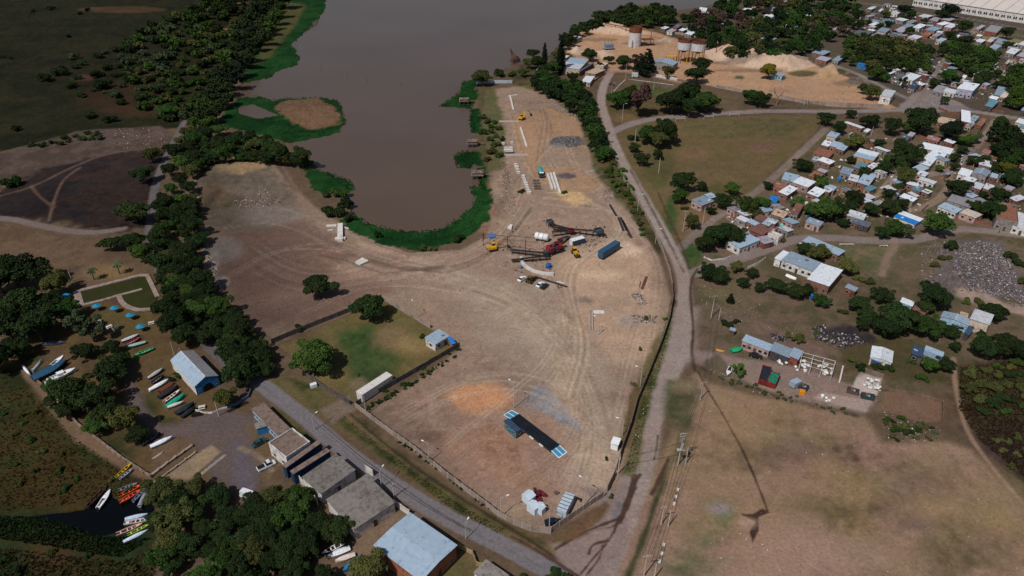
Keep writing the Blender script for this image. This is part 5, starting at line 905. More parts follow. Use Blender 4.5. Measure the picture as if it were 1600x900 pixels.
HB((1516, 498), (1525, 484), (1553, 492), 4.6, 'offwhite', 'cream', 'flat', 'cream two storey house at the end of the long blue grey house', roofs=['offwhite'])
HB((1506, 521), (1513, 509), (1522, 513), 2.6, 'dblue', 'dark', 'mono', 'dark covered yard shed in front of the cream two storey house', cat='shed', name='shed', detail=False)
HB((1406, 473), (1411, 467), (1429, 472), 2.8, 'white', 'lblue', 'mono'); HB((1424, 484), (1436, 475.5), (1455, 482), 2.3, 'rust', 'wood', 'mono', cat='shed', name='shed', desc='low rusty shed', detail=False); HB((1320, 450), (1325, 444.5), (1341, 450), 2.8, 'bgrey', 'redbrick', 'mono')
HB((1499, 497), (1503, 488), (1513, 490), 2.2, 'tan', 'tan', 'flat', cat='shed', name='shed', desc='tan roofed brick shed', detail=False); HB((1140, 516), (1142, 512), (1150, 514), 2, 'lblue', 'wood', 'mono', cat='shed', name='shed', desc='tiny pale roofed shed', detail=False)
# --- works and houses in the north
HB((876, 106), (890, 90), (920, 93), 4.4, 'lblue', 'cream', 'mono', 'white roofed works house with verandah beside the thick cypress', roofs=['offwhite', 'lblue'], nwin=3)
HB((906, 112), (920, 94), (926, 98), 3.6, 'slate', 'brick', 'mono', 'narrow dark roofed lean-to along the works house', cat='lean-to', name='lean_to', detail=False)
HB((908, 128), (912, 117), (929, 119.5), 2.8, 'white', 'cream', 'flat', 'low white flat annex below the works house', cat='annex', name='annex'); HB((929, 103), (934, 96), (951, 99.5), 3.2, 'beige', 'cream', 'flat', 'cream block with a pale flat top right of the works house', par=True)
HB((914, 113), (929, 105), (946, 109), 2.8, 'tan', 'tan', 'flat', 'tan garage wing with dark doorways below the cream block', cat='garage', name='garage', nwin=1)
HB((838, 108), (848, 97), (858, 100), 2.6, 'bgrey', 'white', 'gable', 'little white house with blue grey gable roof by the river hedge', rise=1.4, nwin=0)
HB((881, 60), (891, 54), (909, 57.5), 4, 'offwhite', 'grey', 'mono', 'pale roofed open shed at the river end of the sand plant', cat='shed', name='shed', detail=False)
HB((1017, 98), (1022, 90), (1060, 96.5), 5, 'bgrey', 'grey', 'gable', 'long blue grey works shed in front of the twin silos', cat='works shed', name='works_shed', roofs=['bgrey', 'bgrey'], rise=1.5)
HB((880, 90), (882, 85), (890, 87), 2.6, 'beige', 'cream', 'flat', desc='tiny cream hut'); HB((1206, 117), (1210, 113), (1227, 116.5), 3, 'bgrey', 'lblue', 'mono', 'small blue grey shed beside the yellow green tree on the sand', cat='shed', name='shed')
for a_ in (((1032, 44.5), (1036, 40), (1046, 42.5), 2.8, 'white', 'brick'), ((1042, 49), (1048, 42.5), (1060, 45.5), 2.8, 'lilac', 'white'), ((1051, 43), (1053, 36), (1066, 39), 4.5, 'slate', 'redbrick'), ((1060, 47.5), (1064, 43), (1074, 45.5), 2.8, 'white', 'brick'), ((1070, 53.5), (1076, 46), (1090, 49), 3, 'white', 'grey'), ((1072, 43.5), (1077, 37), (1090, 40), 3, 'teal', 'white'), ((1104, 19.5), (1108, 15), (1134, 22), 4, 'lblue', 'white'), ((1092, 17), (1094, 12), (1105, 12.5), 6, 'white', 'white'), ((1082, 18.5), (1085, 14.5), (1093, 17), 3, 'lblue', 'white'), ((1127, 37.5), (1131, 32), (1138, 34), 2.8, 'lblue', 'grey'),
           ((1160, 15.5), (1166, 12), (1183, 14), 2.8, 'white', 'brick'), ((1195, 11), (1198, 7), (1213, 12), 3, 'lblue', 'white'), ((1193, 25), (1198, 20.5), (1218, 24), 3, 'white', 'lilac'), ((1230, 29), (1238, 22.5), (1246, 25), 3, 'pink', 'brick'), ((1174, 30.5), (1176, 20.5), (1184, 22), 3, 'lblue', 'white'), ((1186, 60.5), (1190, 54), (1201, 56), 2.8, 'lilac', 'brick'), ((1197, 61), (1203, 57), (1214, 60), 2.8, 'lblue', 'white'), ((1241, 67.5), (1247, 63), (1259, 66.5), 2.8, 'lilac', 'brick'), ((1249, 20), (1252, 15.5), (1261, 18), 2.8, 'teal', 'white'), ((1293, 27.5), (1297, 22), (1305, 24), 2.8, 'white', 'grey'), ((1268, 83), (1277, 76), (1298, 80.5), 2.9, 'bgrey', 'brick'), ((1274, 93), (1280, 86.5), (1300, 91), 2.8, 'lilac', 'brick'),
           ((1344, 25), (1346, 19), (1354, 21), 3, 'lblue', 'white'), ((1352, 25.5), (1358, 21), (1367, 24.5), 2.8, 'lilac', 'grey'), ((1353, 33.5), (1362, 28.5), (1377, 33), 2.8, 'bgrey', 'pink'), ((1357, 39), (1364, 32.5), (1376, 36), 2.8, 'white', 'pink'), ((1375, 35), (1380, 29), (1399, 32), 2.8, 'teal', 'grey'), ((1398, 31), (1403, 26.5), (1420, 30.5), 3, 'white', 'grey'), ((1416, 35), (1421, 29.5), (1434, 32.5), 2.8, 'grey', 'pink'), ((1407, 43), (1414, 35.5), (1430, 39), 2.8, 'bgrey', 'grey'), ((1396, 49), (1403, 41), (1421, 44.5), 2.8, 'lilac', 'grey'), ((1426, 43), (1432, 35.5), (1448, 39), 3, 'white', 'white'), ((1445, 47), (1451, 40), (1463, 43), 2.8, 'bgrey', 'brick'), ((1370, 49), (1376, 43), (1392, 45.5), 2.8, 'bgrey', 'pink'), ((1361, 56), (1368, 49.5), (1383, 53), 2.8, 'bgrey', 'brick'), ((1334, 52), (1340, 46.5), (1363, 50), 2.8, 'slate', 'grey'), ((1300, 46.5), (1306, 41), (1321, 44.5), 2.8, 'lblue', 'brick'), ((1312, 48.5), (1318, 42), (1330, 45), 2.8, 'offwhite', 'grey'), ((1375, 68), (1380, 62.5), (1396, 66), 2.8, 'teal', 'grey'), ((1396, 66), (1400, 60.5), (1412, 63.5), 2.8, 'grey', 'white'), ((1418, 59), (1423, 52.5), (1442, 57), 2.8, 'offwhite', 'beige' if 0 else 'cream'), ((1440, 55.5), (1443, 48), (1458, 51), 2.6, 'orange', 'orange'), ((1392, 21), (1396, 16), (1409, 18), 3, 'offwhite', 'white'), ((1355, 14), (1358, 10), (1368, 12), 2.8, 'white', 'grey'), ((1372, 17.5), (1375, 13), (1381, 14), 2.8, 'white', 'grey'), ((1434, 26), (1440, 20.5), (1458, 24.5), 2.8, 'offwhite', 'redbrick'), ((1452, 31), (1457, 26), (1471, 29), 2.8, 'lilac', 'grey'), ((1463, 38), (1470, 31.5), (1486, 36), 2.8, 'white', 'grey'), ((1447, 46.5), (1453, 39.5), (1472, 44), 2.8, 'bgrey', 'grey'), ((1475, 42.5), (1480, 35), (1497, 38.5), 3, 'white', 'pink'), ((1470, 31), (1476, 26), (1493, 29.5), 2.8, 'lilac', 'redbrick'), ((1462, 64), (1468, 58.5), (1480, 61), 2.8, 'lblue', 'cream'), ((1490, 61), (1494, 53.5), (1501, 55), 2.8, 'white', 'grey'), ((1456, 56), (1461, 49), (1474, 52), 2.8, 'lilac', 'pink'), ((1523, 65), (1528, 60), (1541, 62.5), 2.8, 'white', 'grey'), ((1541, 65), (1545, 60.5), (1554, 62), 2.8, 'beige', 'brick'), ((1553, 67), (1558, 61), (1575, 64), 2.8, 'bgrey', 'pink'), ((1570, 71), (1576, 65), (1591, 68.5), 2.8, 'white', 'pink'), ((1545, 75), (1550, 68.5), (1565, 71.5), 2.8, 'lblue', 'white'), ((1571, 83), (1576, 74), (1594, 77.5), 3, 'white', 'grey'), ((1588, 88), (1594, 80.5), (1612, 84), 2.8, 'lilac', 'redbrick'), ((1590, 70), (1596, 64), (1612, 67), 2.8, 'offwhite', 'grey'),
           ((1447, 107), (1451, 102), (1463, 104), 2.8, 'bgrey', 'brick'), ((1456, 143), (1464, 133), (1482, 136.5), 2.7, 'grey', 'grey'), ((1474, 144), (1478, 138), (1496, 141), 2.6, 'offwhite', 'white'), ((1538, 166), (1545, 154), (1561, 158), 2.9, 'teal', 'dark'), ((1553, 149), (1558, 135), (1576, 138), 2.8, 'bgrey', 'brick'), ((1545, 154), (1548, 149.5), (1561, 152), 2.8, 'white', 'grey'), ((1562, 152), (1567, 144), (1577, 146), 2.8, 'beige', 'pink'), ((1543, 104), (1549, 95), (1560, 97.5), 2.8, 'white', 'teal'), ((1505, 96), (1508, 91), (1519, 93), 2.8, 'lilac', 'redbrick'), ((1521, 117), (1523, 112), (1534, 114), 2.8, 'offwhite', 'white'), ((1503, 121.5), (1505, 117), (1511, 118), 3.4, 'white', 'white'), ((1570, 99), (1571, 93), (1579, 95), 2.8, 'offwhite', 'brick'), ((1592, 106), (1594, 99), (1607, 102), 3, 'redbrick' if 0 else 'rust', 'redbrick'), ((1595, 173), (1602, 160), (1612, 162), 2.8, 'bgrey', 'dark'),
           ((1300, 94.5), (1306, 85.5), (1320, 89), 3.4, 'bgrey', 'grey'), ((1392, 104), (1398, 95), (1412, 98.5), 2.8, 'offwhite', 'brick'), ((1388, 115), (1391, 108), (1400, 112), 2.8, 'white', 'white'), ((1409, 123), (1421, 114), (1440, 118), 2.8, 'white', 'white'), ((1399, 121), (1404, 115.5), (1416, 117), 2.7, 'slate', 'grey'), ((1419, 138), (1424, 128), (1437, 131), 2.9, 'dblue', 'pink'), ((1433, 132), (1437, 128), (1447, 131), 2.8, 'white', 'brick'), ((1538, 49), (1544, 38.5), (1567, 42), 4, 'grey', 'redbrick'), ((1524, 45), (1530, 38), (1540, 40), 3, 'lilac', 'pink')):
    house(*a_, style='mono', nwin=1)
HB((1339, 100.5), (1341, 95), (1369, 100.5), 3, 'tarp', 'blue', 'mono', 'house wrapped in bright blue tarpaulin beside the village street', roofs=['tarp', 'tarp', 'white'])
HB((1495, 138), (1505, 127), (1531, 131.5), 5.5, 'white', 'lilac', 'flat', 'big white roofed hall with lilac grey walls above the village road', cat='hall', name='hall', rise=0)
o, c, a, X, Y = house((1375, 149.5), (1381, 138.5), (1400, 142), 5.0, 'offwhite', 'white', 'flat', 'white chapel like building with a dark cross mark on its end wall', cat='building', name='building', detail=False)
to = Vector((-c.x, -c.y)).normalized()
nx, ny = max(((0, -1), (0, 1), (1, 0), (-1, 0)), key=lambda q: Vector((q[0] * math.cos(a) - q[1] * math.sin(a), q[0] * math.sin(a) + q[1] * math.cos(a))).dot(Vector((to.x - .5, to.y)).normalized()))
m = MB(); rz = math.atan2(ny, nx) + math.pi / 2
m.box((nx * (X + .04), ny * (Y + .04), 2.6), (.45, .06, 2.4), rz=rz); m.box((nx * (X + .05), ny * (Y + .05), 2.9), (2.4, .06, .45), rz=rz); m.box((nx * (X + .05), ny * (Y + .05), 1.7), (1.2, .06, .35), rz=rz); m.build('cross_mark', mat('dark_grey_paint', (70, 72, 84)), o)
# --- small houses packed between the others
def pack(poly, n_, h0, ang):
    xs = [p[0] for p in poly]; ys = [p[1] for p in poly]; k = t = 0
    while k < n_ and t < 4000:
        t += 1; x, y = RNG.uniform(min(xs), max(xs)), RNG.uniform(min(ys), max(ys))
        if not inpoly(x, y, poly): continue
        g = G(x, y); lx, ly = RNG.uniform(4.5, 8), RNG.uniform(3.2, 5.2); r_ = max(lx, ly) / 2
        if any((g.x - a) ** 2 + (g.y - b_) ** 2 < (r_ + c_ * .85) ** 2 for a, b_, c_ in FOOT) or any((g.x - a) ** 2 + (g.y - b_) ** 2 < (r_ * .6 + c_ * .5) ** 2 for a, b_, c_ in TREES): continue
        j = min(NYG - 1, int(np.searchsorted(GYW, g.y))); i = int(np.searchsorted(WX[j * NXG:(j + 1) * NXG], g.x))
        if REGN[REG[j * NXG + min(i, NXG - 1)]] != 'village_ground': continue
        a = ang + RNG.uniform(-.15, .15) + RNG.choice((0, 1.571)); u = Vector((math.cos(a), math.sin(a), 0)) * lx / 2; v = Vector((-math.sin(a), math.cos(a), 0)) * ly / 2; h = h0 + RNG.uniform(-.3, .3)
        def pj(p): d = p - Vector((0, 0, CAM_H)); zc = d.y * CT - d.z * ST; return (800 + FPX * d.x / zc, 450 - FPX * (d.y * ST + d.z * CT) / zc)
        p0 = Vector((g.x, g.y, h)); house(pj(p0 - u - v), pj(p0 + u - v), pj(p0 + u + v), h, RNG.choice(('white', 'offwhite', 'bgrey', 'lblue', 'grey', 'lilac', 'offwhite', 'teal', 'slate', 'white', 'bgrey', 'grey')), RNG.choice(('brick', 'grey', 'pink', 'white', 'redbrick', 'cream', 'tan')), 'mono', nwin=1); k += 1
pack([(1310, 18), (1380, 8), (1505, 30), (1505, 64), (1380, 62), (1320, 56)], 26, 2.8, -.75); pack([(1515, 58), (1612, 72), (1612, 104), (1560, 90), (1520, 70)], 8, 2.8, -.75); pack([(1200, 275), (1290, 208), (1480, 200), (1600, 270), (1600, 330), (1500, 345), (1330, 335), (1205, 350)], 24, 2.6, .55); pack([(1390, 100), (1450, 110), (1430, 145), (1392, 130)], 5, 2.7, .55); pack([(1440, 90), (1612, 100), (1612, 172), (1540, 170), (1460, 150)], 14, 2.7, .6); pack([(1170, 5), (1290, 5), (1300, 60), (1180, 62)], 14, 2.9, -.7); pack([(1140, 330), (1215, 335), (1250, 352), (1195, 388)], 6, 2.6, .5)
# --- grain store at the top right: a long white wall with windows in pairs and a pale ribbed roof
def grain_store():
    p0 = G(1425, 9).xy; p1 = G(1690, 51).xy; d = (p1 - p0); L_ = d.length; d.normalize(); nrm = Vector((-d.y, d.x)); nrm = nrm if nrm.y > 0 else -nrm
    c = p0 + d * L_ / 2; o = thing('grain_store', 'huge pale grain store with paired dark windows at the top right corner', 'warehouse', (c.x, c.y, 0), math.atan2(d.y, d.x)); W_ = 70; H = 8
    m = MB(); m.box((0, W_ / 2, H / 2), (L_, W_, H)); m.build('wall', wallmat('white'), o)
    rs = mat('grain_store_roof', (196, 186, 178), rough=.6, var=.06, scale=.15); n_ = int(L_ / 11)
    for i in range(n_):
        q = MB(); x0 = -L_ / 2 + i * L_ / n_; x1 = x0 + L_ / n_ - .5; q.add([(x0, -.6, H), (x1, -.6, H), (x1, W_ * .55, H + 13), (x0, W_ * .55, H + 13), (x0, -.6, H + .25), (x1, -.6, H + .25), (x1, W_ * .55, H + 13.25), (x0, W_ * .55, H + 13.25)], [(4, 5, 6, 7), (0, 1, 5, 4), (1, 2, 6, 5), (2, 3, 7, 6), (3, 0, 4, 7)]); q.build('roof_sheet', rs, o)
    q = MB(); q.add([(-L_ / 2, -.5, H - .05), (L_ / 2, -.5, H - .05), (L_ / 2, W_ * .55, H + 12.9), (-L_ / 2, W_ * .55, H + 12.9)], [(0, 1, 2, 3)]); q.build('roof_deck', mat('roof_seam', (120, 112, 108)), o)
    k = int(L_ / 5.5)
    for i in range(k):
        for s in (-1.0, 1.0): window_parts(o, (-L_ / 2 + (i + .5) * L_ / k + s, -.02, 3.6), 0, 1.4, 2.2)
grain_store()
def railcar(px, py, px2, py2, label):
    a = G(px, py).xy; b_ = G(px2, py2).xy; c = (a + b_) / 2; L_ = (b_ - a).length; o = thing('railway_wagon', label, 'railway wagon', (c.x, c.y, 0), math.atan2((b_ - a).y, (b_ - a).x), 'green and white railway wagons')
    m = MB(); m.box((0, 0, 2.4), (L_, 3, 2.6)); m.build('body', mat('green_wagon_paint', (34, 140, 110), rough=.5, var=.06), o)
    m = MB(); m.box((0, 0, 3.85), (L_ * .98, 2.7, .3)); m.build('roof', mat('white_wagon_paint', (206, 214, 212), rough=.5, var=.05), o)
    m = MB(); m.box((0, 0, 1.0), (L_ * 1.0, 3.06, .5)); m.build('skirt', mat('white_wagon_paint', (206, 214, 212)), o)
    w_ = MB(); w_.cyl((0, -1.2, .45), (0, 1.2, .45), .45, 10); me = w_.mesh('wheel_set', mat('dark_steel', (48, 44, 46)))
    for s in (-.38, -.3, .3, .38): link('wheel_set', me, o).location = (s * L_, 0, 0)
    for s in (-.3, -.1, .1, .3): window_parts(o, (s * L_, -1.52, 2.8), 0, 1.2, .8)
railcar(1499, 18, 1516, 21, 'left green railway wagon before the grain store'); railcar(1518, 21, 1535, 24.5, 'right green and white railway wagon before the grain store')
# ------------------------------------------------------------------ walls and fences
def zof(px, pb, pt):
    "height of a thing whose foot is at pb and whose top is at pt"
    g = G(px, pb); y = -(pt - 450) / FPX; return CAM_H + (-ST + y * CT) / (CT + y * ST) * g.y
WALLMESH = {}
def panel_wall(pts, h, label, mt, plen=2.6, th=.12, name='wall', cat='wall', post=.22, postm=None, group=None, gap=0):
    q = [G(*p).xy for p in pts]; o = thing(name, label, cat, (q[0].x, q[0].y, 0), 0, group); q0 = q[0]
    km = (h, th, mt.name); postm = postm or mt
    if km not in WALLMESH:
        m = MB(); m.box((.5, 0, h / 2 - .15), (1 - gap, th, h - .1)); pm = m.mesh('panel', mt)
        m = MB(); m.box((0, 0, h / 2 - .1), (post, post, h + .1)); WALLMESH[km] = (pm, m.mesh('post', postm))
    pm, qm = WALLMESH[km]; cnt = 0
    for a, b_ in zip(q[:-1], q[1:]):
        d = b_ - a; n = max(1, round(d.length / plen)); ang = math.atan2(d.y, d.x); st = d.length / n
        for i in range(n):
            p = a + d * i / n - q0
            e = link('panel', pm, o); e.location = (p.x, p.y, RNG.uniform(-.04, .04)); e.rotation_euler = (0, 0, ang); e.scale = (st, 1, 1)
            e = link('post', qm, o); e.location = (p.x, p.y, 0); e.rotation_euler = (0, 0, ang)
    p = q[-1] - q0; e = link('post', qm, o); e.location = (p.x, p.y, 0)
    return o
WC = mat('precast_concrete', (150, 134, 124), var=.14, scale=1.2, rnd=.1, dirt=(108, 92, 80), dirt_amt=.45); WCP = mat('precast_post', (168, 152, 142), var=.1, rnd=.1)
WD = mat('dark_block_wall', (92, 84, 82), var=.15, rnd=.08, dirt=(64, 58, 56)); WB = mat('brown_block_wall', (122, 104, 94), var=.15, rnd=.1, dirt=(88, 72, 62)); WW = mat('white_wall_paint', (206, 200, 194), var=.08, rnd=.08, dirt=(150, 140, 132)); WK = mat('red_brick_wall', (140, 84, 64), var=.15, rnd=.12, dirt=(104, 68, 56)); WO = mat('weathered_wood', (112, 92, 76), var=.2, rnd=.25)
panel_wall([(425, 537), (482, 513), (540, 490), (597, 467)], 2.1, 'dark block wall along the upper left side of the grass lot', WD, post=.2)
panel_wall([(597, 467), (640, 493), (672, 513)], 2.1, 'pale concrete wall from the big corner tree to the white hut', WC, postm=WCP)
panel_wall([(718, 542), (660, 576), (600, 610), (556, 635)], 2.1, 'dark wall behind the long white trailer on the grass lot', WD)
panel_wall([(474, 585), (510, 610), (547, 632)], 1.8, 'short dark wall with gate on the road side of the grass lot', WD)
panel_wall([(556, 637), (597, 668), (650, 706), (700, 747), (760, 792), (779, 807), (803, 820), (829, 830), (860, 834)], 2.2, 'long concrete panel wall between the asphalt road and the yard', WC, postm=WCP)
panel_wall([(861, 832), (900, 805), (943, 776)], 2.2, 'concrete wall beside the parked dark car and grey container', WC, postm=WCP)
panel_wall([(949, 768), (955, 755), (961, 742)], 2.4, 'low brown gate wall at the yard entrance by the junction', WB)
panel_wall([(963, 735), (973, 700), (985, 668), (995, 630), (1015, 583), (1035, 533), (1046, 500), (1051, 470), (1050, 448)], 2.3, 'brown block wall along the lower dirt road', WB)
panel_wall([(1050, 446), (1046, 425), (1036, 396), (1020, 358), (1000, 322), (975, 283), (958, 243), (953, 226)], 1.9, 'grey fence wall along the upper dirt road beside the hedge', WC, postm=WCP, plen=3.2)
panel_wall([(1119, 137), (1160, 144)], 2.2, 'short concrete wall between sand plant and round trees', WC, plen=3.5); panel_wall([(1216, 153), (1260, 162), (1320, 166), (1379, 168)], 2.4, 'long pale concrete wall in front of the sand plant', WC, plen=4, postm=WCP)
panel_wall([(1007, 116.5), (1022, 119), (1035, 122), (1058, 126)], 2.2, 'white panel wall in front of the blue grey works shed', WW, plen=3.2); panel_wall([(745, 131), (770, 130), (800, 130)], 2.4, 'bluish white sheet fence along the north edge of the yard', mat('blue_white_sheet', (168, 176, 186), rnd=.18), plen=3.4)
panel_wall([(1041, 51), (1060, 54), (1080, 57), (1104, 62), (1122, 68)], 2.2, 'concrete wall behind the sand heaps under the tin houses', WC, plen=4); panel_wall([(1148, 71), (1180, 78), (1215, 84), (1262, 94)], 2.2, 'grey wall along the wooded edge of the sand heaps', WC, plen=4)
panel_wall([(54, 592), (72, 608), (122, 664), (190, 716), (236, 746)], 1.0, 'low sea wall between the boat yard and the marsh', mat('sea_wall', (132, 112, 100), var=.2, rnd=.12, dirt=(96, 78, 66)), th=.5, post=.5)
panel_wall([(236, 745), (262, 725), (300, 698)], .8, 'low quay wall beside the slipway', WC, th=.7, post=.7); panel_wall([(238, 757), (262, 740), (305, 708)], .6, 'outer quay wall along the slipway edge', WC, th=.5, post=.5)
panel_wall([(304, 641), (318, 646), (332, 646), (346, 640), (356, 637)], .7, 'low white curved wall in front of the boat house', WW, plen=1.6, th=.25); panel_wall([(356, 638), (372, 632), (388, 622), (392, 612)], 1.2, 'blue grey gate wall right of the boat house', mat('blue_grey_paint', (84, 108, 136), rnd=.25), plen=1.6)
panel_wall([(912, 136), (928, 128), (946, 116)], 1.5, 'dark boundary wall of the tan garage along the lane', WK, plen=3); panel_wall([(982, 124), (1015, 128), (1052, 133)], .4, 'white kerb line along the top of the triangle meadow', WW, plen=3, th=.4, post=.4); panel_wall([(977, 125), (968, 133), (959, 143)], .4, 'white kerb line beside the lane of the triangle meadow', WW, plen=3, th=.4, post=.4)
panel_wall([(572, 737), (583, 744)], 2.6, 'short white wall at the road between the two grey sheds', WW, post=.25); panel_wall([(617, 790), (640, 806)], 2.4, 'white wall joining the lower grey shed to the warehouse', WW); panel_wall([(717, 856), (738, 866), (745, 884), (768, 888)], 1.6, 'broken yellowish fence right of the warehouse', mat('yellowish_boards', (150, 132, 96), rnd=.3), plen=1.5)
panel_wall([(470, 755), (485, 772), (497, 790)], 2.8, 'white end wall of the upper grey shed facing the grove', WW); panel_wall([(552, 812), (556, 828), (560, 838)], 2.4, 'crumbling white wall stub at the lower shed corner', WW)
for k, (pl, lb, mt, hh) in enumerate((([(1195, 406), (1183, 414), (1168, 420)], 'pale garden wall in front of the house with the palm shrub', WW, 1.3), ([(1499, 341), (1520, 347), (1545, 352)], 'low brick wall along the road below the pink house', WK, 1.2), ([(1465, 333), (1482, 338), (1499, 342)], 'low brick wall along the road below the white walled house', WK, 1.2), ([(1374, 611), (1400, 612), (1440, 620), (1472, 630)], 'grey board fence along the upper edge of the corral', WO, 1.2), ([(1472, 630), (1473, 645), (1471, 660)], 'dark board fence on the right edge of the corral', WO, 1.3), ([(1344, 578), (1362, 584), (1380, 590)], 'brown wall behind the concrete slab with white bags', WB, 1.6), ([(1100, 403), (1112, 408), (1134, 405), (1146, 400)], 'white post fence around the front garden of the blue grey house', WW, .9), ([(1286, 181), (1284, 191), (1276, 205)], 'thin fence at the meadow corner by the village lane', WO, 1.0), ([(1430, 205), (1436, 214), (1450, 219)], 'brick yard wall below the large spreading tree', WK, 1.5), ([(1300, 105), (1320, 118), (1352, 132)], 'dark fence along the lane beside the sand heaps', WO, 1.2), ([(1466, 170), (1480, 176), (1496, 180)], 'brick wall along the road behind the tan long roof', WK, 1.4), ([(1534, 170), (1556, 174), (1568, 176)], 'red and white wall below the teal roofed house', WK, 1.2), ([(1240, 283), (1262, 290), (1290, 285)], 'brown yard wall behind the white tin roofs', WB, 1.4), ([(1345, 298), (1360, 302), (1368, 296)], 'brick wall at the corner of the light blue roofed house', WK, 1.3), ([(1180, 388), (1200, 380), (1218, 372)], 'pale street wall below the rusty roofs', WB, 1.2), ([(1450, 322), (1440, 330), (1450, 338)], 'dark fence at the bend of the short village lane', WO, 1.1), ([(1400, 300), (1395, 312), (1408, 316)], 'crooked board fence beside the dark blue shack', WO, 1.1))):
    panel_wall(pl, hh, lb, mt, plen=2.2, name='fence' if mt is WO else 'wall', cat='fence' if mt is WO else 'wall')
# ------------------------------------------------------------------ poles, lamps, wires
POLEM = mat('concrete_pole', (176, 168, 160), var=.08, rnd=.1); STEEL = mat('galvanised_steel', (150, 152, 154), rough=.5, var=.08); DSTEEL = mat('dark_steel', (48, 44, 46), rough=.6); LAMPW = mat('lamp_housing_white', (228, 228, 222), rough=.4)
RUST = mat('rusty_steel', (112, 66, 46), var=.3, scale=2, rnd=.15, dirt=(70, 46, 38)); YEL = mat('yellow_machine_paint', (206, 152, 26), rough=.5, var=.12, dirt=(128, 98, 50), dirt_amt=.35); BLK = mat('black_rubber', (26, 25, 26), rough=.9)
def lamp(px, pb, pt, label, az=0.6, arm=1.6):
    h = max(5, zof(px, pb, pt)); o = thing('street_lamp', label, 'street lamp', (*G(px, pb).xy, 0), az, 'street lamps')
    m = MB(); m.tube([(0, 0, -.1), (0, 0, h * .6), (0, 0, h)], [.13, .11, .08], 8); m.build('pole', POLEM, o); m = MB(); m.tube([(0, 0, h - .05), (arm * .5, 0, h + .3), (arm, 0, h + .38)], .05, 6); m.build('arm', STEEL, o); m = MB(); m.box((arm + .2, 0, h + .38), (.75, .3, .16)); m.build('lamp_head', LAMPW, o); return o
def upole(px, pb, pt, label, cross=1, az=0.0, trafo=False):
    h = max(5, zof(px, pb, pt)); o = thing('utility_pole', label, 'utility pole', (*G(px, pb).xy, 0), az, 'utility poles')
    m = MB(); m.tube([(0, 0, -.1), (0, 0, h)], [.18, .11], 8); m.build('pole', POLEM, o)
    for k in range(cross):
        z = h - .25 - k * .9; m = MB(); m.box((0, -.14, z), (2.2, .14, .16)); c = m.build('crossarm', POLEM, o); i = MB()
        for x in (-1, -.35, .35, 1): i.tube([(x, -.14, z + .08), (x, -.14, z + .3)], [.06, .03], 6)
        i.build('insulators', mat('insulator_brown', (90, 70, 62)), c)
    if trafo:
        m = MB(); m.cyl((.45, -.1, h * .52), (.45, -.1, h * .66), .38, 12); m.build('transformer', STEEL, o); m = MB(); m.box((0, -.12, h * .5), (2.0, .9, .12)); m.build('platform', POLEM, o); m = MB(); m.cyl((-.5, -.1, h * .74), (-.5, -.1, h * .8), .16, 8); m.box((.4, -.15, h * .82), (.3, .3, .5)); m.build('switchgear', STEEL, o)
        e = thing('', '', None) if 0 else None
    return o
for a in ((596.5, 762, 737, 'street lamp on the asphalt road beside the lower grey shed', 1.2), (491.5, 672, 656, 'street lamp on the asphalt road above the white club house', 1.0), (728, 842, 825, 'street lamp on the asphalt road beside the warehouse corner', 1.2), (671, 721, 694, 'yard lamp behind the panel wall opposite the upper shed', 2.6), (783, 808, 779, 'yard lamp behind the panel wall left of the white tents', .4), (858, 831, 794, 'lamp post standing over the parked dark car', 2.8), (913, 789, 751, 'tall lamp post right of the grey container', 2.5), (1000, 604, 575, 'lamp post inside the brown wall beside dry weeds', 2.9), (972, 680, 656, 'lamp post inside the brown wall near the white cabin box', 2.9), (935, 523, 496, 'lamp post on the yard below the grey rubble', 2.9), (572, 647, 621, 'lamp pole at the end of the long white trailer', 2.2), (650, 497, 474, 'lamp pole outside the pale wall near the white hut', 2.2), (803, 638, 599, 'tall lamp post behind the weighbridge', 2.4), (996, 330, 305, 'lamp post by the fence wall on the upper dirt road', .2), (1024, 380, 359, 'lamp post by the fence wall at the road bend', .2), (972, 190, 163, 'white lamp post on the triangle meadow before the reddish tree', .3), (977, 126, 100, 'tall pole at the lane corner before the small truck', .3), (955, 150, 131, 'white post beside the lane left of the triangle meadow', .3), (1021, 140, 122, 'thin white post on the triangle meadow kerb', .3)): lamp(*a)
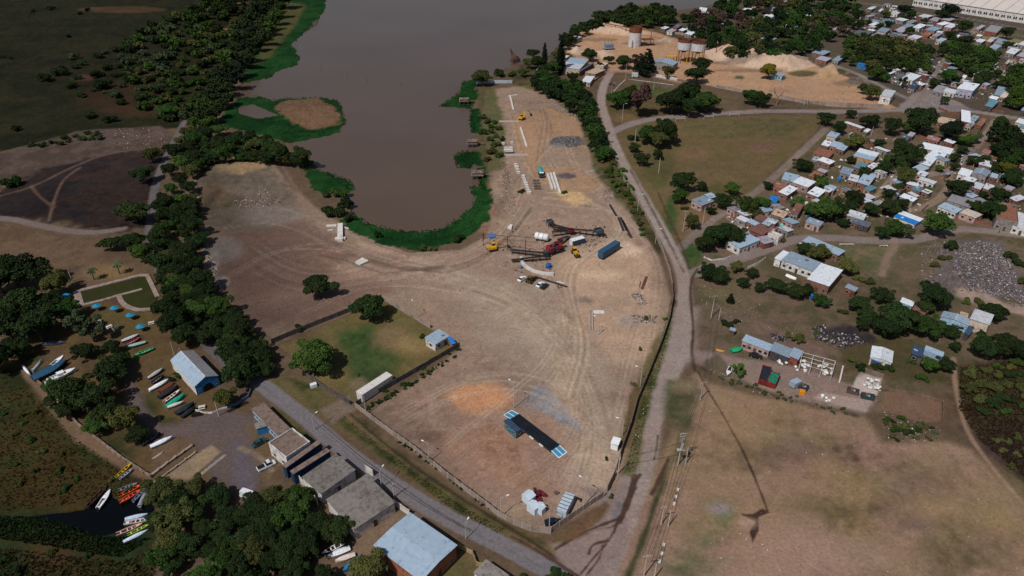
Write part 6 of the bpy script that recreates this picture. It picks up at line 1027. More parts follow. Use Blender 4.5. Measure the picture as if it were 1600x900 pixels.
for a in ((965.5, 741, 713, 'concrete pole at the end of the brown wall by the junction', 1, 1.4), (1059, 727, 676, 'tall electric pole with transformer beside the dirt road', 2, .15, True), (1071, 724, 700, 'short bare pole beside the transformer pole', 0), (1033, 819, 791, 'left pole of the pair in the middle of the power line', 1, .2), (1044, 822, 797, 'right pole of the pair in the middle of the power line', 0), (1006, 900, 867, 'power pole with crossarm at the bottom edge', 1, .1), (1022, 904, 886, 'short pole at the bottom edge beside the power pole', 0), (1094, 624, 597, 'concrete pole at the head of the drainage ditch', 1, .3), (1111, 496, 462, 'pale pole left of the recycling house shrubs', 1, .4), (1123, 500, 484, 'leaning short pole beside the recycling shrubs', 0), (1067, 362, 329, 'tall white pole in front of the olive tree on the meadow', 1, .2), (1078, 358, 339, 'short pole behind the tall white meadow pole', 0), (1098, 349, 325, 'pole in front of the blue grey meadow house', 0), (1029, 270, 247, 'single white pole standing on the open meadow', 0), (992, 223, 201, 'left white pole among the shrubs at the meadow tip', 0), (1005, 222, 207, 'right white pole among the shrubs at the meadow tip', 0), (616, 777, 756, 'dark service pole next to the lamp by the lower shed', 1, .6), (1520, 262, 247, 'pole on the village junction beside the round tree', 1, .5), (1256, 164, 135, 'left pole of a pair behind the sand plant wall', 1, .2), (1261, 163, 138, 'right pole of a pair behind the sand plant wall', 0), (1320, 166, 148, 'pole behind the middle of the sand plant wall', 1, .2), (1025, 114, 102, 'white flag pole like post at the works shed', 0), (1432, 305, 288, 'village pole between the white tin roofs', 1, .4), (1361, 212, 198, 'pale pole beside the tiny white roof', 0), (113, 440, 420, 'thin dark leaning pole above the pool corner', 0), (273, 556, 535, 'thin dark mast beside the long green boat', 0), (342, 650, 628, 'thin post in front of the boat house', 0)): upole(*a)
WIREM = mat('wire', (40, 36, 34))
def wires(ends, label, sag=.6, offs=((0, 0),)):
    o = thing('power_line', label, 'power line', (*ends[0].xy, 0)); b0 = Vector((ends[0].x, ends[0].y, 0))
    for i, of in enumerate(offs):
        m = MB()
        for a, b_ in zip(ends[:-1], ends[1:]):
            pts = []
            for t in np.linspace(0, 1, 9): p = a.lerp(b_, t) - b0; p.z -= sag * 4 * t * (1 - t); p.x += of[0]; p.z += of[1]; pts.append(p)
            m.tube(pts, .045, 3, cap=False)
        m.build('wire', WIREM, o)
    return o
def ptop(px, pb, pt): v = G(px, pb).copy(); v.z = zof(px, pb, pt) - .1; return v
wires([ptop(1059, 727, 676), ptop(1033, 819, 791), ptop(1006, 900, 867)], 'power line running from the transformer pole down to the bottom edge', .5, ((-.9, 0), (0, 0), (.9, 0)))
wires([ptop(965.5, 741, 713), ptop(1059, 727, 690)], 'power line crossing the dirt road to the transformer pole', .6, ((0, 0), (0, -.4)))
wires([ptop(491.5, 672, 656), ptop(616, 777, 756), ptop(728, 842, 825)], 'power line along the asphalt road', .6, ((0, 0), (.2, -.3)))
wires([ptop(1059, 727, 676), ptop(1094, 624, 597), ptop(1111, 496, 462)], 'power line from the transformer pole to the recycling yard', .9, ((0, 0), (.5, 0)))
for i, (x, y, t) in enumerate(((503, 111, 101), (535, 117, 112), (543, 119, 113), (574, 127, 120), (627, 134, 128))):
    q = G(x, y, -.6); m = MB(); m.tube([(0, 0, -1.5), (-.4 + .2 * (i % 3), 0, max(2.0, zof(x, y, t)))], [.14, .09], 6)
    s = m.build('stake', mat('wet_wood', (62, 52, 46))); s.location = q; tag(s, ('tallest slanting stake standing in the river', 'left thin stake of a close pair in the river', 'right thin stake of a close pair in the river', 'thin lone stake in the middle of the river', 'lone stake in the river nearest the fishing huts')[i], 'stake', 'stakes in the river')
# ------------------------------------------------------------------ vehicles
TYRE = None
def wheel_mesh(r, w_):
    k = ('w', round(r, 2), round(w_, 2))
    if k not in WIN:
        m = MB(); m.tube([(0, -w_ / 2, 0), (0, -w_ / 2 * .8, 0), (0, w_ / 2 * .8, 0), (0, w_ / 2, 0)], [r * .9, r, r, r * .9], 14); h_ = MB(); h_.cyl((0, -w_ / 2 - .015, 0), (0, w_ / 2 + .015, 0), r * .55, 10)
        WIN[k] = (m.mesh('wheel', BLK), h_.mesh('rim', STEEL))
    return WIN[k]
def wheels(o, xs, y, r, w_=.24):
    a, b_ = wheel_mesh(r, w_)
    for x in xs:
        for s in (-1, 1):
            e = link('wheel', a, o); e.location = (x, s * y, r); link('rim', b_, e)
def axis(p, q):
    a = G(*p).xy; b_ = G(*q).xy; d = b_ - a; return (a + b_) / 2, math.atan2(d.y, d.x), d.length
def car(p, q, col, label, cat='car', L_=4.3, W_=1.75, kind='car', name=None):
    "p rear, q front in the photo"
    c, ang, _ = axis(p, q); o = thing(name or {'car': 'parked_car', 'pickup': 'pickup_truck', 'van': 'van'}[kind], label, cat, (c.x, c.y, 0), ang, None); paint = mat('car_paint_%d_%d_%d' % col, col, rough=.3, var=.03, spec=.5)
    h = L_ / 2; y = W_ / 2
    def loft(name, secs, mt, par=o):
        m = MB(); vs = []; n_ = len(secs[0])
        for s in secs: vs += s
        fs = []
        for i in range(len(secs) - 1):
            for k in range(n_): fs.append((i * n_ + k, i * n_ + (k + 1) % n_, (i + 1) * n_ + (k + 1) % n_, (i + 1) * n_ + k))
        fs += [tuple(range(n_))[::-1], tuple(range((len(secs) - 1) * n_, len(secs) * n_))]; m.add(vs, fs); return m.build(name, mt, par)
    def ring(x, w_, z0, z1): return [(x, -w_, z0), (x, w_, z0), (x, w_ * 1.0, (z0 + z1) / 2 + .05), (x, w_ * .9, z1), (x, -w_ * .9, z1), (x, -w_, (z0 + z1) / 2 + .05)]
    loft('body', [ring(-h, y * .86, .4, .82), ring(-h * .92, y, .28, .92), ring(-h * .3, y, .24, .95), ring(h * .3, y, .24, .93), ring(h * .88, y * .96, .28, .76), ring(h, y * .8, .36, .64)], paint)
    if kind == 'pickup': xs = (-.05, .12, .42, .62)
    elif kind == 'van': xs = (-.96, -.9, .45, .72)
    else: xs = (-.72, -.42, .12, .46)
    top = 1.45 if kind == 'car' else 1.75 if kind == 'pickup' else 2.0
    loft('window_band', [ring(h * xs[0], y * .88, .9, .93), ring(h * xs[1], y * .86, .9, top - .05), ring(h * xs[2], y * .86, .9, top - .05), ring(h * xs[3], y * .86, .9, .93)], GLASS)
    m = MB(); m.box((h * (xs[1] + xs[2]) / 2, 0, top - .02), (h * (xs[2] - xs[1]) + .12, W_ * .76, .08)); m.build('roof', paint, o)
    if kind == 'van': m = MB(); m.box((-h * .3, 0, 1.35), (h * 1.1, W_ * .98, .9)); m.build('cargo_box', paint, o)
    if kind == 'pickup': m = MB(); m.box((-h * .55, 0, .97), (h * .75, W_ * .8, .06)); m.build('cargo_bed', DARKIN, o)
    wheels(o, (-h * .6, h * .62), y - .1, .32, .22)
    for s in (-1, 1): m = MB(); m.box((h * .95, s * y * .58, .6), (.12, .36, .16)); m.build('headlight', LAMPW, o)
    return o
car((811, 440.5), (820.5, 434.5), (226, 228, 230), 'white car left of the brown loader on the yard'); car((841, 449), (848, 444), (220, 224, 226), 'white hatchback right of the brown loader'); car((848, 452), (854, 446.5), (30, 32, 34), 'black car parked tight beside the white hatchback')
car((855, 819), (874, 817), (24, 30, 48), 'dark blue car under the lamp post at the wall corner'); car((1172, 556), (1189, 560), (22, 26, 32), 'black car in front of the recycling house'); car((1497, 250), (1504, 246), (218, 222, 226), 'white pickup at the village junction', 'pickup', 5, 1.9, 'pickup'); car((952, 132.5), (959, 133.5), (36, 44, 66), 'dark blue car on the lane beside the triangle meadow')
car((919, 107), (926, 104), (224, 226, 228), 'white car in the courtyard of the works house'); car((409, 733), (424, 726), (196, 200, 206), 'pale pickup with rusty load beside the grove', 'pickup', 5, 1.9, 'pickup'); car((400, 697), (412, 690), (40, 70, 74), 'dark teal car beside the white club house'); car((384, 775), (396, 779), (214, 218, 222), 'white van half hidden under the grove trees', 'van', 4.8, 1.9, 'van'); car((1430, 221), (1437, 219), (90, 96, 104), 'grey car in the yard under the spreading tree') if 0 else None
def boxbody(p, q, w_, h, col, label, cat, name, z0=0.0, topcol=None, ribs=0, wheelx=(), L_=None, top_part='roof'):
    c, ang, ln = axis(p, q); L_ = L_ or ln; o = thing(name, label, cat, (c.x, c.y, 0), ang); mt = mat('sheet_%d_%d_%d' % col, col, rough=.5, var=.08, dirt=tuple(int(v * .75) for v in col), dirt_amt=.3)
    m = MB(); m.box((0, 0, z0 + h / 2), (L_, w_, h)); m.build('body', mt, o)
    tm = mat('sheet_%d_%d_%d' % topcol, topcol, rough=.5, var=.08, dirt=tuple(int(v * .8) for v in topcol), dirt_amt=.3) if topcol else mt
    m = MB(); m.box((0, 0, z0 + h + .03), (L_ + .04, w_ + .04, .06)); m.build(top_part, tm, o)
    for i in range(ribs): m = MB(); m.box((-L_ / 2 + (i + .5) * L_ / ribs, 0, z0 + h + .09), (.14, w_ + .06, .08)); m.build('roof_rib', DSTEEL if ribs < 8 else tm, o)
    m = MB(); m.box((-L_ / 2 - .04, 0, z0 + h / 2), (.06, w_ * .9, h * .88)); m.build('door', tm, o)
    if wheelx: wheels(o, [x * L_ for x in wheelx], w_ / 2 - .25, .45, .35); m = MB(); m.box((0, 0, z0 - .12), (L_ * .95, 1.0, .2)); m.build('chassis', DSTEEL, o)
    return o
boxbody((937.5, 406), (964, 389), 2.6, 2.7, (46, 84, 112), 'long dark blue trailer on the sandy side of the yard', 'trailer', 'semi_trailer', 1.0, None, 9, (-.42, -.32, .3)); boxbody((892, 384), (911.5, 378.5), 2.5, 2.5, (52, 70, 84), 'dark sided container with white top beside the red crusher', 'container', 'container', .1, (214, 218, 220))
boxbody((877, 808), (890, 782), 2.5, 2.5, (180, 188, 196), 'pale grey container with dark ribs inside the wall corner', 'container', 'container', .1, (176, 190, 200), 5); boxbody((563, 628), (610, 597), 2.7, 2.9, (196, 190, 184), 'long white bus body parked along the lot wall', 'bus', 'bus', .5, (206, 200, 194), 0, (-.36, .3)); boxbody((959, 704), (963.5, 693), 2.2, 2.2, (96, 108, 118), 'small white topped cabin box beside the brown wall', 'cabin', 'cabin', .1, (228, 230, 230)); boxbody((486, 606), (495, 603), 1.2, 1.2, (220, 222, 222), 'white box lying on the verge near the lot wall', 'box', 'box')
boxbody((987, 121), (996.5, 121.5), 2.4, 2.6, (178, 182, 184), 'small box truck by the dark conifers', 'truck', 'box_truck', .7, (190, 194, 196), 0, (-.35, .35)); boxbody((99, 472), (109, 466), 2.2, 2.0, (28, 104, 150), 'bright blue hut left of the pool', 'hut', 'hut', .05, (34, 120, 168))
def skip(p, q, w_, col, load, label):
    c, ang, L_ = axis(p, q); o = thing('skip_container', label, 'skip', (c.x, c.y, 0), ang, 'open skips at the recycling yard'); mt = mat('sheet_%d_%d_%d' % col, col, rough=.6, var=.12, dirt=tuple(int(v * .7) for v in col)); h = 2.0
    m = MB(); t = .1; m.box((0, 0, .2), (L_, w_, .2)); m.box((-L_ / 2, 0, h / 2 + .1), (t, w_, h)); m.box((L_ / 2, 0, h / 2 + .1), (t, w_, h))
    for s in (-1, 1): m.box((0, s * w_ / 2, h / 2 + .1), (L_, t, h))
    m.build('body', mt, o); m = MB(); n_ = 6; vs = [(-L_ / 2 + .1 + i * (L_ - .2) / n_, -w_ / 2 + .1 + j * (w_ - .2) / 4, h - .25 + RNG.uniform(-.15, .3)) for j in range(5) for i in range(n_ + 1)]; m.add(vs, [(j * (n_ + 1) + i, j * (n_ + 1) + i + 1, (j + 1) * (n_ + 1) + i + 1, (j + 1) * (n_ + 1) + i) for j in range(4) for i in range(n_)]); m.build('load', mat('sheet_%d_%d_%d' % load, load), o); wheels(o, (-.35 * L_, .3 * L_), w_ / 2 - .2, .45, .35)
skip((1191, 602), (1197, 580), 2.7, (120, 40, 36), (30, 36, 46), 'red truck body with dark blue black load at the recycling yard'); skip((1203, 606), (1210, 590), 2.7, (128, 46, 40), (30, 112, 90), 'red truck body with green tarpaulin load at the recycling yard')
def excavator(p, q, label, reach=6.5, up=3.4, s=1.0):
    "p machine, q bucket"
    c = G(*p).xy; d = G(*q).xy - c; ang = math.atan2(d.y, d.x); reach = max(4.5, min(9, d.length)); o = thing('excavator', label, 'excavator', (c.x, c.y, 0), ang)
    for k in (-1, 1):
        m = MB(); m.tube([(-1.9, k * 1.1, .45), (-1.6, k * 1.1, .45), (1.6, k * 1.1, .45), (1.9, k * 1.1, .45)], [.2, .45, .45, .2], 10); m.box((0, k * 1.1, .45), (3.4, .56, .86)); m.build('track', BLK, o)
    m = MB(); m.box((-.4, 0, 1.45), (3.6, 2.5, .9)); m.box((-1.7, 0, 1.75), (1.2, 2.4, .8)); m.build('body', YEL, o); m = MB(); m.box((.6, .75, 2.2), (1.5, .95, 1.4)); m.build('cab', GLASS, o); m = MB(); m.box((.6, .75, 2.94), (1.6, 1.05, .1)); m.build('cab_roof', YEL, o)
    e = (reach * .62, 0, 4.6); m = MB(); m.tube([(1.0, -.3, 1.7), (reach * .32, -.3, 4.5), (e[0], -.3, e[2])], [.24, .3, .2], 6); m.build('boom', YEL, o); m = MB(); m.tube([(e[0], -.3, e[2]), (reach, -.3, 1.6)], [.22, .15], 6); m.build('stick', YEL, o); m = MB(); m.add([(reach - .3, -.9, 1.6), (reach + .5, -.9, 1.3), (reach + .4, -.9, .5), (reach - .5, -.9, .6), (reach - .3, .3, 1.6), (reach + .5, .3, 1.3), (reach + .4, .3, .5), (reach - .5, .3, .6)], [(0, 1, 2, 3), (7, 6, 5, 4), (0, 4, 5, 1), (2, 6, 7, 3), (1, 5, 6, 2)]); m.build('bucket', DSTEEL, o); return o
excavator((770, 391), (794, 387), 'yellow excavator stretching its arm towards the rusty frame'); excavator((816, 187), (829, 181), 'small yellow excavator on the far sand pad')
def loader(p, q, label, dirty=False):
    c = G(*p).xy; d = G(*q).xy - c; o = thing('backhoe_loader', label, 'loader', (c.x, c.y, 0), math.atan2(d.y, d.x)); pm = mat('muddy_yellow', (110, 82, 40), var=.3, dirt=(70, 54, 36)) if dirty else YEL
    m = MB(); m.box((.3, 0, 1.1), (3.6, 1.3, .9)); m.box((1.5, 0, 1.5), (1.4, 1.2, .5)); m.build('body', pm, o); m = MB(); m.box((-.5, 0, 2.1), (1.5, 1.4, 1.3)); m.build('cab', GLASS, o); m = MB(); m.box((-.5, 0, 2.8), (1.8, 1.6, .12)); m.build('cab_roof', pm, o)
    a, b_ = wheel_mesh(.75, .5); a2, b2 = wheel_mesh(.5, .4)
    for s in (-1, 1):
        e = link('wheel', a, o); e.location = (-.9, s * 1.0, .75); link('rim', b_, e); e = link('wheel', a2, o); e.location = (1.6, s * .9, .5); link('rim', b2, e); m = MB(); m.tube([(.6, s * .6, 1.7), (2.4, s * .6, 1.3), (3.0, s * .6, .6)], .13, 6); m.build('loader_arm', pm, o)
    m = MB(); m.add([(2.9, -1.15, .2), (3.8, -1.15, .15), (2.9, -1.15, 1.1), (2.9, 1.15, .2), (3.8, 1.15, .15), (2.9, 1.15, 1.1)], [(0, 1, 2), (3, 5, 4), (0, 3, 4, 1), (0, 2, 5, 3)]); m.build('bucket', DSTEEL, o); m = MB(); m.tube([(-1.6, 0, 1.0), (-2.2, .1, 3.0), (-3.4, .2, 2.3), (-3.6, .2, .8)], [.2, .2, .15, .1], 6); m.build('backhoe_arm', pm, o); return o
loader((898, 397), (904, 404), 'yellow backhoe loader between the crusher and the blue trailer'); loader((829, 441), (834, 437), 'muddy brown loader parked between the white cars', True)
def mixer(p, q, label):
    c, ang, L_ = axis(p, q); o = thing('mixer_truck', label, 'mixer truck', (c.x, c.y, 0), ang); L_ = 7.5; te = mat('turquoise_paint', (26, 150, 156), rough=.45, var=.08)
    m = MB(); m.box((0, 0, .85), (L_, 1.0, .3)); m.build('chassis', DSTEEL, o); m = MB(); m.box((L_ / 2 - .9, 0, 1.75), (1.8, 2.3, 1.9)); m.build('cab', mat('blue_grey_cab', (58, 78, 96), rough=.4), o); m = MB(); m.box((L_ / 2 - 1.1, 0, 2.75), (1.4, 2.2, .12)); m.build('cab_roof', LAMPW, o); m = MB(); m.box((L_ / 2 + .02, 0, 2.1), (.06, 2.0, .8)); m.build('windscreen', GLASS, o); m = MB(); m.tube([(1.6, 0, 2.0), (.9, 0, 2.15), (-1.2, 0, 2.55), (-2.8, 0, 3.0), (-3.5, 0, 3.2)], [.5, 1.15, 1.3, .95, .55], 14); m.build('drum', te, o, True); wheels(o, (L_ / 2 - 1.2, -1.2, -2.5), 1.05, .5, .35)
mixer((843, 268), (847, 281), 'turquoise concrete mixer truck beside the white beams')
# ------------------------------------------------------------------ crushing plant
def conveyor(p, q, z0, z1, label, w_=1.0):
    a = G(*p, 0).xy; b_ = G(*q, 0).xy; d = b_ - a; L_ = d.length; o = thing('conveyor', label, 'conveyor', (a.x, a.y, 0), math.atan2(d.y, d.x), 'conveyors of the crushing plant'); n_ = max(2, int(L_ / 3)); P_ = lambda x, y, dz=0: (x, y, z0 + (z1 - z0) * x / L_ + dz)
    m = MB(); m.add([P_(0, -w_ / 2, .1), P_(L_, -w_ / 2, .1), P_(L_, w_ / 2, .1), P_(0, w_ / 2, .1), P_(0, -w_ / 2, 0), P_(L_, -w_ / 2, 0), P_(L_, w_ / 2, 0), P_(0, w_ / 2, 0)], [(0, 1, 2, 3), (7, 6, 5, 4), (0, 4, 5, 1), (1, 5, 6, 2), (2, 6, 7, 3), (3, 7, 4, 0)]); m.build('belt', BLK, o)
    for s in (-1, 1): m = MB(); m.tube([P_(0, s * (w_ / 2 + .12), -.25), P_(L_, s * (w_ / 2 + .12), -.25)], .1, 4); m.tube([P_(0, s * (w_ / 2 + .12), .15), P_(L_, s * (w_ / 2 + .12), .15)], .07, 4); m.build('side_frame', DSTEEL, o)
    lg = MB(); lg.tube([(0, 0, 0), (0, 0, 1)], .08, 5); lm = lg.mesh('leg', DSTEEL)
    for i in range(n_ + 1):
        x = L_ * (.06 + .88 * i / n_); zz = P_(x, 0)[2] - .2
        for s in (-1, 1):
            if zz > .3: e = link('leg', lm, o); e.location = (x, s * (w_ / 2 + .1), 0); e.scale = (1, 1, zz)
    return o
conveyor((797, 396), (857, 404), 1.6, 2.4, 'upper left conveyor running into the red crusher'); conveyor((799, 410), (857, 407), 1.0, 2.2, 'lower left conveyor running into the red crusher'); conveyor((862, 360), (930, 371), 1.5, 3.0, 'long conveyor leading to the dark hopper on the right'); conveyor((892, 366), (862, 370), 1.6, 2.2, 'short conveyor between the red feeder and the white tank'); conveyor((889, 372), (872, 385), 1.0, 3.2, 'steep conveyor rising from the red feeder to the crusher'); conveyor((866, 356), (890, 365), 1.4, 2.2, 'upper conveyor from the far hopper to the red feeder')
def crusher():
    c = G(864, 396).xy; ang = .55; o = thing('crushing_plant', 'red and dark grey stone crusher with red hoppers', 'crusher', (c.x, c.y, 0), ang); rd = mat('machine_red', (158, 36, 46), rough=.5, var=.12, dirt=(92, 40, 42)); mr_ = mat('machine_maroon', (92, 34, 50), rough=.55, var=.15); gy_ = mat('machine_grey', (64, 70, 80), rough=.55, var=.15)
    m = MB()
    for x in (-3.5, 0, 3.5):
        for y in (-1.4, 1.4): m.box((x, y, 1.2), (.3, .3, 2.4))
    m.box((0, 0, 1.3), (8.4, 3.2, .3)); m.build('frame', DSTEEL, o); m = MB(); m.box((-1.6, 0, 2.5), (2.6, 2.6, 2.0)); m.build('jaw_housing', rd, o); m = MB(); m.cyl((-1.6, -1.9, 2.6), (-1.6, 1.9, 2.6), 1.0, 14); m.build('flywheel', mr_, o)
    for (x, y, z, mt_) in ((2.2, .8, 3.2, mr_), (2.4, -1.2, 2.7, rd), (4.4, 1.2, 3.8, mr_)):
        m = MB(); m.add([(x - 1, y - .9, z + 1), (x + 1, y - .9, z + 1), (x + 1, y + .9, z + 1), (x - 1, y + .9, z + 1), (x - .5, y - .4, z - .6), (x + .5, y - .4, z - .6), (x + .5, y + .4, z - .6), (x - .5, y + .4, z - .6)], [(0, 4, 5, 1), (1, 5, 6, 2), (2, 6, 7, 3), (3, 7, 4, 0), (7, 6, 5, 4)]); m.build('hopper', mt_, o)
    m = MB(); m.box((.9, .2, 2.2), (1.8, 2.0, 1.6)); m.build('screen_box', gy_, o); m = MB(); m.box((-4.2, -1, 1.9), (2.0, 1.4, 1.3)); m.build('engine_box', mat('machine_teal', (34, 74, 84), rough=.5, var=.1), o); m = MB(); m.box((1.0, 0, 4.3), (5.5, 1.0, .15)); m.box((1.0, -.5, 4.8), (5.5, .06, .06)); m.box((1.0, .5, 4.8), (5.5, .06, .06)); m.build('walkway', mr_, o); wheels(o, (-3, -2), 1.6, .5, .4)
crusher()
def hopper(px, py, label, col, s=1.0):
    c = G(px, py).xy; o = thing('hopper', label, 'hopper', (c.x, c.y, 0), .4); mt_ = mat('hopper_%d_%d_%d' % col, col, rough=.55, var=.15); m = MB(); x = 1.5 * s; m.add([(-x, -x, 3.4 * s), (x, -x, 3.4 * s), (x, x, 3.4 * s), (-x, x, 3.4 * s), (-x, -x, 2.3 * s), (x, -x, 2.3 * s), (x, x, 2.3 * s), (-x, x, 2.3 * s), (-.5, -.5, 1.2), (.5, -.5, 1.2), (.5, .5, 1.2), (-.5, .5, 1.2)], [(0, 4, 5, 1), (1, 5, 6, 2), (2, 6, 7, 3), (3, 7, 4, 0), (4, 8, 9, 5), (5, 9, 10, 6), (6, 10, 11, 7), (7, 11, 8, 4), (11, 10, 9, 8), (4, 5, 6, 7)]); m.build('bin', mt_, o)
    for a in (-1, 1):
        for b_ in (-1, 1): m = MB(); m.box((a * x * .9, b_ * x * .9, 1.2 * s), (.18, .18, 2.4 * s)); m.build('leg', DSTEEL, o)
    m = MB(); m.box((0, 0, 2.2 * s), (x * 2.1, .2, .2)); m.build('brace', DSTEEL, o)
hopper(892, 367, 'red feeder hopper where the conveyors meet', (120, 30, 46), .8); hopper(935, 370, 'dark grey hopper at the right end of the long conveyor', (70, 76, 82), 1.1); hopper(859, 354, 'slate hopper at the far end of the upper conveyor', (74, 78, 92), .9)
def lying_tank(p, q, r, label):
    c, ang, L_ = axis(p, q); o = thing('tank', label, 'tank', (c.x, c.y, 0), ang); m = MB(); m.tube([(-L_ / 2, 0, r + .5), (-L_ / 2 + .3, 0, r + .5), (L_ / 2 - .3, 0, r + .5), (L_ / 2, 0, r + .5)], [r * .6, r, r, r * .6], 16); m.build('shell', mat('white_tank_paint', (222, 224, 224), rough=.45, var=.04, dirt=(168, 160, 152), dirt_amt=.3), o, True)
    for x in (-.2, .15): m = MB(); m.tube([(x * L_ - .08, 0, r + .5), (x * L_ + .08, 0, r + .5)], r + .03, 16); m.build('band', DSTEEL, o)
    for x in (-.3, .3): m = MB(); m.box((x * L_, 0, .4), (.4, r * 1.6, .8)); m.build('saddle', DSTEEL, o)
lying_tank((836, 374), (857, 378), 1.5, 'fat white tank with dark bands beside the red crusher')
def rust_frame():
    o = thing('pipe_frame', 'rusty frame of upright posts and pipes left of the crusher', 'frame', (*G(790, 385).xy, 0)); b0 = G(790, 385); P_ = lambda x, y, z=0: Vector((*(G(x, y) - b0).xy, z)); up = ((755, 384, 6.2), (793, 391, 6.6), (821, 394, 6.0), (756, 374, 3), (793, 378, 3))
    for x, y, z in up: m = MB(); m.tube([P_(x, y), P_(x, y, z)], .16, 6); m.build('post', RUST, o)
    for a, b_, z in (((752, 374), (797, 378), 2.6), ((760, 386), (800, 391), 2.0), ((797, 378), (836, 382), 3.0), ((800, 391), (838, 396), 1.8)): m = MB(); m.tube([P_(*a, z), P_(*b_, z)], .13, 6); m.build('pipe', RUST, o)
rust_frame()
def slab_thing(name, label, cat, p, q, w_, h, mt, group=None, z=0.0):
    c, ang, L_ = axis(p, q); m = MB(); m.box((0, 0, h / 2), (L_, w_, h)); o = m.build(name, mt); o.location = (c.x, c.y, z); o.rotation_euler = (0, 0, ang); return tag(o, label, cat, group)
WCON = mat('white_concrete', (206, 200, 194), var=.08, rnd=.06, dirt=(160, 150, 142), dirt_amt=.3)
m = MB(); pts = smooth([tuple((G(x, y) - G(835, 424)).xy) for x, y in ((814, 404), (815, 411), (822, 419), (835, 426), (850, 429), (865, 430))], 2)
for a, b_ in zip(pts[:-1], pts[1:]):
    d = Vector(b_) - Vector(a); m.box(((a[0] + b_[0]) / 2, (a[1] + b_[1]) / 2, .5), (d.length + .1, 1.1, 1.0), rz=math.atan2(d.y, d.x))
o = m.build('curved_wall', WCON); o.location = G(835, 424); tag(o, 'low curved white concrete wall below the crusher', 'wall')
slab_thing('steel_beam', 'long dark steel beam lying right of the black car', 'beam', (836, 433), (886, 449), .5, .5, DSTEEL); slab_thing('plank', 'short white plank beside the long dark beam', 'plank', (870, 440), (881, 443), .5, .25, WCON)
for i, (p, q, w_) in enumerate((((855, 273), (863, 297), 1.0), ((860, 272.5), (868, 296.5), 1.0), ((865, 272), (875, 304), 1.1))): slab_thing('concrete_beam', ('left long white concrete beam beside the mixer truck', 'middle long white concrete beam beside the mixer truck', 'right and longest white concrete beam beside the mixer truck')[i], 'beam', p, q, w_, 1.1, WCON, 'white beams beside the mixer truck')
slab_thing('concrete_beam', 'thin pale beam lying on the rubble in the upper left yard', 'beam', (345, 285), (378, 293), .4, .4, WCON); slab_thing('concrete_wall', 'low white wall at the far corner of the sand pad', 'wall', (797, 151), (802, 172), 1.0, .8, WCON); slab_thing('concrete_wall', 'long low white wall along the left edge of the sand pad', 'wall', (813, 200), (823, 230), .9, .8, WCON); slab_thing('concrete_wall', 'short white wall head beside the sand pad corner', 'wall', (795, 151), (808, 149), 1.0, .7, WCON); slab_thing('concrete_slab', 'pale concrete strip pointing at the small excavator', 'slab', (780, 190), (811, 190), 3.0, .25, mat('pale_strip', (166, 150, 142))); slab_thing('concrete_slab', 'pale concrete strip below the block stack', 'slab', (784, 243), (826, 242), 3.2, .25, mat('pale_strip', (166, 150, 142)))
k = 0; bm_ = MB(); bm_.box((0, 0, .6), (1.7, 1.3, 1.2)); bme = bm_.mesh('concrete_block', WCON)
def block(px, py, label, group, z=0, rz=0.3, s=1):
    o = link('concrete_block', bme); q = G(px, py); o.location = (q.x, q.y, z); o.rotation_euler = (0, 0, rz + RNG.uniform(-.15, .15)); o.scale = (s * RNG.uniform(.85, 1.1),) * 3; return tag(o, label, 'block', group)
for i in range(8): block(817.5 + i * 1.35, 277 + i * 3.7, 'white concrete block in the row beside the pallets', 'row of white blocks beside the pallets', rz=.2)
for i in range(4): block(806 + i * 1.4, 259 + i * 4, 'white concrete block in the short row by the grass patch', 'short row of white blocks')
for i in range(9): block(790 + (i % 3) * 4.2, 233 + (i // 3) * 3.4, 'white concrete block in the stack above the pale strip', 'stacked white blocks', z=0 if i < 6 else 1.1)
block(786, 226, 'white block lying alone left of the block stack', None); block(800, 224, 'tilted white block behind the block stack', None)
PAL = MB()
for i in range(5): PAL.box((0, -.48 + i * .24, .5), (1.2, .12, .06))
for y in (-.5, 0, .5): PAL.box((y, 0, .35), (.12, 1.1, .25))
PAL.box((0, 0, .15), (1.2, 1.0, .15)); pme = PAL.mesh('pallet', mat('pallet_wood', (112, 94, 84), rnd=.2))
for i in range(8):
    o = link('pallet', pme); q = G(835 + (i % 2) * 5 + (i // 2) * .9, 283 + (i // 2) * 4.2); o.location = (q.x, q.y, 0); o.rotation_euler = (0, 0, .2 + RNG.uniform(-.2, .2)); o.scale = (1.3,) * 3; tag(o, 'wooden pallet in the group behind the mixer truck', 'pallet', 'pallets behind the mixer truck')
for i, (p, q) in enumerate((((953, 321), (963, 338)), ((966, 341), (974, 361)), ((970, 341), (979, 361)), ((973, 346), (986, 371)))): slab_thing('steel_beam', ('dark steel beam nearest the stone heap by the fence', 'left dark beam of the three by the fence', 'middle dark beam of the three by the fence', 'right longest dark beam of the three by the fence')[i], 'beam', p, q, .8, .6, DSTEEL, 'dark beams by the fence')
slab_thing('steel_plate', 'rusty plate stack on the east side of the yard', 'plate', (1003, 452), (1010, 433), 1.0, .3, RUST); slab_thing('steel_plate', 'thin rusty bar beside the rusty plate stack', 'bar', (999, 449), (1001, 440), .3, .2, RUST); slab_thing('steel_plate', 'rusty chute lying near the fence beams', 'chute', (981, 366), (987, 372), .9, .5, RUST)
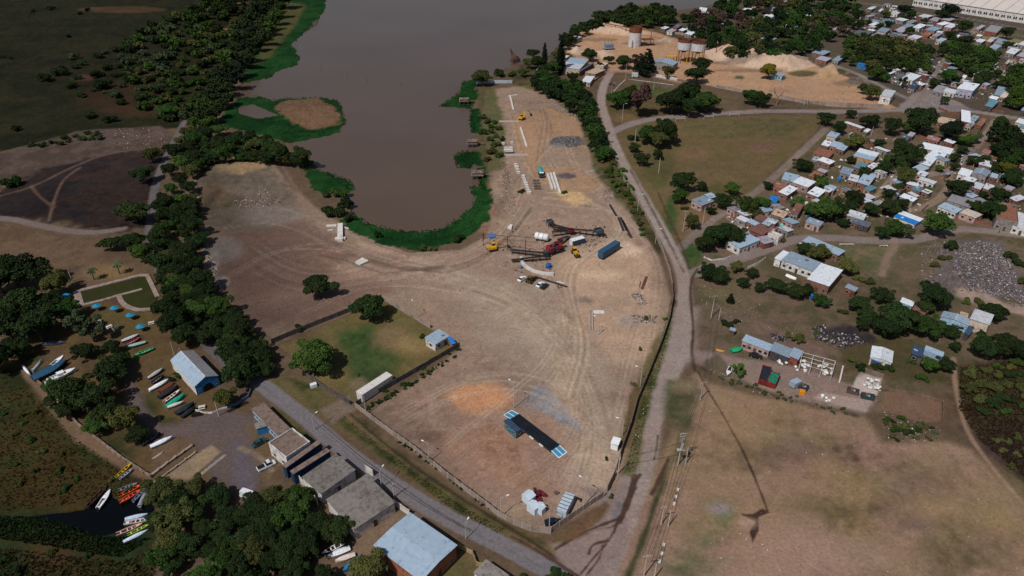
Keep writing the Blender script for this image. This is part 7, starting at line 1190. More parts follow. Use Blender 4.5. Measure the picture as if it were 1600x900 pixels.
def frame_pit():
    b0 = G(932, 500); o = thing('foundation_frame', 'thin foundation frame with a pale slab on the lower yard', 'foundation', (b0.x, b0.y, 0)); P_ = lambda x, y: (G(x, y) - b0).xy
    for a, b_ in (((922, 486), (922, 518)), ((926, 486), (926, 518)), ((922, 518), (943, 517)), ((922, 486), (943, 485))):
        p, q = P_(*a), P_(*b_); d = q - p; m = MB(); m.box(((p + q).x / 2, (p + q).y / 2, .25), (d.length, .3, .5), rz=math.atan2(d.y, d.x)); m.build('beam', CONC, o)
    p = P_(935, 488); m = MB(); m.box((p.x, p.y, .15), (4.2, 1.8, .3)); m.build('slab', WCON, o)
frame_pit()
def ramp_t():
    b0 = G(532, 368); o = thing('concrete_ramp', 'white T shaped concrete ramp on the inlet shore', 'ramp', (b0.x, b0.y, 0), 0); P_ = lambda x, y: (G(x, y) - b0).xy
    def bx(a, b_, w_, h, nm): p, q = P_(*a), P_(*b_); d = q - p; m = MB(); m.box(((p + q).x / 2, (p + q).y / 2, h / 2), (d.length, w_, h), rz=math.atan2(d.y, d.x)); m.build(nm, WCON, o)
    bx((532, 378), (532, 353), 2.2, 1.4, 'girder'); bx((524, 374.5), (540, 374), 1.5, .9, 'foot_beam'); bx((510, 354), (526, 353), 1.6, .5, 'approach_slab'); bx((536, 355), (545, 358), .4, .4, 'kerb'); bx((532, 376), (532, 372), .8, 1.7, 'cap')
ramp_t()
slab_thing('concrete_slab', 'small white slab left of the T shaped ramp', 'slab', (512, 361), (520, 359.5), .8, .4, WCON)
def sheet(pts, z, label, cat, mt, name):
    b0 = G(*pts[0]); V_ = [tuple((G(x, y, z) - Vector((b0.x, b0.y, 0)))) for x, y in pts]; m = MB(); m.add(V_, [(0, 1, 2, 3)]); m.add([(a, b_, c - .8) for a, b_, c in V_] + V_, [(4, 0, 1, 5), (5, 1, 2, 6), (6, 2, 3, 7), (7, 3, 0, 4)]); o = m.build(name, mt); o.location = (b0.x, b0.y, 0); return tag(o, label, cat)
sheet([(555, 409), (563, 413), (576, 407), (566, 402)], .9, 'white sheet covered pile on the brown yard', 'covered pile', WCON, 'covered_pile'); slab_thing('steel_beam', 'short yellow beam lying left of the white covered pile', 'beam', (535, 416), (543, 419), .7, .5, YEL)
sheet([(761, 367), (766, 371), (775, 369), (768, 362)], .7, 'blue and white tarpaulin heap left of the rusty frame', 'tarpaulin', mat('blue_white_tarp', (70, 108, 160), var=.5, scale=.8), 'tarpaulin'); sheet([(793, 355), (799, 357), (801, 351), (797, 350)], .9, 'small white box on the bank above the rusty frame', 'box', WCON, 'box')
def drum(px, py, r, h, col, label, name='water_tank', cat='water tank', z=0, stand=0, group=None):
    q = G(px, py); o = thing(name, label, cat, (q.x, q.y, z), 0, group); mt_ = mat('tank_%d_%d_%d' % col, col, rough=.4, var=.06); m = MB(); m.tube([(0, 0, stand), (0, 0, stand + h * .82), (0, 0, stand + h * .95), (0, 0, stand + h)], [r, r, r * .75, r * .25], 14); m.build('tank', mt_, o, False); m = MB(); m.tube([(0, 0, stand + h), (0, 0, stand + h + .08)], r * .28, 10); m.build('lid', mt_, o)
    for k in range(4 if stand else 0): m = MB(); m.box((r * .7 * (-1, 1, 1, -1)[k], r * .7 * (-1, -1, 1, 1)[k], stand / 2), (.12, .12, stand)); m.build('leg', STEEL, o)
    return o
drum(857, 418, 1.1, 1.8, (24, 84, 150), 'round blue tank below the red crusher'); drum(814, 419, .6, 1.2, (60, 110, 150), 'small blue barrel beside the curved wall', 'barrel', 'barrel'); drum(1268, 469, .8, 1.5, (20, 96, 160), 'blue tank in front of the big flat white roofed house', stand=1.2); drum(1223, 283, .9, 1.7, (24, 110, 190), 'round blue water tank among the white tin roofs left') if 0 else None
drum(1311, 284, .9, 1.6, (24, 120, 200), 'bright blue round tank between the tin roofed houses', stand=1.0); drum(1264, 339, .9, 1.2, (24, 120, 200), 'bright blue pool tub below the tall grey block house', 'tub', 'tub'); drum(1257, 330, .7, 1.2, (196, 196, 192), 'white tank on a tower beside the rusty roofed block house', stand=3.6); drum(1337, 186, .9, 1.6, (120, 140, 156), 'blue grey tank beside the tree at the village corner', stand=2); drum(1247, 395.5, .5, .9, (226, 228, 228), 'small white tank on the long grey tin roof', z=3.75); drum(1221, 354, .8, 1.3, (110, 196, 176), 'pale green tub beside the light blue roofs', 'tub', 'tub')
drum(1504, 345, .5, .8, (222, 224, 224), 'white roof tank on the pink and beige house', z=3.2) if 0 else None
# ------------------------------------------------------------------ silos and works in the north
SILW = mat('silo_white', (196, 196, 198), rough=.5, var=.08, scale=.6, dirt=(136, 120, 112), dirt_amt=.4)
def silo(px, pb, r, h, label, legs=0.0, yellow=False):
    q = G(px, pb); o = thing('silo', label, 'silo', (q.x, q.y, 0)); m = MB(); m.tube([(0, 0, legs), (0, 0, legs + h * .72)], r, 20, cap=True); m.build('shell', SILW, o); m = MB(); m.tube([(0, 0, legs + h * .72 + .005), (0, 0, legs + h)], r + .02, 20, cap=False); m.build('rusty_rim', RUST, o); m = MB(); m.cyl((0, 0, legs + h * .72), (0, 0, legs + h * .75), r * .95, 16); m.build('fill', DARKIN, o)
    if legs:
        m = MB(); m.tube([(0, 0, legs), (0, 0, legs - 2.6)], [r * .98, .6], 16); m.build('cone', RUST, o)
        for k in range(6): a = k * 1.047; m = MB(); m.tube([(r * .9 * math.cos(a), r * .9 * math.sin(a), legs), (r * .9 * math.cos(a), r * .9 * math.sin(a), 0)], .25, 5); m.build('leg', YEL if yellow and k % 2 else RUST, o); m = MB(); m.tube([(r * .9 * math.cos(a), r * .9 * math.sin(a), legs - .5), (r * .9 * math.cos(a + 1.047), r * .9 * math.sin(a + 1.047), .6)], .1, 4); m.build('brace', RUST, o)
    else: m = MB(); m.box((-r * .55, -r - .7, 3), (.5, .5, 6)); m.build('ladder', RUST, o)
silo(991, 72, 5.4, 16, 'white silo with rusty top standing on the sand plant'); silo(1066, 97, 5.2, 7.5, 'left of the two rusty legged hopper silos', 10, True); silo(1088, 99, 5.6, 7.5, 'right of the two rusty legged hopper silos beside the tall tree', 10, True)
def shed_frame(px, py, label, w_=6, d=4, h=3.4, top=RUST, name='loading_frame', cat='loading frame'):
    q = G(px, py); o = thing(name, label, cat, (q.x, q.y, 0), .3)
    for x in (-w_ / 2, w_ / 2):
        for y in (-d / 2, d / 2): m = MB(); m.box((x, y, h / 2), (.35, .35, h)); m.build('leg', RUST, o)
    m = MB(); m.box((0, 0, h + .15), (w_ + .8, d + .8, .3)); m.build('deck', top, o); m = MB(); m.box((0, 0, h * .55), (w_, .2, .2)); m.build('brace', RUST, o); return o
shed_frame(1011, 71, 'rusty loading frame right of the white silo', 9, 6, 5); shed_frame(951, 77, 'raised blue grey control cabin on the sand plant', 8, 5, 1.2, STEEL, 'control_cabin', 'cabin')
q = G(951, 77); m = MB(); m.box((0, 0, 2.8), (7, 4.2, 2.6)); o = bpy.data.objects[ [x.name for x in COL.objects if x.name.startswith('control_cabin')][0] ]; m.build('cabin', mat('cabin_blue_grey', (104, 122, 140), var=.1), o)
for x in (-3.2, 0, 3.2): m = MB(); m.box((x, 1.8, 5.6), (.2, .2, 3)); m.build('mast', RUST, o)
shed_frame(1048, 97, 'yellow steel loading gantry left of the legged silos', 7, 4, 4.5, YEL)
def pipe_run(a, b_, h, label):
    p, q = G(*a).xy, G(*b_).xy; d = q - p; o = thing('pipeline', label, 'pipeline', (p.x, p.y, 0), math.atan2(d.y, d.x)); m = MB(); m.tube([(0, 0, h), (d.length, 0, h)], .45, 6); m.build('pipe', RUST, o)
    for i in range(int(d.length / 12) + 1): m = MB(); m.box((i * 12, 0, h / 2), (.4, .4, h)); m.build('support', RUST, o)
pipe_run((1118, 87), (1152, 76), 7, 'sloping rusty sand pipe at the left of the long sand heap'); pipe_run((945, 47), (985, 55), 6, 'rusty pipe trestle over the far sand heap'); pipe_run((1000, 56), (1030, 62), 6, 'rusty pipe trestle right of the white silo')
def crane_wreck():
    q = G(805, 97); o = thing('rusty_crane', 'rusty crane wreck on the river edge left of the cypresses', 'crane', (q.x, q.y, 0), .6); m = MB(); m.box((0, 0, 1.5), (7, 4, 2.2)); m.build('body', RUST, o)
    for s in (-1, 1): m = MB(); m.tube([(-2, s * 1.2, 2.5), (-4.5, s * .3, 11)], .3, 5); m.build('jib', RUST, o); m = MB(); m.tube([(2.5, s * 1.5, 2), (-4.2, s * .3, 10)], .15, 4); m.build('stay', RUST, o)
    m = MB(); m.box((1.5, 0, 3.4), (2.5, 2.5, 1.8)); m.build('cab', RUST, o)
crane_wreck()
# ------------------------------------------------------------------ fishing huts on stilts
def stilt_hut(px, py, label):
    q = G(px, py, 1.2); o = thing('stilt_hut', label, 'stilt hut', (q.x, q.y, -.6), .05, 'stilt huts on the shore'); wd = mat('grey_planks', (128, 108, 98), var=.25, rnd=.25, dirt=(84, 68, 60))
    for x in (-2.6, 0, 2.6):
        for y in (-2.2, 2.2): m = MB(); m.tube([(x, y, -1.2), (x, y, 2.0)], .16, 5); m.build('stilt', WO, o)
    m = MB(); m.box((0, 0, 2.05), (6.4, 5.2, .2)); m.build('deck', WO, o)
    for i in range(7): m = MB(); m.box((-2.7 + i * .9, 0, 2.2 + .03 * (i % 2)), (.82, 5.4, .08)); m.build('plank', wd, o)
    for s in (-1, 1): m = MB(); m.box((0, s * 1.9, 2.8), (5.4, .1, 1.0)); m.build('side_boards', wd, o)
    for i in range(6): m = MB(); m.box((-2.6 + i * 1.05, 0, 3.5 + .04 * (i % 2)), (1.0, 4.6, .08), ry=.06); m.build('roof_board', wd, o)
    m = MB(); m.box((5.0, 0, 2.0), (4, .8, .12)); m.build('gangway', WO, o)
stilt_hut(725, 158, 'fishing hut on stilts nearest the far fence'); stilt_hut(738, 224, 'middle fishing hut on stilts between two green mats'); stilt_hut(746, 273, 'fishing hut on stilts nearest the inlet head')
# ------------------------------------------------------------------ pool, parasols, tables
PW = mat('pool_coping', (146, 128, 118), var=.12, dirt=(110, 94, 84)); b0 = G(175, 455); o = thing('pool', 'long green swimming pool with a curved side basin', 'pool', (b0.x, b0.y, 0)); P_ = lambda x, y: (G(x, y) - b0).xy
m = MB(); m.add([(*P_(x, y), .25) for x, y in ((122, 458), (127, 477), (187, 464), (192, 473), (203, 481), (217, 484), (237, 483), (246, 466), (230, 431))], [tuple(range(9))]); m.build('water', mat('green_pool_water', (50, 50, 16), rough=.3, var=.15, scale=.2, spec=.15), o)
def strip(pts, w_, h, nm, par, mt_=PW):
    q = [P_(*p) for p in pts]; m = MB()
    for a, b_ in zip(q[:-1], q[1:]): d = b_ - a; m.box((*((a + b_) / 2), h / 2), (d.length + w_ * .4, w_, h + RNG.uniform(-.006, .006)), rz=math.atan2(d.y, d.x))
    m.build(nm, mt_, par)
for nm, pts, w_ in (('coping', ((120, 456), (170, 443.5), (218, 431), (230, 431)), 1.8), ('coping', ((230, 431), (237, 445), (246, 464)), 1.6), ('coping', ((127, 478), (160, 470), (187, 462)), 1.5), ('divider', ((187, 462), (205, 457.5), (221, 453)), 1.4), ('coping', ((120, 457), (126, 477)), 2.4), ('curved_coping', ((186, 464), (190, 472), (196, 478), (204, 482), (216, 485), (236, 484)), 1.7)): strip(pts, w_, .42, nm, o)
TURQ = mat('turquoise_thatch', (30, 124, 156), var=.2, scale=2, rnd=.08)
def parasol(px, py, label):
    q = G(px, py, 2.2); o = thing('parasol', label, 'parasol', (q.x, q.y, 0), 0, 'parasols on the park lawn'); m = MB(); m.tube([(0, 0, 0), (0, 0, 2.5)], .06, 6); m.build('pole', STEEL, o); m = MB(); m.tube([(0, 0, 2.0), (0, 0, 2.7)], [1.5, .06], 12); m.build('canopy', TURQ, o); m = MB(); m.cyl((0, 0, .7), (0, 0, .78), .55, 10); m.tube([(0, 0, 0), (0, 0, .7)], .15, 6); m.build('table', WCON, o)
for a in ((150, 477, 'turquoise parasol nearest the left end of the pool'), (178, 480, 'second turquoise parasol from the left below the pool'), (203, 491, 'turquoise parasol below the curved pool basin'), (219, 509, 'turquoise parasol above the row of four boats')): parasol(*a)
def picnic(px, py, label, rz):
    q = G(px, py); o = thing('picnic_table', label, 'picnic table', (q.x, q.y, 0), rz); m = MB(); m.box((0, 0, .75), (1.9, .8, .07)); m.build('table_top', WCON, o)
    for s in (-1, 1): m = MB(); m.box((0, s * .75, .45), (1.9, .3, .06)); m.build('bench', WCON, o); m = MB(); m.box((s * .7, 0, .37), (.12, 1.3, .74)); m.build('leg', WCON, o)
for a in ((155, 503, 'upper white picnic table under the lawn trees', .5), (171, 512, 'left white picnic table of the lower pair', .9), (180, 515, 'right white picnic table of the lower pair', 1.0), (237, 506, 'small white table beside the pool end trees', .4), (316, 638, 'white table set in front of the boat house', .3)): picnic(*a)
def bench(px, py, px2, py2, label):
    c, ang, L_ = axis((px, py), (px2, py2)); o = thing('bench', label, 'bench', (c.x, c.y, 0), ang, 'white benches'); m = MB(); m.box((0, 0, .5), (L_, .5, .1)); m.build('seat', WW, o)
    for s in (-1, 0, 1): m = MB(); m.box((s * L_ * .45, 0, .23), (.2, .45, .46)); m.build('leg', WW, o)
bench(1311, 383, 1334, 383, 'long white bench beside the village road'); bench(1374, 385, 1387, 385, 'short white bench beside the village road') 
def goal(px, py, label):
    q = G(px, py); o = thing('goal', label, 'goal', (q.x, q.y, 0), .1, 'white frames along the meadow road')
    for s in (-1, 1): m = MB(); m.tube([(s * 3, 0, 0), (s * 3, 0, 1.6)], .1, 5); m.build('post', WW, o)
    m = MB(); m.tube([(-3, 0, 1.6), (3, 0, 1.6)], .1, 5); m.build('bar', WW, o)
for a in ((1063, 189, 'white goal like frame left on the meadow road edge'), (1107, 186, 'white goal like frame in the middle of the meadow road edge'), (1147, 182, 'white goal like frame right on the meadow road edge')): goal(*a)
def lying_pole(pts, label):
    b0 = G(*pts[0]); o = thing('lying_concrete_post', label, 'concrete post', (b0.x, b0.y, 0), 0, 'concrete posts lying under the power line'); q = [(G(*p) - b0).xy for p in pts]; d = q[-1] - q[0]; an = math.atan2(d.y, d.x); m = MB()
    for s in (-1, 1): m.tube([(s * .35, 0, .3), (d.x + s * .35, d.y, .3)], .09, 5)
    m.build('rails', WO, o)
    for p in q: m = MB(); m.box((p.x, p.y, .25), (.8, .6, .45), rz=an); m.build('block', WCON, o)
lying_pole([(1059, 766), (1056, 777), (1053, 788)], 'upper concrete ladder post lying on the field under the power line'); lying_pole([(1037, 852), (1034, 866), (1030.5, 878)], 'lower concrete ladder post lying on the field under the power line')
# ------------------------------------------------------------------ weighbridge
c, ang, L_ = axis((793, 645), (880, 712)); o = thing('weighbridge', 'long black weighbridge with blue ramps at both ends', 'weighbridge', (c.x, c.y, 0), ang); WBL = mat('ramp_blue', (66, 134, 168), rough=.6, var=.1); WBW = mat('ramp_white_line', (214, 220, 222), rough=.6); wdt = 3.3
m = MB(); m.box((0, 0, .55), (L_ - 6.2, wdt, .25)); m.build('deck', mat('black_deck', (22, 26, 32), rough=.55, var=.3, scale=.6, spec=.3), o); m = MB(); m.box((0, -wdt / 2 - .1, .35), (L_ - 6.2, .16, .5)); m.box((0, wdt / 2 + .1, .35), (L_ - 6.2, .16, .5)); m.build('side_rail', DSTEEL, o)
for s in (-1, 1):
    x0, x1 = s * (L_ / 2 - 3.05), s * (L_ / 2); m = MB()
    m.add([(x0, -wdt / 2, .66), (x1, -wdt / 2, .15), (x1, wdt / 2, .15), (x0, wdt / 2, .66), (x0, -wdt / 2, -.05), (x1, -wdt / 2, -.05), (x1, wdt / 2, -.05), (x0, wdt / 2, -.05)], [(0, 1, 2, 3), (3, 2, 1, 0), (0, 4, 5, 1), (1, 5, 6, 2), (2, 6, 7, 3), (3, 7, 4, 0)][:1] + [(0, 4, 5, 1), (1, 5, 6, 2), (2, 6, 7, 3), (3, 7, 4, 0)]); r_ = m.build('ramp', WBL, o)
    m = MB()
    for y in (-wdt / 2 + .12, 0, wdt / 2 - .12): m.add([(x0, y - .14, .672), (x1, y - .14, .162), (x1, y + .14, .162), (x0, y + .14, .672)], [(0, 1, 2, 3)])
    m.add([(x1 - s * .25, -wdt / 2, .205), (x1, -wdt / 2, .163), (x1, wdt / 2, .163), (x1 - s * .25, wdt / 2, .205)], [(0, 1, 2, 3)]); m.build('lines', WBW, r_)
for i in range(4): m = MB(); m.box((-L_ * .3 + i * L_ * .17, wdt / 2 * (-1) - .35, .3), (1.6, .25, .35)); m.build('kerb_block', WBW, o)
# white tents and dark heap in the wall corner
def tent(p, q, w_, h, label):
    c, ang, L_ = axis(p, q); o = thing('white_shelter', label, 'shelter', (c.x, c.y, 0), ang, 'white shelters in the wall corner'); sm = mat('white_sheet', (196, 208, 220), rough=.5, var=.06); X, Y = L_ / 2, w_ / 2; m = MB(); m.add([(-X, -Y, 0), (X, -Y, 0), (X, Y, 0), (-X, Y, 0), (-X, -Y, h), (X, -Y, h), (X, Y, h), (-X, Y, h)], [(0, 1, 5, 4), (1, 2, 6, 5), (2, 3, 7, 6), (3, 0, 4, 7)]); m.build('side_sheet', sm, o); m = MB(); m.add([(-X - .1, -Y - .1, h), (X + .1, -Y - .1, h), (X + .1, 0, h + .7), (-X - .1, 0, h + .7), (X + .1, Y + .1, h), (-X - .1, Y + .1, h)], [(0, 1, 2, 3), (3, 2, 4, 5), (0, 3, 5), (1, 4, 2)]); m.build('roof_sheet', sm, o)
tent((821, 787), (831, 779), 2.6, 2.3, 'left white shelter of the three in the wall corner'); tent((829, 802), (837, 795), 2.6, 2.3, 'middle white shelter of the three in the wall corner'); tent((841, 803), (847, 797), 2.2, 2.2, 'right white shelter of the three in the wall corner')
v, f, tint, Lb = crown_mesh('bush', 99); m = MB()
for k in range(40): a = RNG.uniform(0, 6.28); r = RNG.uniform(0, 1.9); m.box((r * math.cos(a) * 1.3, r * math.sin(a), .3 + RNG.uniform(0, .9) * (1 - r / 2.2)), (RNG.uniform(.5, 1.3), RNG.uniform(.4, .9), RNG.uniform(.3, .7)), rz=a, rx=RNG.uniform(-.4, .4))
o = m.build('tarpaulin_heap', mat('dark_red_tarp', (98, 26, 38), var=.5, scale=1.2)); o.location = G(837, 775); tag(o, 'dark red and black tarpaulin heap behind the white shelters', 'heap')
# ------------------------------------------------------------------ boats
def boat(stern, bow, wpx, hull, inner, label, kind='open', group=None, z=0.0, trim=None, h=.75):
    a = G(*stern, z + .4).xy; b_ = G(*bow, z + .4).xy; d = b_ - a; L_ = d.length; mp = mpp(*stern); bm = wpx * mp; c = (a + b_) / 2
    o = thing('boat', label, 'boat', (c.x, c.y, z), math.atan2(d.y, d.x), group); hm = mat('hull_%d_%d_%d' % hull, hull, rough=.45, var=.08, scale=1, dirt=tuple(int(v * .7) for v in hull), dirt_amt=.3); im = mat('boat_in_%d_%d_%d' % inner, inner, rough=.6, var=.15); tm = mat('hull_%d_%d_%d' % (trim or hull), trim or hull, rough=.45, var=.08)
    N = 12; st = []
    for i in range(N + 1):
        t = i / N; x = -L_ / 2 + L_ * t; w_ = bm / 2 * (min(1, .78 + .5 * t) if t < .45 else max(.02, (1 - ((t - .45) / .55) ** 2.1))); sh = h * (1 + .35 * t * t); st.append((x, w_, sh))
    if kind == 'upturned':
        m = MB(); vs = []
        for x, w_, s_ in st: vs += [(x, -w_, .05), (x, -w_ * .8, s_ * .8), (x, 0, s_), (x, w_ * .8, s_ * .8), (x, w_, .05)]
        m.add(vs, [(i * 5 + k, (i + 1) * 5 + k, (i + 1) * 5 + k + 1, i * 5 + k + 1) for i in range(N) for k in range(4)] + [(4, 3, 2, 1, 0)]); m.build('hull', hm, o, True); m = MB(); m.tube([(-L_ / 2, 0, h), (L_ / 2 * .9, 0, h * 1.3)], .05, 4); m.build('keel', tm, o); return o
    m = MB(); vs = []
    for x, w_, s_ in st: vs += [(x, -w_, s_), (x, -w_ * .82, s_ * .35), (x, -w_ * .3, .02), (x, w_ * .3, .02), (x, w_ * .82, s_ * .35), (x, w_, s_)]
    m.add(vs, [(i * 6 + k, i * 6 + k + 1, (i + 1) * 6 + k + 1, (i + 1) * 6 + k) for i in range(N) for k in range(5)] + [(0, 1, 2, 3, 4, 5)]); m.build('hull', hm, o)
    m = MB()
    for s in (-1, 1):
        for i in range(N):
            x, w_, s_ = st[i]; x2, w2_, s2 = st[i + 1]; ww = min(.14, bm * .1)
            m.add([(x, s * (w_ + .03), s_ + .03), (x2, s * (w2_ + .03), s2 + .03), (x2, s * max(0, w2_ - ww), s2 + .03), (x, s * max(0, w_ - ww), s_ + .03)], [(0, 1, 2, 3) if s < 0 else (3, 2, 1, 0)])
    m.build('gunwale', tm, o)
    if kind == 'covered':
        m = MB(); vs = []
        for i, (x, w_, s_) in enumerate(st): k = .28 * math.sin(math.pi * min(1, .1 + i / N * .9)); vs += [(x, -w_ * 1.03, s_ - .05), (x, -w_ * .5, s_ + .1 + k + RNG.uniform(-.05, .05)), (x, 0, s_ + .16 + k * 1.3), (x, w_ * .5, s_ + .1 + k + RNG.uniform(-.05, .05)), (x, w_ * 1.03, s_ - .05)]
        m.add(vs, [(i * 5 + k, (i + 1) * 5 + k, (i + 1) * 5 + k + 1, i * 5 + k + 1) for i in range(N) for k in range(4)]); m.build('cover', im, o); return o
    m = MB(); fl = []
    for i, (x, w_, s_) in enumerate(st): fl += [(x, -w_ * .86, s_ * .4), (x, w_ * .86, s_ * .4)]
    m.add(fl, [(i * 2, i * 2 + 2, i * 2 + 3, i * 2 + 1) for i in range(N)]); m.build('floor', im, o)
    nd = 8 if kind == 'open' else 6
    m = MB(); vs = []
    for x, w_, s_ in st[nd + (1 if kind == 'open' else 0):]: vs += [(x, -w_, s_ + .01), (x, 0, s_ + .09), (x, w_, s_ + .01)]
    k_ = len(vs) // 3; m.add(vs, [(i * 3 + j, (i + 1) * 3 + j, (i + 1) * 3 + j + 1, i * 3 + j + 1) for i in range(k_ - 1) for j in range(2)]); m.build('foredeck', tm, o)
    for t in ((.2, .42, .6) if kind == 'open' else (.15,)):
        i = int(t * N); m = MB(); m.box((st[i][0], 0, st[i][2] * .8), (.3, st[i][1] * 1.8, .06)); m.build('thwart', tm if kind == 'open' else im, o)
    if kind == 'cabin':
        x, w_, s_ = st[5]; m = MB(); m.box((x, 0, s_ + .4), (L_ * .28, w_ * 1.3, .8)); m.build('cabin', tm, o); m = MB(); m.box((x + L_ * .145, 0, s_ + .5), (.06, w_ * 1.15, .4)); m.build('windscreen', GLASS, o)
    if kind in ('cabin', 'motor'): m = MB(); m.box((st[0][0] - .15, 0, h * .9), (.35, .35, .7)); m.build('outboard', DSTEEL, o)
    return o
WH = (226, 228, 230); G1 = 'boats laid up beside the boat house'; G2 = 'boats in the row on the park lawn'; G3 = 'boats moored in the black creek'
boat((231, 592), (256, 576.5), 7, (70, 84, 86), (176, 178, 180), 'grey covered boat, topmost of the row beside the boat house', 'covered', G1); boat((238, 599), (256, 587), 7, (36, 38, 44), (150, 150, 154), 'black open boat with pale seats beside the boat house', 'open', G1); boat((233, 610.5), (264, 594), 7.5, WH, (236, 238, 240), 'long white covered boat beside the boat house', 'covered', G1); boat((248, 612), (273, 597.5), 7, (120, 62, 46), (128, 70, 54), 'rusty brown upturned boat between white and black boats', 'upturned', G1)
boat((248, 622), (279, 603), 10, (30, 30, 36), (36, 36, 42), 'wide black covered boat next to the brown upturned one', 'covered', G1); boat((256, 629.5), (282, 610.5), 6.5, (196, 72, 62), (150, 110, 96), 'red and white open boat with wooden floor beside the boat house', 'open', G1, trim=(222, 214, 206)); boat((259, 636), (289, 617), 9, (22, 150, 120), (24, 160, 128), 'boat under a bright green cover beside the boat house', 'covered', G1); boat((262, 637.5), (288, 629), 6, (150, 150, 152), (200, 196, 190), 'pale boat right below the green covered one', 'covered', G1); boat((275, 647), (303, 630), 11, (28, 34, 38), (34, 42, 46), 'larger black covered boat at the end of the row', 'covered', G1); boat((284, 652), (306, 637), 9, (26, 28, 32), (30, 34, 36), 'last black covered boat beside the tyres', 'covered', G1)
boat((190, 534), (218, 524), 7, (92, 96, 110), (190, 190, 196), 'pale patterned boat, topmost of the four on the lawn', 'covered', G2); boat((197, 539), (220, 528.5), 7, (150, 66, 62), (186, 150, 142), 'red boat, second of the four on the lawn', 'open', G2); boat((228, 535), (197, 544), 7, (44, 132, 84), (150, 174, 172), 'green and grey boat, third of the four on the lawn', 'covered', G2); boat((240, 544), (210, 557.5), 6.5, (44, 150, 90), (150, 186, 168), 'long green boat lying alone below the lawn row', 'open', G2, trim=(70, 168, 110))
boat((52, 594), (105, 567), 21, (34, 54, 74), (36, 74, 100), 'large dark blue boat, widest in the boat yard corner', 'covered', None, h=1.3); boat((79, 594), (119, 578), 12, WH, (200, 204, 206), 'white cabin cruiser below the large dark blue boat', 'cabin', None, h=1.0); boat((80, 572), (100, 557), 7.5, WH, (214, 216, 218), 'small white boat resting above the large dark blue boat', 'motor', None, z=1.2); boat((50, 580), (65, 563.5), 4.5, (200, 212, 214), (190, 200, 204), 'slim pale dinghy standing left of the dark blue boat', 'upturned'); boat((36, 572), (47, 585), 4.5, WH, (208, 214, 216), 'small white dinghy at the sea wall', 'upturned'); boat((67, 538.5), (101, 535.5), 6, (80, 88, 112), (116, 114, 126), 'blue grey boat under the big park trees', 'open')
boat((235, 699), (270, 683.5), 9, (214, 222, 236), (226, 232, 242), 'bluish white covered boat beside the quay wall', 'covered'); boat((221, 696), (251, 677), 9, (44, 46, 54), (120, 124, 132), 'dark open boat in the tree shade by the quay', 'open'); boat((237, 716.5), (256, 704.5), 3, (190, 176, 160), (190, 176, 160), 'narrow pale canoe lying by the quay wall', 'upturned', h=.35)
boat((138, 791), (169, 761), 7, (62, 30, 46), (48, 38, 46), 'dark maroon boat at the left of the mooring creek', 'open', G3, z=-.5); boat((153, 795), (173.5, 766.5), 8.5, WH, (216, 216, 218), 'white motor boat beside the maroon boat', 'motor', G3, z=-.5); boat((184, 768), (216, 756.5), 7, (126, 128, 142), (104, 106, 118), 'grey blue boat at the back of the orange boats', 'open', G3, z=-.5); boat((186, 776), (224, 758), 8, (218, 80, 34), (206, 190, 176), 'orange boat with white deck in the creek', 'open', G3, z=-.5); boat((187, 785.5), (223, 766), 8.5, (206, 72, 56), (190, 92, 48), 'red orange boat with orange floor in the creek', 'open', G3, z=-.5); boat((208, 784), (231, 762), 6.5, (108, 118, 138), (126, 134, 150), 'slim blue grey boat right of the orange boats', 'open', G3, z=-.5); boat((218, 792), (232, 766), 8, (126, 130, 142), (140, 142, 152), 'broad grey boat, rightmost of the upper moorings', 'covered', G3, z=-.5)
boat((181, 747), (207, 725), 6, (196, 160, 30), (80, 70, 46), 'yellow boat pulled up on the reeds', 'open', G3, z=-.2); boat((187, 749), (208, 734), 6, (150, 150, 158), (120, 120, 128), 'grey skiff beside the yellow boat', 'open', G3, z=-.2); boat((196, 812), (232, 805), 8, (150, 186, 206), (176, 190, 206), 'pale blue boat with turquoise bow in the lower moorings', 'covered', G3, z=-.4, trim=(30, 150, 180)); boat((194, 818), (238, 812), 8, (214, 196, 188), (190, 206, 214), 'white and pink boat, second of the lower moorings', 'open', G3, z=-.4); boat((182, 836), (224, 819.5), 8, (214, 166, 158), (186, 184, 188), 'pinkish boat with dark stern, third of the lower moorings', 'open', G3, z=-.4); boat((199, 837), (238, 819), 6, (166, 196, 70), (110, 110, 84), 'yellow green boat in the lower moorings', 'open', G3, z=-.4, trim=(176, 200, 84)); boat((193, 848), (232, 830), 7.5, (196, 214, 232), (206, 218, 232), 'white boat with blue bow, lowest in the creek', 'covered', G3, z=-.4, trim=(36, 120, 168))
G4 = 'boats between the grove and the warehouse'
boat((538, 849), (503, 867), 9, (30, 30, 34), (52, 50, 52), 'black boat with white rim at the grove edge', 'open', G4, trim=(226, 222, 220)); boat((547, 857), (512, 871), 11, WH, (226, 230, 236), 'white covered boat below the black one at the grove', 'covered', G4); boat((555, 867), (524, 878), 9, (214, 196, 186), (220, 204, 194), 'cream covered boat between white and blue boats at the grove', 'covered', G4); boat((561, 873), (536, 894), 11, (20, 110, 160), (22, 124, 180), 'boat under a bright blue cover at the grove', 'covered', G4); boat((562, 886), (546, 899), 5, (200, 204, 206), (190, 196, 200), 'narrow white boat at the bottom edge of the grove', 'open', G4)
boat((1141.5, 574), (1136, 588), 7, WH, (40, 46, 54), 'small white boat beside the bright green tree', 'motor'); boat((1229, 429), (1244, 436), 7, (226, 226, 224), WH, 'white upturned boat in the garden of the long grey tin house', 'upturned'); boat((1142, 549), (1160, 545), 11, (26, 140, 90), (28, 150, 98), 'green covered boat at the end of the recycling house', 'covered'); boat((1119, 545), (1132, 549), 5, (176, 128, 40), (166, 122, 44), 'ochre upturned boat left of the green covered boat', 'upturned', h=.5)
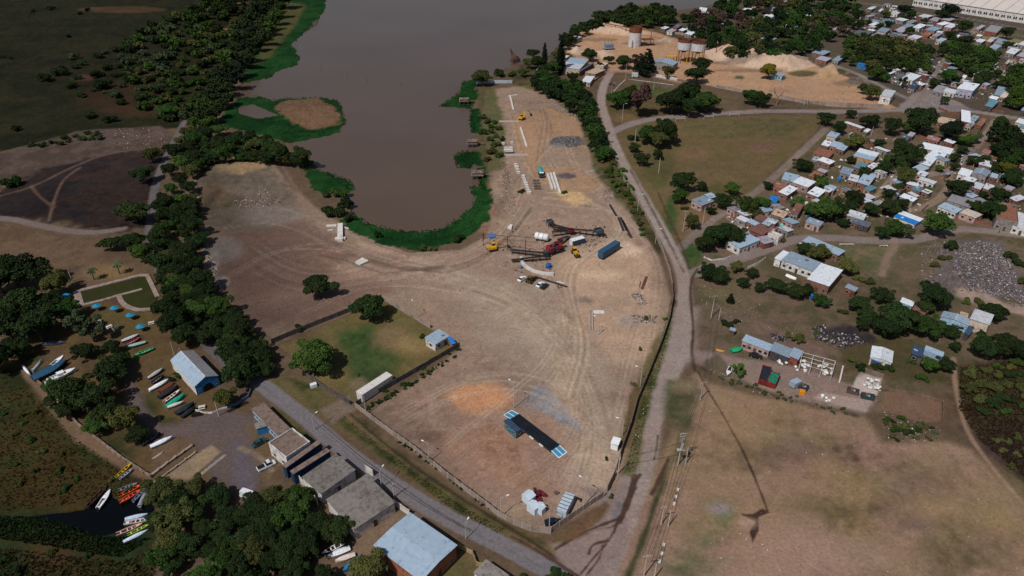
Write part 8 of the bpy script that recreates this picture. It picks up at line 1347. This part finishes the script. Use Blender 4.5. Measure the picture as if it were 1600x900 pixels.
# ------------------------------------------------------------------ bags, steel frame, tyres, people, litter
v = []; bm = bmesh.new(); bmesh.ops.create_icosphere(bm, subdivisions=2, radius=.5)
for q in bm.verts: q.co.z = q.co.z * .8 + .38; q.co *= 1 + .12 * math.sin(q.co.x * 7 + q.co.y * 5)
bgm = bpy.data.meshes.new('bulk_bag'); bm.to_mesh(bgm); bm.free(); bgm.materials.append(mat('white_bag_cloth', (212, 210, 206), var=.12, scale=2, rnd=.12))
def bags(poly, n_, label, group):
    xs = [p[0] for p in poly]; ys = [p[1] for p in poly]; k = 0
    while k < n_:
        x, y = RNG.uniform(min(xs), max(xs)), RNG.uniform(min(ys), max(ys))
        if inpoly(x, y, poly): o = link('bulk_bag', bgm); q = G(x, y); o.location = (q.x, q.y, RNG.choice((0, 0, 0, .6))); o.rotation_euler = (RNG.uniform(-.2, .2), 0, RNG.uniform(0, 6)); o.scale = (RNG.uniform(.7, 1.2),) * 3; tag(o, label, 'bag', group); k += 1
bags([(1214, 560), (1246, 566), (1246, 580), (1236, 574), (1212, 568)], 16, 'white bulk bag before the open sorting shed', 'white bags before the sorting shed'); bags([(1250, 565), (1264, 566), (1262, 584), (1250, 578)], 12, 'white bulk bag heaped at the left end of the steel frame', 'white bags at the left frame end'); bags([(1268, 566), (1300, 576), (1298, 588), (1280, 584)], 18, 'white bulk bag inside the steel frame', 'white bags inside the steel frame'); bags([(1354, 592), (1377, 596), (1374, 612), (1350, 604)], 22, 'white bulk bag on the upper concrete slab', 'white bags on the upper slab'); bags([(1284, 618), (1304, 622), (1302, 630), (1282, 626)], 6, 'white bulk bag on the lower concrete slab', 'white bags on the lower slab')
def steel_frame():
    b0 = G(1275, 568); o = thing('open_frame', 'roofless pale steel frame over white bags', 'steel frame', (b0.x, b0.y, 0)); P_ = lambda x, y, z=0: Vector((*(G(x, y) - b0).xy, z)); A = [(1251, 562), (1302, 576)]; B_ = [(1247, 580), (1297, 594)]
    for t in (0, .33, .66, 1):
        for (p, q) in ((A[0], A[1]), (B_[0], B_[1])): x = p[0] + (q[0] - p[0]) * t; y = p[1] + (q[1] - p[1]) * t; m = MB(); m.tube([P_(x, y), P_(x, y, 2.9)], .1, 5); m.build('post', WW, o)
        a = P_(A[0][0] + (A[1][0] - A[0][0]) * t, A[0][1] + (A[1][1] - A[0][1]) * t, 2.9); b_ = P_(B_[0][0] + (B_[1][0] - B_[0][0]) * t, B_[0][1] + (B_[1][1] - B_[0][1]) * t, 2.9); m = MB(); m.tube([a, b_], .09, 5); m.build('rafter', WW, o)
    for s in (0, .33, .66, 1): m = MB(); m.tube([P_(A[0][0] + (B_[0][0] - A[0][0]) * s, A[0][1] + (B_[0][1] - A[0][1]) * s, 3.0), P_(A[1][0] + (B_[1][0] - A[1][0]) * s, A[1][1] + (B_[1][1] - A[1][1]) * s, 3.0)], .08, 5); m.build('purlin', WW, o)
steel_frame(); slab_thing('concrete_beam', 'white beam standing askew right of the steel frame', 'beam', (1311, 598), (1316, 576), .4, 1.2, WCON)
def cage(p, q, label, col):
    c, ang, L_ = axis(p, q); o = thing('scrap_cage', label, 'scrap cage', (c.x, c.y, 0), ang); mt_ = mat('cage_%d' % col[0], col, rough=.6, var=.3)
    for s in (-1, 1):
        m = MB(); m.box((0, s * .9, .7), (L_, .06, 1.2)); m.build('side', mt_, o); m = MB(); m.box((s * L_ / 2, 0, .7), (.06, 1.8, 1.2)); m.build('end', mt_, o)
    for i in range(4): m = MB(); m.box((-L_ * .35 + i * L_ * .23, 0, .5 + RNG.uniform(0, .6)), (L_ * .18, 1.4, .6), rz=RNG.uniform(-.3, .3)); m.build('scrap', mat('scrap_%d' % i, ((60, 60, 64), (96, 84, 80), (150, 150, 150), (40, 60, 60))[i], var=.3), o)
cage((1323, 611), (1341, 616), 'brown scrap cage left on the concrete yard', (84, 66, 60)); cage((1345, 620), (1365, 624), 'dark green scrap cage right on the concrete yard', (44, 62, 60)); cage((1248, 605), (1262, 610), 'row of black scrap sacks on the recycling yard', (50, 54, 64))
boxbody((1236, 606), (1247, 601), 2.0, 1.7, (150, 162, 176), 'pale blue grey van front among the scrap', 'van', 'van', .4, None, 0, (-.3, .3)); slab_thing('orange_crate', 'orange crate pile before the scrap sacks', 'crate', (1248, 614), (1257, 616), 1.4, 1.2, mat('orange_plastic', (206, 130, 30)))
TY = MB(); N = 12
for i in range(N):
    for (r0, z0), (r1, z1) in (((.22, .0), (.42, .0)), ((.42, .0), (.42, .24)), ((.42, .24), (.22, .24)), ((.22, .24), (.22, .0))):
        a, b_ = i * 2 * math.pi / N, (i + 1) * 2 * math.pi / N; TY.add([(r0 * math.cos(a), r0 * math.sin(a), z0), (r0 * math.cos(b_), r0 * math.sin(b_), z0), (r1 * math.cos(b_), r1 * math.sin(b_), z1), (r1 * math.cos(a), r1 * math.sin(a), z1)], [(0, 1, 2, 3)])
tme = TY.mesh('tyre', BLK)
for i in range(8): o = link('tyre', tme); q = G(302 + (i % 4) * 4.2, 648 + (i // 4) * 2.5 - (i % 4) * .8); o.location = (q.x, q.y, 0); o.scale = (1.3,) * 3; tag(o, 'old tyre in the line before the last black boat', 'tyre', 'tyres before the boat house')
for i in range(7): o = link('tyre', tme); q = G(358 + i * 4.5, 643 - i * 2.2); o.location = (q.x, q.y, 0); o.scale = (1.3,) * 3; tag(o, 'old tyre along the blue grey gate wall', 'tyre', 'tyres along the gate wall')
def person(px, py, top, legs, label, az=0.0):
    "one continuous skinned body, standing with one foot ahead"
    q = G(px, py); me = bpy.data.meshes.new('person'); Vt = [(0, 0, .95), (0, 0, 1.2), (0, 0, 1.42), (0, 0, 1.5), (.02, 0, 1.66), (.1, .1, .93), (.16, .1, .5), (.14, .1, .08), (.28, .1, .03), (-.1, -.1, .93), (-.12, -.1, .5), (-.2, -.1, .08), (-.06, -.1, .03), (0, .21, 1.4), (.05, .27, 1.12), (.16, .25, .88), (0, -.21, 1.4), (-.04, -.27, 1.12), (.06, -.26, .88)]
    E_ = [(0, 1), (1, 2), (2, 3), (3, 4), (0, 5), (5, 6), (6, 7), (7, 8), (0, 9), (9, 10), (10, 11), (11, 12), (2, 13), (13, 14), (14, 15), (2, 16), (16, 17), (17, 18)]; me.from_pydata(Vt, E_, []); o = bpy.data.objects.new('person', me); COL.objects.link(o); sk_ = o.modifiers.new('skin', 'SKIN'); o.modifiers.new('sub', 'SUBSURF').levels = 1
    rad = [.15, .15, .17, .07, .12, .1, .075, .055, .045, .1, .075, .055, .045, .075, .055, .04, .075, .055, .04]
    for s_, r in zip(me.skin_vertices[0].data, rad): s_.radius = (r, r)
    me.skin_vertices[0].data[0].use_root = True
    dg = bpy.context.evaluated_depsgraph_get(); me2 = bpy.data.meshes.new_from_object(o.evaluated_get(dg)); o.modifiers.clear(); o.data = me2; me2.materials.clear()
    for mt_ in (mat('cloth_%d_%d_%d' % top, top), mat('cloth_%d_%d_%d' % legs, legs), mat('skin', (150, 104, 80)), mat('hair', (34, 28, 26))): me2.materials.append(mt_)
    for p in me2.polygons: z = p.center.z; p.material_index = 3 if z > 1.7 else 2 if z > 1.5 or (z < .98 and abs(p.center.y) > .2) else 0 if z > .98 else 1
    o.location = (q.x, q.y, 0); o.rotation_euler = (0, 0, az); return tag(o, label, 'person')
person(848, 425, (206, 110, 50), (60, 64, 90), 'person in an orange top standing inside the curved white wall', .4); person(872, 451, (40, 34, 44), (40, 40, 50), 'person in dark clothes right of the black car', 1.2); person(876, 450, (96, 46, 50), (36, 36, 44), 'person in a dark red top beside the one in dark clothes', 2.2); person(867, 772, (176, 90, 100), (90, 60, 70), 'person in a pink top between the white shelters and the container', 2); person(870, 773.5, (96, 76, 110), (50, 50, 62), 'person in a purple top beside the one in pink', .5); person(282, 550, (206, 206, 206), (60, 60, 70), 'person in a white shirt beside the long green boat', 3); person(1560, 365, (40, 40, 46), (46, 46, 54), 'person in dark clothes walking on the village road', 0)
def person_bike(px, py):
    q = G(px, py); o = thing('motorbike', 'dark motorbike on the lane between the village trees', 'motorbike', (q.x, q.y, 0), 1.0); a, b_ = wheel_mesh(.32, .14)
    for x in (-.65, .65): e = link('wheel', a, o); e.location = (x, 0, .32); link('rim', b_, e)
    m = MB(); m.box((0, 0, .65), (1.1, .3, .35)); m.build('body', mat('bike_red', (110, 34, 34), rough=.4), o); m = MB(); m.box((-.3, 0, .87), (.7, .26, .1)); m.build('seat', BLK, o); m = MB(); m.tube([(.62, 0, .35), (.45, 0, 1.05)], .04, 5); m.tube([(.42, -.35, 1.05), (.42, .35, 1.05)], .03, 5); m.build('handlebar', DSTEEL, o)
person_bike(1521, 234)
# loose litter, rubbish dump, rubble: nobody could count them
def scatter(name, polys, n_, s0, s1, cols, label, zfn=0, seed=1, flat=.5):
    rng = np.random.default_rng(seed); pts = []
    for pl in polys:
        xs = [p[0] for p in pl]; ys = [p[1] for p in pl]; k = 0; t = 0
        while k < n_ // len(polys) and t < n_ * 30:
            t += 1; x = rng.uniform(min(xs), max(xs)); y = rng.uniform(min(ys), max(ys))
            if inpoly(x, y, pl): g = G(x, y); pts.append((g.x, g.y)); k += 1
    p = np.array(pts); N = len(p); z = np.zeros(N)
    if zfn:
        for i in range(N): z[i] = max(0, hgt(*p[i]))
    s = rng.uniform(s0, s1, (N, 3)) * rng.uniform(.4, 1.2, (N, 1)); s[:, 2] *= flat; a = rng.uniform(0, 6.283, N); tl = rng.normal(0, .3, (N, 2)); ca, sa = np.cos(a), np.sin(a); cor = np.array([(x, y, q) for q in (-1, 1) for x, y in ((-1, -1), (1, -1), (1, 1), (-1, 1))]) * .5
    cor = cor * (1 - .3 * (cor[:, 2:3] > 0)); V = cor[None] * s[:, None] * rng.uniform(.7, 1.3, (N, 8, 3)); V[:, :, 2] += V[:, :, 0] * tl[:, :1] + V[:, :, 1] * tl[:, 1:]
    X = V[:, :, 0] * ca[:, None] - V[:, :, 1] * sa[:, None] + p[:, :1]; Y = V[:, :, 0] * sa[:, None] + V[:, :, 1] * ca[:, None] + p[:, 1:]; Z = V[:, :, 2] + (s[:, 2] * .4 + z)[:, None]
    F = np.array([(4, 5, 6, 7), (0, 1, 5, 4), (1, 2, 6, 5), (2, 3, 7, 6), (3, 0, 4, 7)]); FF = (F[None] + (np.arange(N) * 8)[:, None, None]).reshape(-1, 4)
    me = npmesh(name, np.stack([X, Y, Z], 2).reshape(-1, 3), FF, None); ms = [mat('bit_%d_%d_%d' % c, c, var=.25, scale=2) for c in cols]
    for q in ms: me.materials.append(q)
    me.polygons.foreach_set('material_index', np.repeat(rng.integers(0, len(ms), N), 5).astype(np.int32)); o = link(name, me); return tag(o, label, None, None, 'stuff')
RUBC = ((150, 148, 150), (122, 118, 126), (196, 194, 192), (88, 78, 74), (104, 92, 86), (96, 86, 86), (76, 68, 68), (120, 98, 92), (60, 76, 100), (140, 122, 108), (54, 48, 50), (110, 102, 104), (84, 72, 66), (66, 58, 56))
scatter('rubbish_dump', [[(1492, 385), (1530, 376), (1562, 384), (1585, 420), (1592, 455), (1560, 462), (1510, 455), (1488, 430)]], 5600, .15, .65, RUBC, 'rubbish dump of pale plastic and rags on the right slope', 1, 5); scatter('rubbish', [[(1425, 430), (1488, 400), (1510, 458), (1440, 448)], [(1440, 380), (1490, 374), (1480, 400), (1440, 420)], [(1570, 465), (1605, 445), (1605, 480), (1580, 480)]], 900, .15, .6, RUBC, 'scattered rubbish around the edges of the dump', 1, 6)
YD = ((206, 200, 196), (176, 170, 166), (120, 104, 96), (150, 92, 70), (60, 90, 130), (92, 82, 78), (226, 224, 220), (70, 64, 62), (160, 140, 120))
scatter('yard_clutter', [[(1180, 340), (1240, 300), (1330, 240), (1420, 200), (1460, 290), (1440, 330), (1380, 345), (1240, 350)], [(1440, 225), (1590, 240), (1600, 330), (1520, 330), (1480, 300)], [(1130, 340), (1220, 330), (1250, 350), (1190, 385)], [(1440, 100), (1600, 70), (1600, 160), (1450, 150)], [(1300, 10), (1480, 25), (1580, 60), (1480, 66), (1320, 62)], [(1380, 100), (1450, 110), (1430, 145), (1390, 130)]], 3600, .3, 1.5, YD, 'clutter of boards, rags and junk in the village yards', 0, 7, .6)
scatter('rubble', [[(296, 285), (306, 280), (316, 330), (306, 330)], [(318, 395), (335, 400), (350, 460), (335, 455)], [(308, 255), (330, 245), (400, 245), (400, 250), (330, 256)], [(150, 205), (250, 198), (265, 225), (180, 235)], [(936, 300), (952, 292), (962, 312), (946, 316)], [(985, 460), (1000, 458), (1012, 476), (1000, 478)], [(985, 493), (1025, 493), (1025, 505), (990, 505)], [(855, 150), (912, 182), (908, 190), (860, 160)], [(362, 315), (420, 300), (440, 320), (380, 330)], [(780, 240), (800, 250), (805, 340), (785, 330)]], 2200, .2, .8, ((150, 132, 124), (122, 104, 96), (172, 156, 148), (100, 84, 76)), 'broken rubble heaps around the edges of the yard', 1, 8, .6)
scatter('grey_stones', [[(860, 222), (870, 214), (905, 213), (914, 226), (890, 232)]], 900, .2, .9, ((96, 90, 90), (74, 70, 72), (120, 114, 116)), 'grey broken stones heaped on the sand pad', 1, 9, .6)
scatter('litter', [[(1090, 600), (1480, 700), (1600, 830), (1600, 900), (1050, 900)], [(1052, 480), (1046, 530), (1010, 650), (985, 740), (975, 735), (1030, 530)], [(1120, 470), (1330, 530), (1300, 550), (1150, 520)], [(1380, 640), (1480, 690), (1380, 690)], [(1100, 572), (1150, 592), (1330, 642), (1325, 650), (1140, 604)], [(1362, 655), (1400, 690), (1470, 690), (1480, 670), (1440, 660)], [(1080, 440), (1200, 470), (1160, 500), (1095, 490)], [(20, 520), (180, 600), (100, 640), (40, 590)]], 700, .08, .3, ((196, 214, 210), (190, 186, 182), (226, 226, 224), (60, 52, 48), (80, 70, 60)), 'specks of litter and stones scattered over the dry fields', 0, 10)
scatter('scrap_heap', [[(1268, 512), (1290, 508), (1296, 535), (1275, 532)], [(1300, 520), (1335, 522), (1352, 535), (1320, 545), (1295, 540)], [(1205, 522), (1230, 528), (1225, 534), (1205, 528)]], 1000, .25, .8, ((40, 36, 42), (52, 46, 50), (160, 156, 156), (66, 60, 66), (34, 32, 36), (46, 42, 46), (84, 76, 76)), 'black and white scrap heaps behind the recycling shed', 0, 11, .7)
scatter('machine_debris', [[(745, 352), (850, 345), (872, 400), (860, 432), (800, 425), (750, 405)], [(875, 355), (945, 350), (950, 385), (900, 400)]], 260, .2, 1.1, ((60, 52, 50), (40, 36, 38), (150, 138, 130), (110, 70, 52), (176, 168, 160), (92, 78, 70)), 'scrap, beams and stones strewn around the crushing plant', 0, 13, .5)
scatter('chair_pile', [[(70, 594), (92, 590), (112, 596), (84, 604), (70, 602)]], 110, .3, .8, ((214, 216, 212), (196, 200, 196)), 'heap of white plastic chairs below the white cabin cruiser', 0, 12, 1.2)
# ------------------------------------------------------------------ labels worded from the neighbours
LMK = [('the burnt field', 80, 300), ('the dirt track by the burnt field', 130, 365), ('the long green pool', 175, 455), ('the large dark blue boat', 80, 580), ('the four boats on the lawn', 210, 535), ('the boat house', 303, 580), ('the row of laid up boats', 265, 615), ('the slipway', 295, 725), ('the mooring creek', 190, 800), ('the white club house', 450, 690), ('the warehouse', 650, 850), ('the upper grey shed', 512, 745), ('the walled grass lot', 560, 560), ('the white hut', 685, 525), ('the weighbridge', 838, 680), ('the white shelters', 834, 790), ('the yard entrance', 955, 755), ('the red crusher', 864, 390), ('the T shaped ramp', 532, 366), ('the fishing huts', 740, 220), ('the small excavator', 820, 182), ('the sand pad', 880, 195), ('the works house', 898, 100), ('the little blue roofed house', 848, 104), ('the white silo', 991, 60), ('the twin legged silos', 1077, 85), ('the triangle meadow', 1010, 140), ('the road fork', 955, 205), ('the reddish brown tree', 1000, 153), ('the sand plant wall', 1290, 163), ('the yellow green tree on the sand', 1202, 110), ('the chapel like building', 1385, 148), ('the big white roofed hall', 1512, 133), ('the blue tarpaulin house', 1354, 100), ('the grain store', 1540, 20), ('the railway wagons', 1517, 18), ('the red brick house by the railway', 1553, 43), ('the village junction', 1500, 262), ('the white pickup', 1500, 248), ('the shiny tin shed', 1533, 268), ('the cream walled house', 1450, 250), ('the ochre walled house', 1352, 240), ('the bright blue round tank', 1311, 280), ('the tall grey block house', 1246, 325), ('the small pink grey house', 1272, 345), ('the long grey tin house', 1255, 405), ('the big flat white roof', 1290, 428), ('the blue grey meadow house', 1098, 315), ('the tall white meadow pole', 1067, 345), ('the rusty roofs', 1188, 360), ('the pair of white benches', 1345, 384), ('the house on the bend', 1485, 322), ('the unfinished brick tower house', 1572, 332), ('the rubbish dump', 1540, 415), ('the low house with blue tarpaulin', 1420, 342), ('the recycling house', 1185, 537), ('the black car', 1180, 557), ('the white cabin', 1378, 548), ('the concrete slabs', 1345, 605), ('the corral', 1425, 635), ('the cream two storey house', 1535, 492), ('the footpath', 1500, 640), ('the drainage ditch', 1120, 640), ('the transformer pole', 1060, 700), ('the open meadow', 1150, 230), ('the village lane', 1230, 258), ('the long conveyor', 895, 365), ('the asphalt road', 600, 745), ('the brown wall', 1015, 585), ('the short village lane', 1380, 295), ('the tan long roof', 1480, 187), ('the dark blue roofed shack', 1402, 303), ('the white tin roofs', 1245, 285), ('the tin houses by the sand heaps', 1062, 44), ('the river spit', 960, 25), ('the white tower house', 1098, 14), ('the marsh grass', 60, 60), ('the palm trees', 165, 425), ('the park lawn', 200, 500), ('the steel frame', 1275, 570), ('the mixer truck', 845, 275), ('the lilac roofs', 1360, 25), ('the crowded tin roofs', 1420, 45), ('the orange brick walls', 1450, 52), ('the leafy block', 1510, 90), ('the blue grey village tank', 1337, 184), ('the motorbike', 1521, 234), ('the white block stack', 794, 236)]
ORD = ['nearest', 'second', 'third', 'fourth', 'fifth', 'sixth', 'seventh', 'eighth', 'ninth', 'tenth', 'eleventh', 'twelfth']
def relate():
    groups = {}
    for it in AUTO:
        o, desc, px, py = it; c = sorted(LMK, key=lambda q: (q[1] - px) ** 2 + (q[2] - py) ** 2 * 2)
        for q in c[:10]:
            dx, dy = px - q[1], py - q[2]; dist = math.hypot(dx, dy * 1.4)
            rel = 'beside' if dist < 14 else 'right of' if dx > 0 and abs(dx) > 1.3 * abs(dy) else 'left of' if dx < 0 and abs(dx) > 1.3 * abs(dy) else 'behind' if dy < 0 else 'in front of'
            k = (desc, rel, q[0])
            if k not in groups: groups[k] = []
            if len(groups[k]) < 2 or q is c[9]: groups[k].append((dist, it)); break
    for (desc, rel, lm), its in groups.items():
        its.sort(key=lambda a: a[0])
        for i, (d, it) in enumerate(its):
            if len(desc.split()) + len(lm.split()) > 10 and len(its) > 1: desc = desc.replace(' house', '').replace('small ', '')
            pre = '' if len(its) == 1 else ('nearer ', 'farther ')[i] if len(its) == 2 else ORD[min(i, 11)] + ' '
            txt = f'{pre}{desc} {rel} {lm}'
            it[0]['label'] = txt; it[0]['group'] = it[0].get('group') or ('village houses' if it[0]['category'] == 'house' else 'scattered shrubs' if it[0]['category'] == 'shrub' else 'scattered trees')
relate()
